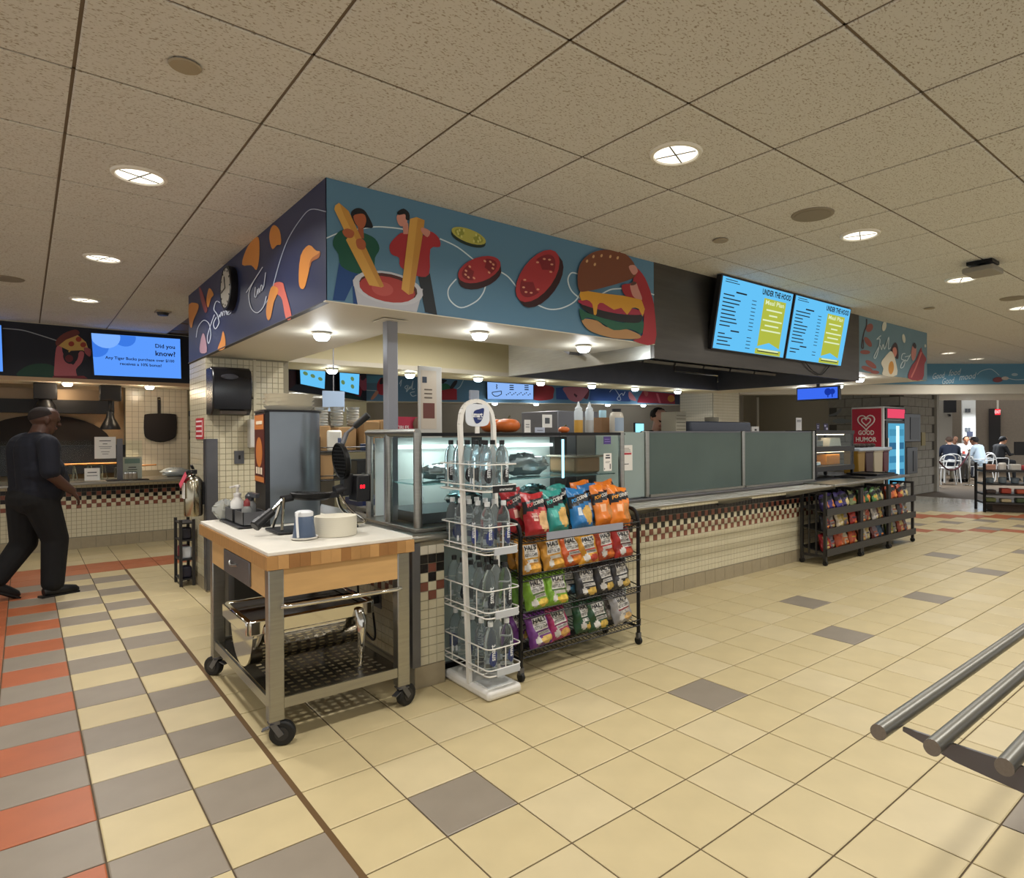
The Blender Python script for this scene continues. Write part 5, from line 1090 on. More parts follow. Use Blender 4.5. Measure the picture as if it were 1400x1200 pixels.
def bagmats(kind, base, band, pic='#d0a552', strip=None, lab='#cfccc6'):
    b = M('bagfilm_'+base.strip('#'), base, .33, spec=.6, bump=.25, bscale=35)
    if kind == 'hal': return [b, M('bag_label_'+lab.strip('#'), lab, .5), M('crisp_'+pic.strip('#'), pic, .5, noise=.2, nscale=40), M('bagstrip_'+(strip or '#2a2a2a').strip('#'), strip or '#2a2a2a', .4)]
    return [b, M('bag_band', '#191a1f', .35), M('crisp_'+pic.strip('#'), pic, .5, noise=.2, nscale=40), M('bagstrip_'+(strip or '#e0c8b0').strip('#'), strip or '#e0c8b0', .4)]
INK = P('#23232a'); INKW = P('#d9d6d0')
SHT = []
def make_bag(kind, label, base, loc, lean=.2, rz=0., w=.15, h=.205, d=.075, seed=0, pic='#d0a552', strip=None, roll=0., group=None, txt=True, popcol='#d84a4a', nu=18, nv=22, small='', lab_col='#cfccc6'):
    m, P3 = bag_mesh(w, h, d, d_hal(0) if kind == 'hal' else d_pop(0), seed, nu, nv)
    R_ = Matrix.Translation(loc) @ Matrix.Rotation(rz, 4, 'Z') @ Matrix.Rotation(-lean, 4, 'X') @ Matrix.Rotation(roll, 4, 'Y')
    t = bpy.data.objects.new('snack_bag', None); COL.objects.link(t); t.matrix_world = R_; ORG[t.name] = (0, 0, 0)
    tag(t, label, 'snack bag', group)
    m.build('bag_film', bagmats(kind, base, None, pic, strip, lab_col), t)
    if txt:
        if kind == 'hal':
            q = wraptext(P3, "HAL'S", .24, .665, .56, .14, bold=.03); q2 = wraptext(P3, 'NEW YORK', .30, .605, .44, .04, bold=.01); q3 = wraptext(P3, 'KETTLE CHIPS', .24, .495, .56, .085, bold=.015)
            for s_ in (q2, q3): q.add(s_.v, s_.f)
            for k_ in range(2): q.add([Vector(P3(u, v))+Vector((0, -.0025, 0)) for u, v in ((.3, .35+.03*k_), (.8, .35+.03*k_), (.8, .362+.03*k_), (.3, .362+.03*k_))], [(0, 1, 2, 3)])
            q.build('lettering', INK, t, kind='stuff')
        else:
            def sh(u, v): return v+.28*(u-.5)*.6
            q = MB()
            for s_, u0, v0, wu, hv in (('CORNERS', .34, .69, .58, .09),):
                vv, ff, tw, th_ = text_geo(s_, bold=.03); q.add([Vector(P3(u0+x/tw*wu, sh(u0+x/tw*wu, v0)+y/th_*hv))+Vector((0, -.0025, 0)) for x, y in vv], ff)
            q.build('lettering', INKW, t, kind='stuff'); q = MB(); vv, ff, tw, th_ = text_geo('POP', bold=.03)
            q.add([Vector(P3(.08+x/tw*.24, sh(.08+x/tw*.24, .69)+y/th_*.09))+Vector((0, -.0025, 0)) for x, y in vv], ff); q.build('lettering', P(popcol), t, kind='stuff')
            if small:
                q = MB(); [q.add(z_.v, z_.f) for z_ in (wraptext(P3, s_, .21, .44-.075*k_, .24, .05, bold=.01) for k_, s_ in enumerate(small.split()))]; q.build('lettering', P('#8f2f2a'), t, kind='stuff')
    return t
# ------------------------------------------------------------------ black wire rack with bags
bx0, bx1, byf = 2.13, 3.10, 2.86
rk = thing('crisp_rack', 'black wire snack rack on casters filled with crisp bags', 'rack', ((bx0+bx1)/2, byf+.15, 0))
RB2 = M('rack_black', '#101012', .4, .2)
for x in (bx0, bx1):
    MB().tube(smooth2([(x, byf, .075), (x, byf, .70), (x, byf+.005, .84), (x, byf+.05, .895), (x, byf+.16, .9), (x, byf+.315, .9)], 4, False), .0125, 8).build('front_upright', RB2, rk)
    MB().tube([(x, byf+.315, .1), (x, byf+.315, .9)], .0125, 8).build('rear_upright', RB2, rk); MB().tube([(x, byf, .12), (x, byf+.315, .12)], .01, 8).build('foot_bar', RB2, rk)
    for y in (byf, byf+.315): w_ = MB().cone((x-.01, y, .027), (x+.01, y, .027), .026, .026, 16).build('caster', RUBBER, rk); MB().box(x-.014, x+.014, y-.012, y+.012, .04, .08).build('caster_fork', STEELD, w_)
tiers = [.135, .355, .565, .78]
for k, z in enumerate(tiers):
    m = MB(); yf, yr = byf-.02, byf+.30; zr_ = z+.05
    for zz, r in ((z, .004), (z+.035, .004)): m.tube([(bx0, yf, zz), (bx1, yf, zz)], r, 6)
    m.tube([(bx0, yr, zr_), (bx1, yr, zr_)], .004, 6); n_ = 32
    for i in range(n_+1): x = bx0+(bx1-bx0)*i/n_; m.tube([(x, yf, z+.035), (x, yf, z), (x, yr, zr_)], .0022, 5)
    for f_ in (.33, .66): m.tube([(bx0, yf+(yr-yf)*f_, z+(zr_-z)*f_), (bx1, yf+(yr-yf)*f_, z+(zr_-z)*f_)], .003, 5)
    for x in (bx0, bx1): m.tube([(x, yf, z+.035), (x, yr, zr_+.035)], .004, 6)
    m.build('wire_basket', RB2, rk, kind='stuff')
MB().box(2.30, 2.93, byf-.027, byf-.023, .783, .827).build('price_strip', M('price_strip', '#a9adbb', .15, trans=.3), rk)
by = byf+.045
def bx_(px, py, y): return PY(px, py, y).x
# pixel column, tier, depth offset, kind, colours
BAGS = [  # (px, tier, dy, kind, label, base, pic, strip, rz, roll, popcol, small)
 (711, 3, .11, 'pop', 'red popped corn chip bag at the back left of the top shelf', '#9c2028', '#c8a06a', '#d8b0a0', .1, -.05, '#d84a4a', ''),
 (735, 3, .0, 'pop', 'red popped corn chip bag at the front left of the top shelf', '#ab2429', '#cfa878', '#e0c0b0', 0., .06, '#d84a4a', 'KETTLE CORN'),
 (763, 3, .03, 'pop', 'teal popped corn chip bag on the top shelf', '#2f8f86', '#d2a860', '#54b0a4', .0, .03, '#3fb0a4', ''),
 (772, 3, .13, 'pop', 'teal popped corn chip bag half hidden behind the first teal one', '#2a837b', '#d2a860', '#54b0a4', .1, .0, '#3fb0a4', ''),
 (797, 3, .02, 'pop', 'bright blue popped corn chip bag on the top shelf', '#2370ac', '#c9a052', '#cfd8e0', 0., .02, '#4aa0e0', ''),
 (811, 3, .1, 'pop', 'bright blue popped corn chip bag half hidden behind the other blue one', '#1f5f98', '#c9a052', '#cfd8e0', .05, .04, '#4aa0e0', ''),
 (828, 3, .04, 'pop', 'orange popped corn chip bag on the top shelf, left of two in front', '#d9761b', '#b8793a', '#f0b890', .0, .05, '#e8a040', ''),
 (849, 3, .0, 'pop', 'orange popped corn chip bag at the right end of the top shelf', '#dd7a1c', '#b8793a', '#f0b890', -.05, .12, '#e8a040', ''),
 (803, 3, .19, 'pop', 'orange popped corn chip bag peeking out behind the blue bags', '#cf6d18', '#b8793a', '#f0b890', .0, .0, '#e8a040', ''),
 (838, 3, .16, 'pop', 'orange popped corn chip bag peeking out behind the two orange ones', '#cf6d18', '#b8793a', '#f0b890', .0, -.06, '#e8a040', ''),
 (725, 2, .0, 'hal', 'golden cheddar kettle chip bag at the left end of the second shelf', '#b9822f', '#d8a040', '#c89a3a', 0., .0, '', ''),
 (712, 2, .12, 'hal', 'golden cheddar kettle chip bag behind the left end of the second shelf', '#a87428', '#d8a040', '#c89a3a', 0., -.1, '', ''),
 (758, 2, .01, 'hal', 'golden cheddar kettle chip bag, second from left on the second shelf', '#c08a32', '#d8a040', '#d8a040', 0., -.06, '', ''),
 (782, 2, .02, 'hal', 'orange red buffalo kettle chip bag on the second shelf', '#c2561f', '#e08a30', '#b04a38', 0., -.03, '', ''),
 (805, 2, .0, 'hal', 'yellow kettle chip bag with a red tomato disc on the second shelf', '#c98f22', '#a83a28', '#c8503a', 0., -.05, '', ''),
 (829, 2, .02, 'hal', 'rust red kettle chip bag, second from right on the second shelf', '#a8401f', '#d0702f', '#a03038', 0., -.06, '', ''),
 (853, 2, .0, 'hal', 'deep red kettle chip bag at the right end of the second shelf', '#a02620', '#b8502f', '#5a2a28', 0., .0, '', ''),
 (716, 1, .1, 'hal', 'green kettle chip bag behind the left upright on the third shelf', '#5f8f2a', '#d8b84c', '#4a6a2a', .2, -.1, '', ''),
 (735, 1, .0, 'hal', 'green kettle chip bag at the front left of the third shelf', '#79a332', '#d8b84c', '#4a6a2a', 0., -.06, '', ''),
 (762, 1, .0, 'hal', 'green kettle chip bag, second from left on the third shelf', '#7aa832', '#d8b84c', '#4a6a2a', 0., .05, '', ''),
 (778, 1, .09, 'hal', 'dark blue kettle chip bag behind the second green one', '#2b3440', '#4a7a98', '#202830', 0., .05, '', ''),
 (802, 1, .01, 'hal', 'charcoal kettle chip bag, left one of three on the third shelf', '#2b2a2c', '#d2b05a', '#202022', 0., .02, '', ''),
 (827, 1, .02, 'hal', 'charcoal kettle chip bag, middle one of three on the third shelf', '#302f31', '#d2b05a', '#202022', 0., -.05, '', ''),
 (850, 1, .02, 'hal', 'charcoal kettle chip bag at the right end of the third shelf', '#343335', '#d2b05a', '#202022', 0., -.06, '', ''),
 (712, 0, .1, 'hal', 'purple kettle chip bag behind the left upright on the lowest shelf', '#5f2a72', '#cfae62', '#4a2058', .3, -.1, '', ''),
 (740, 0, .0, 'hal', 'purple kettle chip bag at the front of the lowest shelf', '#763a8a', '#cfae62', '#5a2a6a', 0., -.1, '', ''),
 (765, 0, .02, 'hal', 'magenta kettle chip bag leaning on the purple one', '#a83266', '#cfa058', '#6a2048', 0., -.1, '', ''),
 (800, 0, .02, 'hal', 'dark green kettle chip bag, left of two on the lowest shelf', '#1f4a2c', '#d2b058', '#16301e', 0., .0, '', ''),
 (818, 0, .0, 'hal', 'dark green kettle chip bag, right of two on the lowest shelf', '#1e4528', '#c9a850', '#16301e', 0., -.04, '', ''),
 (835, 0, .08, 'hal', 'white and gold kettle chip bag behind the dark green pair', '#8a8480', '#d8bc70', '#4a4650', 0., .1, '', ''),
 (852, 0, .01, 'hal', 'silver kettle chip bag at the right end of the lowest shelf', '#9c9a9c', '#d0a868', '#8a3a3a', 0., -.12, '', '')]
for i, (px, k, dy, kind, lab, base, pic, strip, rz, roll, pc_, sm) in enumerate(BAGS):
    y = by+dy; z = tiers[k]+.008+(dy+.04)*.16; x = PY(px, 720, y).x
    sz = dict(w=.17, h=.208, d=.08) if kind == 'hal' else dict(w=.172, h=.265, d=.085)
    if k == 3: z += .0
    make_bag(kind, lab, base, (x, y, z), .26 if k < 3 else .3, rz, seed=i*3+1, pic=pic, strip=strip, roll=roll, popcol=pc_ or '#d84a4a', small=sm, **sz)
# ------------------------------------------------------------------ white bottle rack
wr = thing('bottle_rack', 'white wire bottle rack with round topped sign and flat base', 'rack', (1.93, 2.96, 0))
bc = [PZ(610, 925, .04), PZ(668, 962, .004), PZ(709, 943, .004)]
wx0, wx1, wy0, wy1 = 1.825, 2.045, 2.735, 3.195
MB().box(wx0, wx1, wy0, wy1, .002, .055).build('base', WHITE, wr, bevel=.018)
MB().box(wx0+.03, wx1-.03, wy0+.04, wy0+.17, .055, .06).build('base_inset', M('inset_grey', '#c3c5c4', .25), wr)
m = MB(); ym = 2.93; yt_ = 2.985; zt2 = 1.585
def wpt(x, z): return Vector((x, ym+(yt_-ym)*z/zt2, z))
loop = [wpt(wx0+.01, .05), wpt(wx0+.0, .8), wpt(wx0-.01, 1.45)]+[wpt((wx0+wx1)/2-.012+(-.103)*math.cos(a), 1.48+.1*math.sin(a)) for a in [PI*i/12 for i in range(1, 12)]]+[wpt(wx1-.012, 1.45), wpt(wx1-.01, .8), wpt(wx1-.01, .05)]
for i in range(len(loop)-1): m.obox(loop[i], loop[i+1], .022, .024, (0, 1, 0)) 
m.build('hoop_frame', WHITE, wr)
sc2 = wpt((wx0+wx1)/2-.012, 1.50)
pts = [(sc2.x+(.078)*math.copysign(abs(math.cos(a))**.55, math.cos(a)), sc2.z+.062*math.copysign(abs(math.sin(a))**.55, math.sin(a))) for a in [2*PI*i/32 for i in range(32)]]
sg2 = MB().prism([(p[0], p[1]) for p in pts], (0, sc2.y-.012, 0), (1, 0, 0), (0, 0, 1), -.006).build('sign_plate', M('sign_cool_white', '#d3d8df', .3), wr)
yy = sc2.y-.0135
drop = smooth2([(-.03, -.012), (-.012, -.045), (.018, -.035), (.034, -.005), (.04, .038), (.01, .034), (-.024, .022)], 4)
MB().add([(sc2.x+a, yy, sc2.z+b) for a, b in drop], [tuple(range(len(drop)))]).build('logo_drop', P('#1d2f68', .4), wr)
m = MB(); text(m, 'smart', (sc2.x-.038, yy, sc2.z-.012), (1, 0, 0), (0, 0, 1), w=.068, h=.026, bold=.03); text(m, 'water', (sc2.x-.004, yy, sc2.z-.024), (1, 0, 0), (0, 0, 1), w=.03, h=.009); m.build('lettering', P('#e6e8ea'), wr, kind='stuff')
MB().box(sc2.x-.012, sc2.x+.012, sc2.y-.01, sc2.y+.0, 1.40, 1.45).build('sign_stem', WHITE, wr)
m = MB(); m.box(sc2.x-.03, sc2.x+.03, sc2.y+.02, sc2.y+.03, 1.565, 1.64); m.build('clear_topper', M('clear_plastic', '#cfd6e2', .1, trans=.7, ior=1.1), wr)
wt_ = [.135, .438, .77, 1.095]
def rrect(x0, x1, y0, y1, r, z, n=5):
    out = []
    for cx_, cy_, a0 in ((x1-r, y0+r, -PI/2), (x1-r, y1-r, 0), (x0+r, y1-r, PI/2), (x0+r, y0+r, PI)):
        out += [(cx_+r*math.cos(a0+PI/2*i/n), cy_+r*math.sin(a0+PI/2*i/n), z) for i in range(n+1)]
    return out
for k, z in enumerate(wt_):
    o_ = -.012*(k) ; y0, y1, x0, x1 = wy0-.005+o_*.2, wy1+.0+o_*.2, wx0+.0+o_*.7, wx1-.004+o_*.7
    m = MB(); m.tube(rrect(x0, x1, y0, y1, .03, z+.14), .0035, 6, True).tube(rrect(x0, x1, y0, y1, .03, z+.03), .0035, 6, True).tube(rrect(x0, x1, y0, y1, .03, z), .004, 6, True)
    for i in range(1, 8): y = y0+(y1-y0)*i/8; m.tube([(x0, y, z+.002), (x1, y, z+.002)], .002, 5)
    for x, y in ((x1-.001, y0+.1), (x1-.001, y1-.1), (x0+.001, y0+.1), (x0+.001, y1-.1), ((x0+x1)/2, y0)): m.tube([(x, y, z), (x, y, z+.14)], .003, 5)
    bk = m.build('wire_basket', WHITE, wr, kind='stuff')
    MB().box(x0+.05, x1-.02, y0-.008, y0-.003, z-.006, z+.03).build('price_holder', BLKP if k == 3 else M('price_clear', '#b9bec4', .2), wr)
    if k == 3: m = MB(); text(m, 'smartwater', ((x0+x1)/2-.02, y0-.009, z+.004), (1, 0, 0), (0, 0, 1), w=.085, h=.013); m.build('lettering', P('#e6e8ea'), wr, kind='stuff')
# bottles: one prototype for each look, copied with its parts
WATER = M('bottle_clear', '#e3ecf0', .03, trans=.93, ior=1.16, spec=.5)
def bottle(cap, lab_):
    t = thing('water_bottle', 'x', 'bottle', (0, 0, 0))
    MB().lathe([(.0001, .004), (.02, .0), (.034, .003), (.036, .012), (.036, .09), (.0345, .1), (.036, .11), (.036, .165), (.031, .2), (.018, .226), (.0135, .232), (.0135, .24)], n=18).build('body', WATER, t)
    MB().lathe([(.0145, .238), (.0145, .262), (.0001, .263)], n=14).build('cap', cap, t)
    dr = smooth2([(-.022, .06), (0, .035), (.022, .055), (.026, .1), (.01, .115), (-.012, .108)], 3); q = MB()
    q.add([(.0367*math.sin(a/.036), -.0367*math.cos(a/.036), b) for a, b in dr], [tuple(range(len(dr)))]); q.build('drop_label', lab_, t)
    q = MB(); vv, ff, tw, th_ = text_geo('smart', bold=.02); q.add([(.0372*math.sin((-.012+y/th_*.024)/.036), -.0372*math.cos((-.012+y/th_*.024)/.036), .065+(x/tw)*.085) for x, y in [(x_, th_-y_) for x_, y_ in vv]], [f_[::-1] for f_ in ff]); q.build('lettering', P('#dfe3e6'), t, kind='stuff')
    q = MB(); [q.add([(.0366*math.sin(a), -.0366*math.cos(a), b) for a, b in ((a0, .03), (a0+.35, .03), (a0+.35, .06), (a0, .06))], [(0, 1, 2, 3)]) for a0 in (2.2, 2.8)]; q.build('rear_print', P('#c9ced4'), t, kind='stuff')
    return t
CAPS = [C('#d4d8da', .3), C('#24282c', .35), C('#d8dcde', .3), C('#141416', .35)]
LBL = [P('#27356e', .35), P('#1c2430', .35), P('#2c3a78', .35), P('#131317', .35)]
TN = ['bottom', 'third', 'second', 'top']; CN = ['left', 'right']; RN = ['front', 'second', 'third', 'fourth', 'rearmost']
for k, z in enumerate(wt_):
    pro = bottle(CAPS[k], LBL[k]); first = True
    for j in range(5):
        for i in range(2):
            lab = '%s water bottle with %s cap, %s one on the %s side of the %s basket' % ('clear', ['white', 'dark', 'white', 'black'][k], RN[j], CN[i], TN[k])
            o = pro if first else copy_tree(pro); first = False; o['label'] = lab; o['group'] = 'water bottles in the %s basket' % TN[k]
            o_ = -.012*k*.7; o.location = (wx0+.053+o_+i*.105, wy0+.055+j*.088, z+.0055); o.rotation_euler = (0, 0, (.1, -.5, 1.2, .4, -1.3, 2.2, .8, -.3, 2.9, .5)[(j*2+i+k) % 10] if j else -.15+.3*i)
# ================================================================== RIGHT END OF THE COUNTER
ORD = ['first', 'second', 'third', 'fourth', 'fifth', 'sixth', 'seventh', 'eighth', 'ninth', 'tenth', 'eleventh', 'twelfth']
a, b = PY(1115, 660, 3.72), PY(1167, 590, 3.72)
fw = thing('food_warmer', 'black tiered glass food warmer at the right end of the counter', 'food warmer', ((a.x+b.x)/2, 3.9, .85)); fx0, fx1, fy0, fy1 = a.x, b.x, 3.72, 4.1
for x in (fx0, fx1-.03):
    for y in (fy0, fy1-.03): MB().box(x, x+.03, y, y+.03, .852, 1.41).build('corner_post', BLACK, fw)
for z0, z1 in ((1.385, 1.43), (1.17, 1.235), (.94, 1.0)): MB().box(fx0-.005, fx1+.005, fy0-.01, fy1, z0, z1).build('tier', DGREY, fw)
MB().box(fx0+.03, fx1-.03, fy0, fy0+.006, 1.0, 1.17).build('glass_door', GLASS, fw); MB().box(fx0+.03, fx1-.03, fy0, fy0+.006, 1.235, 1.385).build('glass_door', GLASS, fw)
MB().box(fx0+.05, fx1-.05, fy0+.1, fy0+.14, 1.375, 1.384).build('heat_lamp', EM('warm_tube', '#ffe0b8', 6), fw); MB().box(fx0+.05, fx1-.05, fy0+.1, fy0+.14, 1.16, 1.169).build('heat_lamp', EM('warm_tube', '#ffe0b8', 6), fw)
tag(MB().box(fx0+.52, fx1-.1, 3.85, 4.0, 1.002, 1.13).build('food_carton', M('carton_orange', '#d98a1e', .5), loc=(fx0+.6, 3.9, 1.0), bevel=.006), 'orange food carton glowing in the lower tier of the warmer', 'carton')
tag(MB().prism([(0, 0), (.3, 0), (.27, .1), (.03, .1)], (fx0+.45, 3.9, 1.237), (1, 0, 0), (0, 0, 1), .12).build('food_carton', PAPER, loc=(fx0+.5, 3.9, 1.237)), 'white paper carton in the upper tier of the warmer', 'carton')
tag(MB().box(fx0+.1, fx0+.32, 3.82, 4.0, 1.002, 1.05).build('food_tray', FOIL, loc=(fx0+.2, 3.9, 1.002), bevel=.01), 'foil tray in the lower tier of the warmer', 'tray')
tag(MB().box(fx0+.1, fx0+.38, 3.82, 4.0, 1.237, 1.31).build('food_tray', M('clam_clear', '#cfd4d6', .1, trans=.6, ior=1.1), loc=(fx0+.2, 3.9, 1.237), bevel=.01), 'clear clamshell tray in the upper tier of the warmer', 'tray')
for i, (px0, px1, c, l) in enumerate(((1168, 1178, '#8a6a22', 'mustard coloured'), (1178.5, 1189.5, '#3b201c', 'dark brown'), (1190, 1202.5, '#a79c86', 'beige'), (1203, 1211, '#54262f', 'maroon'))):
    a, b = PY(px0, 655, 3.85), PY(px1, 628, 3.85); t = thing('cup_dispenser', l+' tall bin beside the food warmer under the tray of brownies', 'bin', ((a.x+b.x)/2, 3.9, .857))
    MB().prism([(a.x+.02, .857), (b.x-.02, .857), (b.x-.005, 1.14), (a.x+.005, 1.14)], (0, 3.8, 0), (1, 0, 0), (0, 0, 1), -.2).build('bin_body', C(c, .4), t, bevel=.01); MB().box(a.x+.0, b.x-.0, 3.795, 4.005, 1.14, 1.155).build('bin_rim', C(c, .3), t)
a, b = PY(1168, 625, 3.85), PY(1213, 617, 3.85); t = thing('tray', 'pale tray on top of the coloured bins', 'tray', (a.x, 3.9, 1.157)); MB().box(a.x, b.x, 3.78, 4.06, 1.157, 1.2).build('tray_body', C('#aab4c0', .3), t, bevel=.01)
for i in range(4):
    t = crumple('brownie', '%s dark brownie on the pale tray above the bins' % ['leftmost', 'second', 'third', 'rightmost'][i], (a.x+.12+.15*i, 3.88, 1.23), .05, (1.2, 1, .55), M('brownie', '#3a2a24', .6), 40+i, 'brownie', j=.1); t['group'] = 'brownies on the tray'
for i, (x0, y0, z) in enumerate(((7.6, 3.38, .857), (8.05, 3.4, .857), (8.0, 3.42, .876))):
    t = thing('cafeteria_tray', 'black cafeteria tray on the counter end, '+['left one', 'lower of the right pile', 'upper of the right pile'][i], 'tray', (x0, y0, z), 'black trays on the counter end')
    MB().box(x0, x0+.5, y0, y0+.36, z, z+.006).build('tray_bottom', BLKP, t)
    m = MB(); m.box(x0-.01, x0+.51, y0-.01, y0+.004, z, z+.016).box(x0-.01, x0+.51, y0+.356, y0+.37, z, z+.016).box(x0-.01, x0+.004, y0, y0+.36, z, z+.016).box(x0+.496, x0+.51, y0, y0+.36, z, z+.016); m.build('tray_lip', BLKP, t)
# three low snack racks
bnd = [PY(p, 740, 3.27).x for p in (1127, 1177, 1215, 1248.5)]
zs = [PY(1131, y, 3.27).z for y in (757, 729, 702)]
PAL = [[('#8f2228', '#c23a2e', '#b8512a', '#d0702c', '#c95a2a'), ('#2b2b30', '#6a2a3a', '#c2b49a', '#b09a3a', '#a83a30'), ('#3a2f66', '#41357a', '#463a80', '#3c326c', '#7a8458')],
       [('#a05a30', '#d0c8b8', '#6a2f2a', '#35506a'), ('#7a4a40', '#9a8a7a', '#c0b8ae', '#6a3a30'), ('#4a7a44', '#3f7040', '#5a8a52', '#6a7a58')],
       [('#6f7a2a', '#8a8a3a', '#a04a34', '#7a3a2a'), ('#3a3a40', '#9a9aa2', '#48484e', '#c0c0c4'), ('#b8502a', '#c0603a', '#a84a34', '#8a8a80')]]
CN_ = [['dark red', 'red', 'rust red', 'orange', 'flame orange'], ['black', 'maroon', 'cream', 'olive', 'brick red'], ['deep purple', 'purple', 'violet', 'dark violet', 'sage green']], [['brown', 'pale grey', 'dark maroon', 'steel blue'], ['brown red', 'taupe', 'silver', 'red brown'], ['leaf green', 'green', 'light green', 'grey green']], [['olive', 'yellow olive', 'rust', 'brown rust'], ['charcoal', 'silver grey', 'dark grey', 'white'], ['orange', 'light orange', 'burnt orange', 'grey']]
for k in range(3):
    x0, x1 = bnd[k]+.02, bnd[k+1]-.02; rn = ['left', 'middle', 'right'][k]
    t = thing('snack_rack', rn+' of three low grey snack racks under the counter end', 'rack', ((x0+x1)/2, 3.4, 0), 'low snack racks')
    for x in (x0, x1):
        for y in (3.27, 3.53):
            lg = MB().box(x-.015, x+.015, y-.015, y+.015, .05, .775).build('upright', DGREY, t); MB().cone((x-.012, y, .028), (x+.012, y, .028), .027, .027, 12).build('caster', RUBBER, lg); MB().box(x-.012, x+.012, y-.01, y+.01, .04, .055).build('caster_stem', STEELD, lg)
        for z in (.1, .765): MB().box(x-.012, x+.012, 3.285, 3.515, z-.015, z+.01).build('side_bar', DGREY, t)
        MB().box(x-.008, x+.008, 3.36, 3.376, .11, .755).build('side_bar', DGREY, t); MB().box(x-.008, x+.008, 3.44, 3.456, .11, .755).build('side_bar', DGREY, t)
    for j, z in enumerate(zs):
        MB().prism([(3.25, z), (3.55, z+.05), (3.55, z+.06), (3.25, z+.012)], (x0, 0, 0), (0, 1, 0), (0, 0, 1), (x1-x0)).build('shelf', DGREY, t)
        MB().box(x0-.02, x1+.02, 3.236, 3.248, z-.02, z+.055).build('shelf_lip', DGREY, t)
        cols = PAL[k][j]; n = max(3, int((x1-x0)/.155))
        for i in range(n):
            c = cols[min(len(cols)-1, i*len(cols)//n)]; nm = CN_[k][j][min(len(cols)-1, i*len(cols)//n)]
            make_bag('hal' if j != 2 else 'pop', '%s snack bag, %s from left, %s shelf of %s low rack' % (nm, ORD[i], ['lowest', 'middle', 'top'][j], rn), c, (x0+(x1-x0)*(i+.5)/n, 3.31+.02*(i % 2), z+.022), .22, .1*math.sin(i*3+j), w=.145, h=.18, d=.07, seed=50+i+j*9+k*31, roll=.08*math.sin(i*5+k), txt=False, nu=10, nv=12, group='bags on the %s shelf of the %s low rack' % (['lowest', 'middle', 'top'][j], rn), lab_col=['#b9a468', '#8f8a86', '#a34a34', '#c4b79e', c, '#7a6f78'][(i*5+j*2+k) % 6], strip=['#c9a23a', '#3a2f4a', '#b0532f', c][(i+j) % 4], pic=['#c9a868', '#d8823a', '#b86a3a', '#d2c08a'][(i*3+j) % 4])
# things standing on and behind the counter, in the pass
def pbox(name, label, cat, x0, y0, x1, y1, y, dep, mat, bevel=.006, group=None, zmin=None):
    a, b = PY(x0, y1, y), PY(x1, y0, y); z0 = a.z if zmin is None else zmin
    t = thing(name, label, cat, ((a.x+b.x)/2, y+dep/2, z0), group); MB().box(a.x, b.x, y, y+dep, z0, b.z).build('body', mat, t, bevel=bevel); return t, a, b, z0
t, a, b, z0 = pbox('storage_bin', 'long grey blue bin lying on the shelf behind the frosted glass', 'bin', 945, 577, 1027, 591, 4.2, .3, C('#5a5f6b', .4), .02); ZSH = z0
MB().box(a.x-.3, 8.4, 4.1, 4.6, z0-.02, z0-.002).build('shelf_board', STEELD, thing('pass_shelf', 'steel shelf behind the frosted glass carrying the long bin', 'shelf', (a.x, 4.3, z0-.02)))
tsh = [o for o in COL.objects if o.name.startswith('pass_shelf')][0]
for x in (a.x-.2, 8.2): MB().box(x, x+.04, 4.3, 4.34, .85, z0-.02).build('shelf_leg', STEELD, tsh)
p = PY(979, 575, 4.3); q0 = PY(979, 577, 4.3).z
for i in range(4): o = MB().lathe([(.0001, 0), (.07, .002), (.085, .018), (.08, .018), (.0001, .006)], (0, 0, 0), 24).build('paper_bowl', M('fibre_plate', '#d3cdbb'), loc=(0, 0, 0)); o.location = (p.x, 4.36, q0+.002+i*.012); tag(o, ['lowest', 'second', 'third', 'topmost'][i]+' cream bowl of the small pile on the grey blue bin', 'bowl', 'bowls on the grey blue bin')
t, a, b, z0 = pbox('paper_tray_tower', 'cream tower of stacked paper trays behind the frosted glass', 'tray tower', 924, 563, 938, 591, 4.25, .2, C('#bdb6a0', .5), .003, zmin=ZSH)
for i in range(5): MB().box(a.x+.012, b.x-.012, 4.246, 4.2495, z0+.03+.036*i, z0+.036+.036*i).build('slot', P('#6d6656'), t)
t, a, b, z0 = pbox('napkin_box', 'small white box at the right end of the grey blue bin', 'box', 1028, 583, 1038, 591, 4.2, .1, PAPER); MB().box((a.x+b.x)/2-.02, (a.x+b.x)/2+.02, 4.198, 4.2, z0+.02, z0+.04).build('slot', BLKP, t)
for i, (px0, px1, l) in enumerate(((869, 880, 'small glowing blue screen left of the worker'), (903, 917, 'small glowing blue screen right of the worker'))):
    a, b = PY(px0, 591, 5.3), PY(px1, 579, 5.3); t = thing('till_screen', l, 'screen', (a.x, 5.3, a.z)); MB().box(a.x-.008, b.x+.008, 5.302, 5.33, a.z-.01, b.z+.01).build('housing', BLKP, t, bevel=.004); MB().box(a.x, b.x, 5.298, 5.3015, a.z, b.z).build('display', EM('till_blue', '#8fe0f6', 1.6), t); MB().box((a.x+b.x)/2-.02, (a.x+b.x)/2+.02, 5.305, 5.325, .862, a.z-.01).build('stand', BLKP, t)
bcn = thing('back_counter', 'steel work counter in the middle of the kitchen behind the glass', 'counter', (5, 5, 0)); MB().box(3.6, 8.0, 5.25, 5.8, .002, .83).build('cabinet', STEELD, bcn); MB().box(3.55, 8.05, 5.22, 5.83, .83, .86).build('top', STEELH, bcn)
card('notice_stand', 'white framed card standing by the tall pipe, right of the black dispenser', 1092, 588, .14, .19, 4.3, z=ZSH, lines=(('', .15, .8, .7, .04), ('', .15, .72, .7, .04), ('', .2, .1, .6, .04)), foot=True)
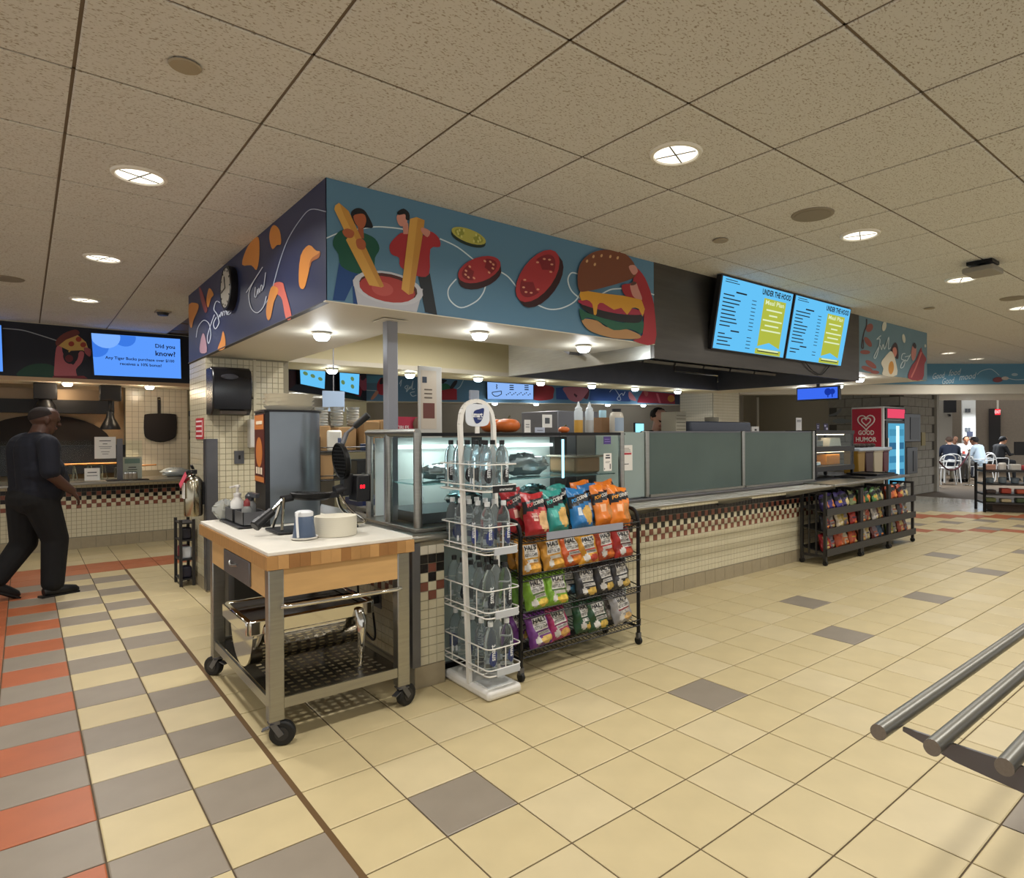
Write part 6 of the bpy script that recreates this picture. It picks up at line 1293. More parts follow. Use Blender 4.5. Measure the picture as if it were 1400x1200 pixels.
card('notice_card', 'dark purple card with pale print on the warmer, left one', 1118, 580, .085, .09, 4.0, z=1.432, face=P('#2a2440'), dark='#a9a6c0', lines=(('', .2, .6, .6, .1), ('', .3, .3, .4, .15)))
card('notice_card', 'dark purple card with pale print on the warmer, right one', 1129, 580, .11, .09, 4.02, z=1.432, face=P('#2a2440'), dark='#a9a6c0', lines=(('', .1, .55, .4, .25), ('', .5, .1, .45, .3)))
pb = PY(1058, 591, 9.1); pt_ = PY(1077, 567, 9.1)
t = thing('towel_dispenser', 'black towel dispenser on the cream wall at the back of the right room', 'dispenser', (pb.x, 9.2, pb.z)); MB().prism([(0, pb.z), (.22, pb.z), (.26, pb.z+.2), (.18, pt_.z), (0, pt_.z)], (pb.x, 9.245, 0), (0, -1, 0), (0, 0, 1), -(pt_.x-pb.x)).build('housing', BLKP, t, bevel=.02); MB().box(pb.x+.05, pt_.x-.05, 8.99, 9.04, pb.z+.02, pb.z+.05).build('towel_slot', DGREY, t)
# blue hanging screen
q = [PX(1090.5, 532, 8.3), PX(1145, 529.5, 8.3), PX(1145, 544, 8.3), PX(1091.5, 546.5, 8.3)]; t = thing('hanging_screen', 'small blue screen hanging under the soffit by the food warmer', 'screen', tuple(q[3]))
zt_h, zb_h = q[0].z, q[3].z; MB().box(8.303, 8.36, q[1].y-.02, q[0].y+.02, zb_h-.02, zt_h+.02).build('housing', BLKP, t); MB().box(8.297, 8.302, q[1].y, q[0].y, zb_h, zt_h).build('display', EM('screen_royal', '#3d6cf2', 1.0), t)
m = MB(); n = 10
for cy_, r in ((q[1].y+.13, .05), (q[1].y+.07, .04)): pts = [(8.2955, cy_+r*math.cos(2*PI*i/n), zb_h+.09+r*math.sin(2*PI*i/n)) for i in range(n)][::-1]; m.add(pts, [tuple(range(n))]); m.box(8.295, 8.2955, cy_-.008, cy_+.008, zb_h+.015, zb_h+.06)
m.build('tree_picture', EM('screen_tree', '#1b3bb0', .8), t, kind='stuff'); MB().box(8.32, 8.34, (q[0].y+q[1].y)/2-.02, (q[0].y+q[1].y)/2+.02, zt_h+.02, 2.75).build('hanger', BLACK, t)
# ice cream freezer
f0, f1 = PZ(1168, 557, 1.95), PZ(1208, 555, 1.95); fx_, fyn, fyf = 13.45, 5.6, 6.27
fz = thing('ice_cream_freezer', 'tall red ice cream freezer with lit glass door by the block wall', 'freezer', (13.95, 5.95, 0))
MB().box(fx_, 14.5, fyn, fyf, .06, 1.95).build('cabinet', C('#d9dcdc', .35), fz, bevel=.015); MB().box(fx_-.006, fx_-.001, fyn+.05, fyf-.02, .2, 1.91).build('side_graphic', M('graphic_red', '#b3243b', .35), fz)
def heart(s, cy_, cz_, w_):
    pts = [(.115*math.sin(t_)**3*1.0, (.095*math.cos(t_)-.036*math.cos(2*t_)-.014*math.cos(3*t_)-.007*math.cos(4*t_))) for t_ in [2*PI*i/28 for i in range(28)]]
    s.tube([(fx_-.009, cy_-a_*w_, cz_+b_*w_) for a_, b_ in pts], .013, 6, True); return s
m = MB(); cyc = (fyn+fyf)/2+.02; heart(m, cyc, 1.64, 1.5); heart(m, cyc, 1.645, .8); m.build('heart_logo', P('#e3dcd8'), fz, kind='stuff')
m = MB(); U_, V_ = (0, -1, 0), (0, 0, 1); text(m, 'GOOD', (fx_-.007, cyc, 1.36), U_, V_, w=.33, h=.10, align='c', bold=.03, lift=.002); text(m, 'HUMOR', (fx_-.007, cyc, 1.22), U_, V_, w=.43, h=.10, align='c', bold=.03, lift=.002); m.build('lettering', P('#eae4e0'), fz, kind='stuff')
MB().box(13.48, 14.48, fyn-.03, fyn-.001, .1, 1.66).build('door_frame', BLKP, fz); MB().box(13.58, 14.38, fyn-.036, fyn-.031, .35, 1.6).build('lit_door', EM('freezer_glow', '#5fb4d8', .9), fz); [MB().box(13.62, 14.34, fyn-.039, fyn-.0365, z, z+.14).build('product_row', EM('product_%d' % k, c, .7), fz) for k, (z, c) in enumerate(((.5, '#3f88b8'), (.78, '#4a9cc8'), (1.06, '#3f7ea8'), (1.34, '#58aed4')))]; MB().box(13.95, 14.1, fyn-.043, fyn-.0365, .5, 1.55).build('door_tube', EM('freezer_tube', '#c8f2ff', 1.4), fz)
MB().box(13.48, 14.48, fyn-.03, fyn-.001, 1.68, 1.92).build('header', BLKP, fz); MB().box(13.55, 14.4, fyn-.036, fyn-.031, 1.71, 1.9).build('lit_header', EM('freezer_head', '#e04a66', 1.1), fz)
MB().box(13.5, 13.54, fyn-.06, fyn-.03, .8, 1.3).build('door_handle', CHROME, fz)
# grey dispensers and fittings on the block wall
for i, (x0, x1, y0, y1, l) in enumerate(((1234, 1256, 566, 604, 'upper grey wall dispenser on the block pier'), (1238, 1252, 611, 648, 'lower grey wall dispenser on the block pier'))):
    a, b = PY(x0, y1, 5.6), PY(x1, y0, 5.6); t = thing('wall_dispenser', l, 'dispenser', ((a.x+b.x)/2, 5.7, a.z)); MB().box(a.x, b.x, 5.56, 5.742, a.z, b.z).build('housing', M('disp_grey', '#5c6166', .35, .5), t, bevel=.01); MB().box(a.x+.3, b.x-.1, 5.55, 5.56, a.z+.05, b.z-.08).build('door', M('disp_dark', '#4a4e52', .35, .5), t)
a, b = PY(1261, 609, 5.72), PY(1266, 591, 5.72); tag(MB().box(a.x, b.x, 5.73, 5.745, a.z, b.z).build('brass_plate', M('brass_old', '#8a7c4a', .4, .7), loc=(a.x, 5.74, a.z)), 'small brass plate on the block pier right of the dispensers', 'plate')
m = MB(); fe = lambda x, y: PX(x, y, 14.6); sp_ = smooth2([(1133, 567), (1142, 564), (1149, 558), (1151, 560), (1145, 567), (1135, 569)], 3); m.add([fe(*p) for p in sp_], [tuple(range(len(sp_)))][:1]); m2 = MB()
for c_ in (((1152, 575.5), 14, 3.6),): pts = [(c_[0][0]+c_[1]*math.cos(2*PI*i/20), c_[0][1]+c_[2]*math.sin(2*PI*i/20)*(1 if math.cos(2*PI*i/20) < .2 else .7)) for i in range(20)]; m2.add([PX(x, y, 14.59) for x, y in pts], [tuple(range(20))])
m.build('wall_graphic', P('#8f9498'), bw); m2.build('wall_graphic', P('#9aa0a4'), bw)
# ------------------------------------------------------------------ wire shelving behind the cart
wy_ = 5.0; ws = thing('wire_shelving', 'black wire shelving behind the waffle maker loaded with cups and boxes', 'shelving', (2.6, wy_, 0)); zA, zB, zC = PY(480, 617, wy_).z, PY(480, 655, wy_).z, .8
xL, xR = PY(436, 600, wy_).x, PY(566, 600, wy_).x
for x in (xL, xR):
    for y in (wy_, wy_+.4): MB().cyl((x, y, .003), (x, y, zA+.12), .012, 8).build('post', BLACK, ws)
for z in (zA, zB, .5):
    m = MB()
    for y in (wy_, wy_+.4): m.tube([(xL, y, z), (xR, y, z)], .006, 6).tube([(xL, y, z+.035), (xR, y, z+.035)], .004, 6)
    for i in range(30): x = xL+(xR-xL)*i/29; m.tube([(x, wy_, z), (x, wy_+.4, z)], .003, 5)
    m.build('wire_shelf', BLACK, ws, kind='stuff')
CARD = M('cardboard', '#a5845c', .8)
def onshelf(name, label, cat, x0, x1, ytop, z, mat, dep=.3, yo=.02, bevel=.004):
    a = PY(x0, 600, wy_+yo); b = PY(x1, ytop, wy_+yo); t = thing(name, label, cat, ((a.x+b.x)/2, wy_+yo+dep/2, z)); MB().box(a.x, b.x, wy_+yo, wy_+yo+dep, z+.008, b.z).build('body', mat, t, bevel=bevel); return t, a, b
onshelf('cardboard_box', 'brown cardboard box on the wire shelf behind the batter dispenser', 'box', 438, 452, 582, zA, CARD); onshelf('cardboard_box', 'brown cardboard box on the wire shelf behind the white tub', 'box', 463, 487, 584, zA, CARD, yo=.1)
onshelf('cardboard_box', 'brown cardboard box on the wire shelf beside the steel post, left one', 'box', 498, 519, 576, zA, CARD); onshelf('cardboard_box', 'brown cardboard box on the wire shelf beside the steel post, right one', 'box', 520, 535, 574, zA, CARD)
onshelf('cardboard_box', 'low brown box on the lower wire shelf behind the dispenser', 'box', 438, 456, 622, zB, CARD); onshelf('navy_box', 'flat navy blue box on the wire shelf right of the waffle plate', 'box', 493, 534, 606, zA, C('#1d2c4c', .4), yo=0.0, dep=.02)
t, a, b = onshelf('white_tub', 'white plastic tub with a blue label on the wire shelf', 'tub', 448, 468, 588, zA, C('#d8d6cd', .35), dep=.1, yo=-.0, bevel=.015); MB().box(a.x+.08, b.x-.01, wy_-.003, wy_-.0005, zA+.03, zA+.11).build('label', P('#4a5676'), t)
onshelf('black_roll_box', 'black box on the lower wire shelf right of the waffle plate', 'box', 488, 527, 628, zB, BLKP)
t, a, b = onshelf('storage_tub', 'grey plastic tub with a navy lid under the wire shelf', 'tub', 496, 533, 690, .5, C('#77767a', .45), dep=.35); MB().box(a.x-.01, b.x+.01, wy_+.01, wy_+.38, b.z, b.z+.06).build('lid', C('#26305c', .35), t)
for i, px in enumerate((444, 465, 487)):
    p = PY(px, 580, wy_+.15); zc = PY(px, 583, wy_+.12).z+.004; t = thing('cup_stack', 'tall stack of clear plastic cups on the boxes, %s of three' % ['left', 'middle', 'right'][i], 'cups', (p.x, wy_+.2, zc), 'stacks of clear cups'); zh = PY(px, 556, wy_+.15).z-zc; n = 14
    for k in range(3 if i != 9 else 1): pass
    MB().lathe([(.04, 0)]+[(.042+(.012 if j % 2 else .006), zh*j/n) for j in range(1, n)]+[(.058, zh)], (p.x, wy_+.22, zc), 20).build('nested_cups', M('cup_clear', '#cfd0ca', .1, trans=.65, ior=1.12), t)
tt = crumple('foil_bag', 'crumpled silver foil bag on the lower wire shelf behind the waffle maker', (PY(449, 660, wy_+.15).x, wy_+.15, .51+.1), .1, (.9, .9, 1), FOIL, 77, 'bag')
wk = thing('work_table', 'steel work table behind the deli case', 'table', (2.5, 4.3, 0)); MB().box(1.9, 3.0, 4.1, 4.6, .835, .86).build('table_top', STEELH, wk)
for x in (1.93, 2.93):
    for y in (4.13, 4.53): MB().box(x, x+.04, y, y+.04, .002, .835).build('leg', STEELD, wk)
t = thing('blue_sign', 'pale blue hanging sign sheet behind the stacks of cups', 'sign', (2.6, 6, 1.4)); a, b = PY(441, 562, 6.0), PY(471, 535, 6.0); MB().box(a.x, b.x, 6.0, 6.004, a.z, b.z).build('sheet', C('#8fa3bd', .3), t); MB().box((a.x+b.x)/2-.005, (a.x+b.x)/2+.005, 6.0, 6.004, b.z, 2.70).build('hanger', STEELD, t)
a, b = PY(547, 591, 4.3), PY(574, 570, 4.3); t = thing('red_sign', 'red sign with white letters and a food photo behind the steel post', 'sign', (a.x, 4.3, a.z)); MB().box(a.x-.05, b.x, 4.3, 4.31, a.z, b.z).build('board', P('#b2304a'), t); m = MB(); text(m, 'TIBLES', (a.x-.03, 4.299, a.z+.02), (1, 0, 0), (0, 0, 1), w=.10, h=.03, bold=.02); m.build('lettering', P('#e0d0d2'), t, kind='stuff'); MB().sphere((b.x-.02, 4.285, a.z+.06), .045, 14, 8, (1, .2, 1.2)).build('food_photo', P('#6a4a3c'), t)
MB().box(a.x, a.x+.02, 4.305, 4.325, .862, a.z).build('sign_stem', STEELD, t)
# ================================================================== FOREGROUND TRAY RAIL
fr = thing('tray_rail', 'three thick steel tray rail tubes in the right foreground', 'tray rail', (1.8, .45, .8))
for i, (x0, y) in enumerate(((1.279, .545), (1.292, .453), (1.312, .344))): MB().cyl((x0, y, .8), (3.6, y, .8), .0155, 20).build('tube', M('tube_steel', '#8f8e88', .36, .85, noise=.06, nscale=7, stretch=(1, 30, 30)), fr)
for x in (1.37, 2.6): MB().prism([(.535, .786), (.535, .778), (.44, .752), (.3, .735), (.02, .73), (.02, .786)], (x, 0, 0), (0, 1, 0), (0, 0, 1), .006).build('bracket', STEELD, fr)
nc = thing('near_counter', 'steel counter behind the foreground tray rail, outside the picture', 'counter', (2.5, -.3, 0)); MB().box(1.36, 3.7, -.6, .02, .01, .88).build('counter_body', STEELD, nc)
# ================================================================== LEFT SERVING LINE
t = thing('sneeze_guard', 'clear glass guard along the pizza counter with a steel post', 'glass screen', (.5, 10.0, .83))
MB().box(-2.2, 1.20, 10.0, 10.008, .84, 1.345).build('pane', GLASS, t); a, b = PY(160, 657, 9.98), PY(167.5, 596, 9.98); MB().box(a.x, b.x, 9.965, 9.998, .834, 1.37).build('post', STEELD, t); MB().box(-1.1, -1.04, 9.965, 9.998, .834, 1.37).build('post', STEELD, t)
t = thing('hanging_pan', 'big dark square pan hanging by its handle on the white tiled wall', 'pan', (1.5, 10.97, 1.3)); f = lambda x, y: PY(x, y, 10.96)
pts = smooth2([(197, 570), (200, 566), (214, 565), (217, 565), (222, 565), (238, 566), (241, 570), (241, 592), (236, 600), (219, 604.5), (202, 600), (197, 592)], 3); q = [f(*p) for p in pts]; m = MB(); m.prism([(p.x, p.z) for p in q], (0, 10.97, 0), (1, 0, 0), (0, 0, 1), .03); m.build('pan_body', M('cast_dark', '#2a2524', .4, .4), t, bevel=.008)
a, b = f(215.5, 566), f(219.5, 543); MB().box(a.x, b.x, 10.955, 10.97, a.z, b.z).build('handle', M('cast_dark', '#2a2524'), t, bevel=.004); MB().cyl(((a.x+b.x)/2, 10.95, b.z-.03), ((a.x+b.x)/2, 10.999, b.z-.03), .01).build('hook', CHROME, t)
for i, (px, ya, yb) in enumerate(((62, 528, 560), (150.5, 531, 587))):
    c = PY(px, 540, 10.5); z1, zb = PY(px, ya, 10.5).z, PY(px, yb, 10.5).z
    t = thing('heat_lamp', ['black heat lamp hanging over the pizzas behind the man', 'black bell shaped heat lamp hanging by the pizza oven'][i], 'heat lamp', (c.x, 10.5, zb)); MB().box(c.x-.12, c.x+.12, 10.42, 10.58, z1-.17, 2.09).build('mount', BLKP, t, bevel=.01); MB().cyl((c.x, 10.5, zb+.1), (c.x, 10.5, z1-.15), .02).build('stem', BLACK, t)
    MB().lathe([(.04, .24), (.05, .16), (.09, .08), (.115, .02), (.115, 0), (.10, .015), (.06, .1)], (c.x, 10.5, zb), 20).build('shade', BLKP, t); MB().sphere((c.x, 10.5, zb+.06), .035, 10, 6).build('bulb', EM('heat_bulb', '#ffd49a', 6), t); lamp('heat_lamp_light', (c.x, 10.5, zb+.01), 10, (1, .75, .5), .08, 2.2)
CR_ = M('pizza_crust', '#c98a48', .6, noise=.15, nscale=25); CH_ = M('pizza_cheese', '#e0a24a', .5, noise=.2, nscale=30)
for i, (px, w_) in enumerate(((86, .105), (109, .105), (128, .105), (147, .105))):
    c = PY(px, 630, 10.35); zz = 1.04
    t = thing('pizza_stand', 'wire pizza stand on the left counter, %s from left' % ORD[i], 'stand', (c.x, 10.35, .833), 'pizza stands'); MB().lathe([(.0001, 0), (w_, .0), (w_+.01, .006), (.0001, .006)], (c.x, 10.35, zz-.02), 24).build('pan_disc', STEELD, t)
    for a_ in range(3): MB().tube([(c.x+.12*math.cos(a_*2.1), 10.35+.12*math.sin(a_*2.1), zz-.021), (c.x+.15*math.cos(a_*2.1), 10.35+.15*math.sin(a_*2.1), .835)], .006, 6).build('leg', CHROME, t)
    t = thing('pizza', 'baked pizza on its stand, %s from left behind the glass' % ORD[i], 'pizza', (c.x, 10.35, zz-.012), 'pizzas on the left counter'); MB().lathe([(.0001, 0), (w_*.95, 0), (w_, .012), (w_*.93, .022), (w_*.86, .014)], (c.x, 10.35, zz-.0125), 24).build('crust', CR_, t); MB().lathe([(w_*.87, .016), (.0001, .018)], (c.x, 10.35, zz-.0125), 24).build('topping', CH_, t)
def card2(*a, **k): return card(*a, **k)
a, b = PY(129.5, 627, 9.99), PY(158.5, 597, 9.99); card('menu_sheet', 'white menu sheet taped inside the pizza counter glass', 144, 627, b.x-a.x, b.z-a.z, 9.999, z=a.z, lines=(('', .22, .8, .55, .035), ('', .38, .66, .22, .03), ('', .2, .54, .6, .02), ('', .25, .46, .5, .02), ('', .3, .3, .4, .02), ('', .35, .2, .3, .02)))
a, b = PY(116, 650, 9.9), PY(137, 637.5, 9.9); card('price_card', 'small white price card on the pizza counter edge', 126, 650, b.x-a.x, .15, 9.9, z=.85, lines=(('', .2, .6, .6, .08), ('', .15, .35, .7, .05)), foot=True)
a, b = PY(168, 653, 10.1), PY(194, 624, 10.1); card('menu_stand', 'acrylic framed menu standing right of the steel post on the pizza counter', 181, 653, b.x-a.x, b.z-.84, 10.1, z=.838, lines=(('', .3, .5, .4, .04), ('', .25, .4, .5, .03), ('', .3, .3, .4, .03)), parts=(('#9db3ae', .1, .7, .8, .22),), foot=True)
t = thing('cafeteria_tray', 'dark tray with shakers on the edge of the pizza counter', 'tray', (1.0, 9.8, .834)); a, b = PY(146, 658, 9.8), PY(203, 655, 9.8); MB().box(a.x, b.x, 9.72, 9.96, .8335, .845).build('tray_sheet', BLKP, t, bevel=.004)
for i, px in enumerate((173, 179, 184)):
    c = PY(px, 650, 9.83); t = thing('shaker', 'glass spice shaker on the dark tray, %s from left' % ORD[i], 'shaker', (c.x, 9.83, .846)); MB().lathe([(.0001, 0), (.03, 0), (.033, .01), (.03, .075)], (c.x, 9.83, .8465), 14).build('jar', C('#9a8f7c', .2), t); MB().lathe([(.031, .074), (.03, .09), (.0001, .098)], (c.x, 9.83, .8465), 14).build('lid', CHROME, t)
t = crumple('wrapped_stack', 'plastic wrapped bundle on the pizza counter by the tiled wall', (1.62, 10.3, .834+.06), .12, (1.4, .9, .5), FILM, 91, 'bundle')
t = thing('paddle_handle', 'wooden paddle lying on the back of the pizza counter', 'paddle', (1.2, 10.6, .9)); MB().cyl((1.05, 10.6, .98), (1.42, 10.45, 1.0), .012).build('shaft', M('maple_b', '#9a6730'), t); MB().box(.95, 1.1, 10.55, 10.68, .833, .97).build('paddle_block', DGREY, t)
t = thing('kitchen_wall_fitting', 'white tissue holder on the rear wall beside the hanging pan', 'holder', (2.05, 11.5, 1.2)); a, b = PY(251, 588, 11.55), PY(258, 562, 11.55); MB().box(a.x, a.x+.2, 11.52, 11.599, a.z, b.z).build('holder_box', C('#c5cbcf', .4), t); MB().box(a.x+.02, a.x+.12, 11.5, 11.52, b.z-.08, b.z).build('label', P('#27406e'), t); MB().box(a.x+.02, a.x+.18, 11.45, 11.52, a.z-.15, a.z).build('roll', BLKP, t)
# ================================================================== PEOPLE
def person(name, label, loc, rz, caps, voxel, mats, hair, extra=()):
    """caps: (p0, p1, r0, r1, material index); fused to one continuous skin by a voxel remesh"""
    t = thing(name, label, 'person', (0, 0, 0)); m = MB()
    for p0, p1, r0, r1, _ in caps:
        p0, p1 = Vector(p0), Vector(p1); d = p1-p0
        if d.length < 1e-4: m.sphere(p0, r0, 16, 10); continue
        d.normalize(); a = d.orthogonal().normalized(); b = d.cross(a); n = 14; base = len(m.v); rings = []
        for k in range(5): an = -PI/2+PI/2*k/5; rings.append((p0+d*(r0*math.sin(an)), r0*math.cos(an)))
        rings += [(p0, r0), (p1, r1)]
        for k in range(1, 6): an = PI/2*k/5; rings.append((p1+d*(r1*math.sin(an)), r1*math.cos(an)))
        for c_, r_ in rings: m.v += [tuple(c_+(a*math.cos(2*PI*i/n)+b*math.sin(2*PI*i/n))*max(r_, 1e-4)) for i in range(n)]
        fs = [(base+j*n+i, base+j*n+(i+1) % n, base+(j+1)*n+(i+1) % n, base+(j+1)*n+i) for j in range(len(rings)-1) for i in range(n)]
        fs += [tuple(base+i for i in range(n))[::-1], tuple(base+(len(rings)-1)*n+i for i in range(n))]; m.f += fs; m.k += [0]*len(fs)
    me0 = m.mesh('raw', mats[0], smooth=False); ob = bpy.data.objects.new('raw', me0); COL.objects.link(ob)
    r = ob.modifiers.new('r', 'REMESH'); r.mode = 'VOXEL'; r.voxel_size = voxel
    s = ob.modifiers.new('s', 'SMOOTH'); s.factor = .5; s.iterations = 4
    bpy.context.view_layer.update(); me = bpy.data.meshes.new_from_object(ob.evaluated_get(bpy.context.evaluated_depsgraph_get())); bpy.data.objects.remove(ob)
    me.name = 'body'; me.materials.clear(); [me.materials.append(x) for x in mats]
    n = len(me.polygons); c = np.empty(n*3); me.polygons.foreach_get('center', c); c = c.reshape(-1, 3); best = np.full(n, 1e9); idx = np.zeros(n, int)
    for p0, p1, r0, r1, k in caps:
        p0, p1 = np.array(p0, float), np.array(p1, float); d = p1-p0; L = max(d@d, 1e-9); tt = np.clip((c-p0)@d/L, 0, 1); q = np.linalg.norm(c-(p0+tt[:, None]*d), axis=1)-(r0+(r1-r0)*tt)
        w = q < best; best[w] = q[w]; idx[w] = k
    me.polygons.foreach_set('material_index', idx); me.polygons.foreach_set('use_smooth', [True]*n)
    b = bpy.data.objects.new('body', me); COL.objects.link(b); b.parent = t
    for nm, mb, mt in hair: mb.build(nm, mt, t)
    t.location = loc; t.rotation_euler = (0, 0, rz); return t
def head_caps(c, yaw, pitch=0., s=1., skin=0):
    """head of about .23 m with jaw, nose, ears, brow; returns capsules and a frame"""
    R_ = Matrix.Rotation(yaw, 4, 'Z') @ Matrix.Rotation(pitch, 4, 'Y'); o = Vector(c); f = lambda x, y, z: tuple(o+(R_ @ Vector((x*s, y*s, z*s))))
    out = [(f(-.02, 0, .03), f(.03, 0, .045), .088*s, .082*s, skin), (f(.03, 0, -.0), f(.05, 0, -.06), .07*s, .05*s, skin), (f(.065, 0, -.085), f(.07, 0, -.08), .033*s, .03*s, skin),
           (f(.105, 0, .02), f(.125, 0, -.012), .012*s, .018*s, skin), (f(.102, .03, .035), f(.102, -.03, .035), .014*s, .014*s, skin), (f(.098, .018, -.05), f(.098, -.018, -.05), .012*s, .012*s, 4)]
    for sg in (-1, 1): out += [(f(-.005, .087*sg, .02), f(-.0, .085*sg, -.02), .018*s, .012*s, skin), (f(.098, .032*sg, .015), f(.0985, .032*sg, .015), .011*s, .011*s, 3)]
    return out, f
def hand(w, d, palm_up, s=1., skin=0, curl=.5, side=1):
    """palm, four unequal bent fingers and a thumb leaving the side of the palm"""
    w, d = Vector(w), Vector(d).normalized(); u = Vector(palm_up); u = (u-d*u.dot(d)).normalized(); v = d.cross(u)*side; o = []
    for k in (-1, 0, 1): o.append((tuple(w+v*.02*k*s), tuple(w+d*.075*s+v*.025*k*s), .017*s, .014*s, skin))
    for k, L in zip((-1.5, -.5, .5, 1.5), (.066, .078, .084, .074)):
        a = w+d*.08*s+v*.019*k*s; b = a+(d-u*curl*.5).normalized()*L*.5*s; c_ = b+(d-u*curl*1.4).normalized()*L*.5*s; o += [(tuple(a), tuple(b), .0095*s, .0088*s, skin), (tuple(b), tuple(c_), .0088*s, .0075*s, skin)]
    a = w+d*.02*s+v*.03*s; b = a+(d*.7+v*.8-u*.2).normalized()*.04*s; o += [(tuple(a), tuple(b), .013*s, .011*s, skin), (tuple(b), tuple(b+(d*.95+v*.2-u*.3).normalized()*.032*s), .011*s, .009*s, skin)]
    return o
EYE = M('eye_dark', '#1a1412', .2)
def skin(n, c): return M('skin_'+n, c, .5, noise=.05)
def cap_hair(f, mat, kind='short', s=1.):
    m = MB(); rn = random.Random(5); n, k = 22, 10
    for j in range(k+1):
        for i in range(n):
            a = 2*PI*i/n; fr = .5+.5*math.cos(a); lim = (.74-.42*fr) if kind == 'short' else ((.66-.42*fr) if kind == 'stubble' else (.85-.5*fr)); th = lim*PI*j/k; r = .098*s+(.006*rn.uniform(-1, 1) if kind != 'stubble' else 0)-(.007 if kind == 'stubble' else 0)
            x, y, z = r*1.12*math.sin(th)*math.cos(a)-.012, r*math.sin(th)*math.sin(a), r*math.cos(th)+.03
            m.v.append(f(x/s, y/s, z/s))
    for j in range(k):
        for i in range(n): m.f.append((j*n+i, j*n+(i+1) % n, (j+1)*n+(i+1) % n, (j+1)*n+i)); m.k.append(0)
    return ('hair', m, mat)
# the man walking at the left
NAVY, TROU, SHOE = M('cloth_navy', '#10131f', .85, noise=.1, nscale=14, bump=.3, bscale=14), M('cloth_black', '#0b0b0d', .85, noise=.1, nscale=12, bump=.35, bscale=12), M('shoe_black', '#101011', .5)
hc, hf = head_caps((.055, 0, 1.535), -.05, .18, 1.0)
caps = hc+[((.0, 0, 1.36), (.045, 0, 1.48), .075, .068, 0), ((-.02, .10, 1.30), (.0, -.10, 1.30), .13, .13, 1), ((-.02, .17, 1.34), (-.02, -.17, 1.34), .085, .085, 1), ((0, .09, 1.10), (0, -.09, 1.10), .165, .165, 1), ((.05, .0, 1.02), (.06, 0, 1.0), .185, .18, 1), ((.0, .09, .93), (.0, -.09, .93), .16, .16, 1), ((-.03, .06, 1.28), (.0, .06, .98), .155, .165, 1), ((-.03, -.06, 1.28), (.0, -.06, .98), .155, .165, 1),
  ((-.02, -.1, .86), (.09, -.1, .50), .135, .1, 2), ((.09, -.1, .50), (.07, -.1, .12), .1, .085, 2), ((-.04, .1, .86), (-.05, .1, .47), .135, .1, 2), ((-.05, .1, .47), (-.24, .1, .2), .1, .08, 2), ((-.03, .08, .86), (-.03, -.08, .86), .15, .15, 2),
  ((-.02, -.235, 1.33), (-.03, -.285, 1.10), .078, .07, 1), ((-.03, -.285, 1.12), (-.025, -.29, 1.07), .048, .046, 0), ((-.025, -.29, 1.07), (.15, -.245, .92), .048, .034, 0),
  ((-.02, .235, 1.33), (.0, .28, 1.08), .078, .07, 1), ((.0, .28, 1.08), (.12, .27, .88), .045, .033, 0)]
caps += hand((.15, -.245, .92), (.62, .12, -.75), (.6, -.4, .5), 1.0, 0, .6, -1)+hand((.12, .27, .88), (.5, 0, -.85), (.6, .4, .5), 1.0, 0, .6, 1)
def shoe(a, d, mat=None, L=.27):
    a = Vector(a); d = Vector(d).normalized(); m = MB(); m.tube([a-d*.06+Vector((0, 0, .045)), a+Vector((0, 0, .05)), a+d*.1+Vector((0, 0, .04)), a+d*(L-.09)+Vector((0, 0, .028)), a+d*(L-.065)+Vector((0, 0, .024))], [.035, .048, .045, .038, .018], 12)
    for i in range(len(m.v)): q = m.v[i]; m.v[i] = q
    m.obox(a-d*.085+Vector((0, 0, .008)), a+d*(L-.07)+Vector((0, 0, .008)), .085, .016); return m
man = person('person', 'heavy man in dark navy polo and black trousers walking past the pizza counter', (.08, 7.16, 0), .42, caps, .0075, [skin('brown', '#4d3328'), NAVY, TROU, EYE, M('lip_brown', '#5c352c', .5)],
  [cap_hair(hf, M('hair_stubble', '#1f1613', .9), 'stubble'), ('shoe', shoe((.06, -.1, .0), (1, -.05, 0)), SHOE), ('shoe', shoe((-.27, .1, .09), (.85, 0, -.45)), SHOE)])
# kitchen worker, mostly hidden behind the glass
def standing(shirt, trousers, hc, sk, lipc=4):
    return hc+[((.0, 0, 1.40), (.03, 0, 1.50), .06, .055, 0), ((-.01, .1, 1.32), (-.01, -.1, 1.32), .105, .105, 1), ((-.02, .15, 1.37), (-.02, -.15, 1.37), .07, .07, 1), ((0, .05, 1.32), (0, .05, .95), .115, .125, 1), ((0, -.05, 1.32), (0, -.05, .95), .115, .125, 1), ((0, .07, .95), (0, -.07, .95), .13, .13, 1),
      ((0, .09, .88), (0, .1, .5), .1, .07, 2), ((0, .1, .5), (0, .1, .08), .07, .05, 2), ((0, -.09, .88), (0, -.1, .5), .1, .07, 2), ((0, -.1, .5), (0, -.1, .08), .07, .05, 2),
      ((-.02, .2, 1.36), (.04, .25, 1.08), .058, .048, 1), ((.04, .25, 1.08), (.27, .16, 1.05), .042, .03, 0), ((-.02, -.2, 1.36), (.04, -.25, 1.08), .058, .048, 1), ((.04, -.25, 1.08), (.27, -.16, 1.05), .042, .03, 0)]+hand((.27, .16, 1.05), (1, -.1, -.2), (0, 0, 1), 1, 0, .5, -1)+hand((.27, -.16, 1.05), (1, .1, -.2), (0, 0, 1), 1, 0, .5, 1)
wp = Vector((0, 0, H))+ray(897, 575)*7.4; hc, hf = head_caps((.06, 0, 1.575), 0, .45, 1.0)
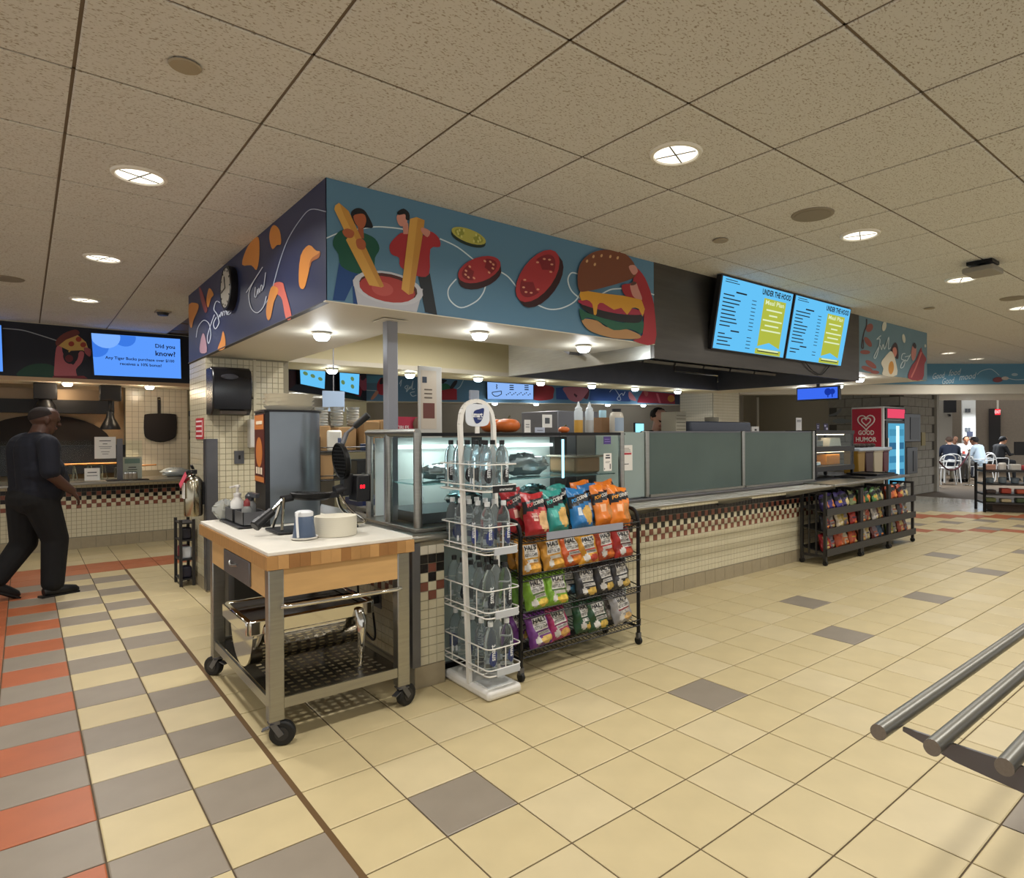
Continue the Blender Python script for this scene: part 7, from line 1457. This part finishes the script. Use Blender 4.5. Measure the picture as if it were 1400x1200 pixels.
person('person', 'kitchen worker with dark curly hair and dark shirt looking down behind the glass', (wp.x, wp.y, 0), -PI*.62, standing(0, 0, hc, 0), .012, [skin('pale', '#c79a86'), M('cloth_ink', '#15171f', .85), TROU, EYE, M('lip_pink', '#a86a62', .5)],
  [cap_hair(hf, M('hair_dark', '#1d1613', .8, bump=.5, bscale=60), 'long', 1.1), ('shoe', shoe((0, .1, 0), (1, 0, 0)), SHOE), ('shoe', shoe((0, -.1, 0), (1, 0, 0)), SHOE)])
# ================================================================== LOBBY: diners, chairs, stanchion, speaker, sign
def FL(px, dep): r = ray(px, 600); r.z = 0; return Vector((0, 0, 0))+r*dep
WM = M('chair_white', '#d5d6d4', .35)
def chair(label, loc, rz):
    t = thing('cafe_chair', label, 'chair', (0, 0, 0), 'white lobby chairs')
    MB().box(-.2, .2, -.2, .2, .44, .46).build('seat', WM, t, bevel=.02)
    for x, y in ((.18, .18), (.18, -.18)): MB().tube([(x, y, .44), (x+.04, y*1.15, .005)], .014, 8).build('leg', WM, t)
    for y in (.18, -.18): MB().tube([(-.18, y, .44), (-.24, y*1.15, .005)], .014, 8).build('leg', WM, t)
    MB().tube(smooth2([(-.18, .2, .44), (-.23, .2, .7), (-.25, .1, .8), (-.25, -.1, .8), (-.23, -.2, .7), (-.18, -.2, .44)], 5, False), .014, 8).build('back_hoop', WM, t); MB().tube([(-.21, .2, .62), (-.24, 0, .63), (-.21, -.2, .62)], .012, 8).build('back_rail', WM, t)
    MB().tube(smooth2([(-.23, .21, .66), (-.05, .24, .66), (.15, .23, .65), (.18, .2, .46)], 4, False), .012, 8).build('arm', WM, t); MB().tube(smooth2([(-.23, -.21, .66), (-.05, -.24, .66), (.15, -.23, .65), (.18, -.2, .46)], 4, False), .012, 8).build('arm', WM, t)
    t.location = loc; t.rotation_euler = (0, 0, rz); return t
def seated(hy=0, hp=.2, s=1.):
    hc, hf = head_caps((.12, 0, 1.17), hy, hp, .98)
    c = hc+[((.06, 0, 1.02), (.1, 0, 1.12), .055, .052, 0), ((.03, .1, .96), (.03, -.1, .96), .1, .1, 1), ((.02, .15, 1.0), (.02, -.15, 1.0), .066, .066, 1), ((.02, .06, .96), (-.05, .06, .6), .115, .13, 1), ((.02, -.06, .96), (-.05, -.06, .6), .115, .13, 1), ((-.06, .07, .6), (-.06, -.07, .6), .13, .13, 1)]
    for g in (-1, 1): c += [((-.05, .1*g, .56), (.36, .11*g, .54), .088, .066, 2), ((.36, .11*g, .54), (.38, .11*g, .1), .062, .045, 2), ((.02, .2*g, .98), (.12, .25*g, .76), .055, .046, 1), ((.12, .25*g, .76), (.36, .12*g, .77), .042, .03, 1)]+hand((.36, .12*g, .77), (1, -.2*g, -.1), (0, 0, 1), 1, 0, .4, g)
    return c, hf
PEO = [(1299, 17.9, 'teenager with hair tied up in a dark navy sweater seated with back to the rope', .15, '#1a2233', '#8d8678', '#c79a80', '#4a3a30', .5, 'short'),
       (1303, 21.2, 'child in a white shirt seated at the far side of the lobby table', .0, '#dcdad6', '#3a3a44', '#b98a70', '#54483e', 3.9, 'short'),
       (1320, 20.2, 'young man with dark hair and white shirt leaning over the lobby table', .0, '#e2e2e2', '#22242c', '#b07a5c', '#1a1513', 3.6, 'short'),
       (1338, 17.8, 'person with curly dark hair in a pale blue shirt seated with back to view', .0, '#b9cad8', '#6d6c6a', '#8a5f48', '#1b1513', 1.35, 'long'),
       (1366, 18.6, 'person in a black hoodie bending forward behind the shop shelf', .0, '#0f1013', '#15161a', '#a67a60', '#0f1013', -.6, 'long')]
CLT = {}
for i, (px, dep, lab, _, sh_, tr_, sk_, ha_, rz, hk) in enumerate(PEO):
    p = FL(px, dep); c, hf = seated(0, .35 if i in (2, 4) else .15); lo = (p.x, p.y, 0)
    person('person', lab, lo, rz, c, .016, [skin(sk_.strip('#'), sk_), M('cloth_'+sh_.strip('#'), sh_, .85), M('cloth_'+tr_.strip('#'), tr_, .85), EYE, M('lip_pink', '#a86a62', .5)], [cap_hair(hf, M('hair_'+ha_.strip('#'), ha_, .8), hk, 1.08 if hk == 'long' else 1), ('shoe', shoe((.38, .11, 0), (1, 0, 0)), SHOE), ('shoe', shoe((.38, -.11, 0), (1, 0, 0)), SHOE)])
    chair('white tube cafe chair under the '+['teenager in navy', 'child in white', 'man in the white shirt', 'person in pale blue', 'person in the black hoodie'][i], (p.x-math.cos(rz)*.06, p.y-math.sin(rz)*.06, 0), rz)
p = FL(1289, 17.2); chair('empty white tube cafe chair left of the rope', (p.x, p.y, 0), .9)
p = FL(1313, 19.1); t = thing('cafe_table', 'round lobby table the diners sit at', 'table', (p.x, p.y, 0)); MB().lathe([(.0001, .735), (.42, .735), (.43, .725), (.42, .71), (.0001, .71)], (p.x, p.y, 0), 28).build('table_top', C('#d0ccc2', .4), t); MB().cyl((p.x, p.y, .02), (p.x, p.y, .71), .035).build('column', STEELD, t); MB().lathe([(.0001, .03), (.25, .012), (.26, .003), (.0001, .003)], (p.x, p.y, 0), 20).build('foot', STEELD, t)
for i, (dx, dy, c, l) in enumerate(((-.1, .1, '#dcd8d0', 'white paper cup on the lobby table'), (.12, -.05, '#b9463c', 'red paper cup on the lobby table'))): tag(MB().lathe([(.0001, 0), (.03, 0), (.04, .11), (.036, .11), (.028, .006)], (p.x+dx, p.y+dy, .736), 14).build('paper_cup', C(c, .5), loc=(p.x+dx, p.y+dy, .736)), l, 'cup')
s0, s1 = FL(1325, 16.9), FL(1277, 16.3)
for i, q in enumerate((s0, s1)):
    t = thing('stanchion', ['chrome stanchion post with the rope in the lobby opening', 'chrome stanchion post hidden beside the opening pillar'][i], 'stanchion', (q.x, q.y, 0)); MB().lathe([(.0001, .035), (.03, .03), (.15, .012), (.16, .002), (.0001, .002)], (q.x, q.y, 0), 24).build('foot', CHROME, t); MB().cyl((q.x, q.y, .02), (q.x, q.y, .93), .025, 14).build('pole', CHROME, t); MB().lathe([(.03, .9), (.032, .95), (.02, .97), (.0001, .975)], (q.x, q.y, 0), 14).build('finial', CHROME, t)
rp = [tuple(s0+(s1-s0)*k/12+Vector((0, 0, .88-.46*(1-(2*k/12-1)**2)))) for k in range(13)]
tag(MB().tube(rp, .02, 8).build('velvet_rope', M('rope_maroon', '#4a1820', .8), loc=tuple(s0+Vector((0, 0, .88)))), 'dark maroon rope sagging between the stanchions', 'rope')
q = lobby(1297, 580, 25.2); t = thing('wall_speaker', 'black loudspeaker hung high on the grey lobby pier', 'speaker', tuple(q)); a, b = lobby(1290, 564, 25.4), lobby(1307, 541, 25.4); w_ = (a-b); ww = Vector((w_.x, w_.y, 0)).length; cc = (a+b)/2
MB().obox((cc.x, cc.y, a.z), (cc.x, cc.y, b.z), ww, .4, tuple(N2)).build('cabinet', BLKP, t); MB().obox((cc.x, cc.y, a.z-.1), (cc.x+N2.x*.7, cc.y+N2.y*.7, a.z-.05), .06, .06).build('wall_arm', BLACK, t)
a, b = lobby(1360.5, 567, 26.2), lobby(1367.5, 559, 26.2); t = thing('exit_sign', 'small red glowing exit sign hanging in the lobby', 'sign', tuple(a)); cc = (a+b)/2; MB().obox((cc.x, cc.y, a.z), (cc.x, cc.y, b.z), (a-b).xy.length, .06, tuple(N2)).build('sign_box', EM('exit_red', '#ff3a44', 1.3), t); MB().cyl((cc.x, cc.y, b.z), (cc.x, cc.y, 3.0), .03, 8).build('stem', SOFW, t)
m = MB(); text(m, 'EXIT', cc-N2*.034+T2*0+Vector((0, 0, -.05)), T2, (0, 0, 1), w=.17, h=.1, align='c', lift=.002); m.build('lettering', EM('exit_white', '#ffe2e2', 1.5), t, kind='stuff')
a, b = lobby(1318, 597, 23.9), lobby(1330, 559, 23.9)
t = thing('wall_notice', 'small dark notice on the white lobby pillar', 'notice', tuple(a)); cc = lobby(1326, 593, 23.96); MB().obox((cc.x, cc.y, cc.z-.08), (cc.x, cc.y, cc.z+.08), .16, .02, tuple(N2)).build('plate', P('#3a4056'), t)
MB().add([], [])
for px, py in ((1321, 561), (1325, 561), (1321, 587), (1325, 587)): cc = lobby(px, py, 23.97); MB().obox((cc.x, cc.y, cc.z-.06), (cc.x, cc.y, cc.z+.06), .07, .02, tuple(N2)).build('pillar_socket', P('#5a5f66'), lb)
# shop shelf at the right edge
E0, E1 = PZ(1346, 700, 0), PZ(1480, 704, 0); E0.z = E1.z = 0; ed = (E1-E0).normalized(); en = Vector((-ed.y, ed.x, 0)); L_ = 2.3
if en.dot(E0) < 0: en = -en
sh_ = thing('shop_shelf', 'dark metal shop shelf with snacks at the right edge', 'shelf', tuple(E0+ed*1.1))
zt = [PZ(1350, 700, 0).z]
def zat(py): d = (E0+ed*.3); w = (d-Vector((0, 0, 0))).dot(Vector((_f.x, _f.y, 0))); return H-(py-593.5)/FPX*w
ZS = [zat(690)-.0, zat(678), zat(664), zat(646)]
for k in (0, 1):
    for x in (0, L_/2, L_): q = E0+ed*x+en*(.5*k); MB().box(q.x-.02, q.x+.02, q.y-.02, q.y+.02, .003, ZS[3]+.14).build('upright', BLACK, sh_)
for z in ZS: q0, q1 = E0+en*.25, E0+ed*L_+en*.25; MB().obox((q0.x, q0.y, z), (q1.x, q1.y, z), .5, .03).build('shelf_board', DGREY, sh_)
q0, q1 = E0+ed*.15+en*.3, E0+ed*L_+en*.3; MB().obox((q0.x, q0.y, .08), (q1.x, q1.y, .08), .4, .15).build('plinth', M('plinth_brown', '#3d2f26', .6), sh_)
GC = [(['#b98a78', '#d5d2cc', '#c9c6c0', '#c2484a', '#8d8d92', '#d9a23a', '#9a5a4a', '#d0ccc4'], 3, .13, ['pink brown', 'white', 'off white', 'red', 'grey', 'yellow', 'brown', 'pale']), (['#6d7a84', '#7c8890', '#707c88', '#7a868e', '#6a767e', '#808c94'], 2, .12, ['blue grey', 'light blue grey', 'slate', 'pale slate', 'dark slate', 'silver']),
      (['#4a3a34', '#b5442f', '#c2583a', '#2f4258', '#7c3030', '#3a5068'], 1, .1, ['brown', 'red', 'orange', 'navy', 'maroon', 'blue']), (['#6a7040', '#c9b890', '#4a5a3a', '#a05a4a', '#8a8458'], 0, .09, ['olive', 'cream', 'green', 'rust', 'khaki'])]
rn = random.Random(12)
for cols, k, h_, nms in GC:
    n = 12 if k > 1 else 10; z = ZS[k]+.016
    for i in range(n):
        q = E0+ed*(.12+(L_-.24)*i/(n-1))+en*.14; hh = h_*rn.uniform(.75, 1.15); c = cols[i % len(cols)]; w_ = .15
        m = MB()
        if k in (2,) or (k == 3 and i % 3 == 1): m.lathe([(.0001, 0), (.05, 0), (.06, .01), (.065, hh*.85), (.045, hh), (.0001, hh)], (q.x, q.y, z), 12)
        else: m.obox((q.x-ed.x*w_/2, q.y-ed.y*w_/2, z+hh*.42), (q.x+ed.x*w_/2, q.y+ed.y*w_/2, z+hh*.42), .16, hh*.8)
        o = m.build('snack_packet', C(c, .4), loc=(q.x, q.y, z), bevel=.012); tag(o, '%s packet, %s from left on the %s of the shop shelf' % (nms[i % len(nms)], ORD[i], ['lowest board', 'second board', 'third board', 'top deck'][k]), 'packet', 'packets on the shop shelf')
t = thing('till_display', 'black display standing at the right edge behind the shop shelf', 'screen', tuple(E0+ed*.9)); q = E0+ed*.75+en*1.0; MB().obox((q.x, q.y, 1.1), (q.x+ed.x*.5, q.y+ed.y*.5, 1.1), .05, .25).build('housing', BLKP, t); MB().box(q.x+ed.x*.25-.03, q.x+ed.x*.25+.03, q.y+ed.y*.25-.03, q.y+ed.y*.25+.03, .004, .98).build('stand', BLACK, t)
for dx, dy in ((20, 4.5), (22, 6.5), (18.5, 6.8), (21, 2.5)): lamp('lobby_fill', (dx, dy, 2.2), 75, (.92, .96, 1), .3, 2.8)  # added area lights without fittings, standing in for daylight in the lobby
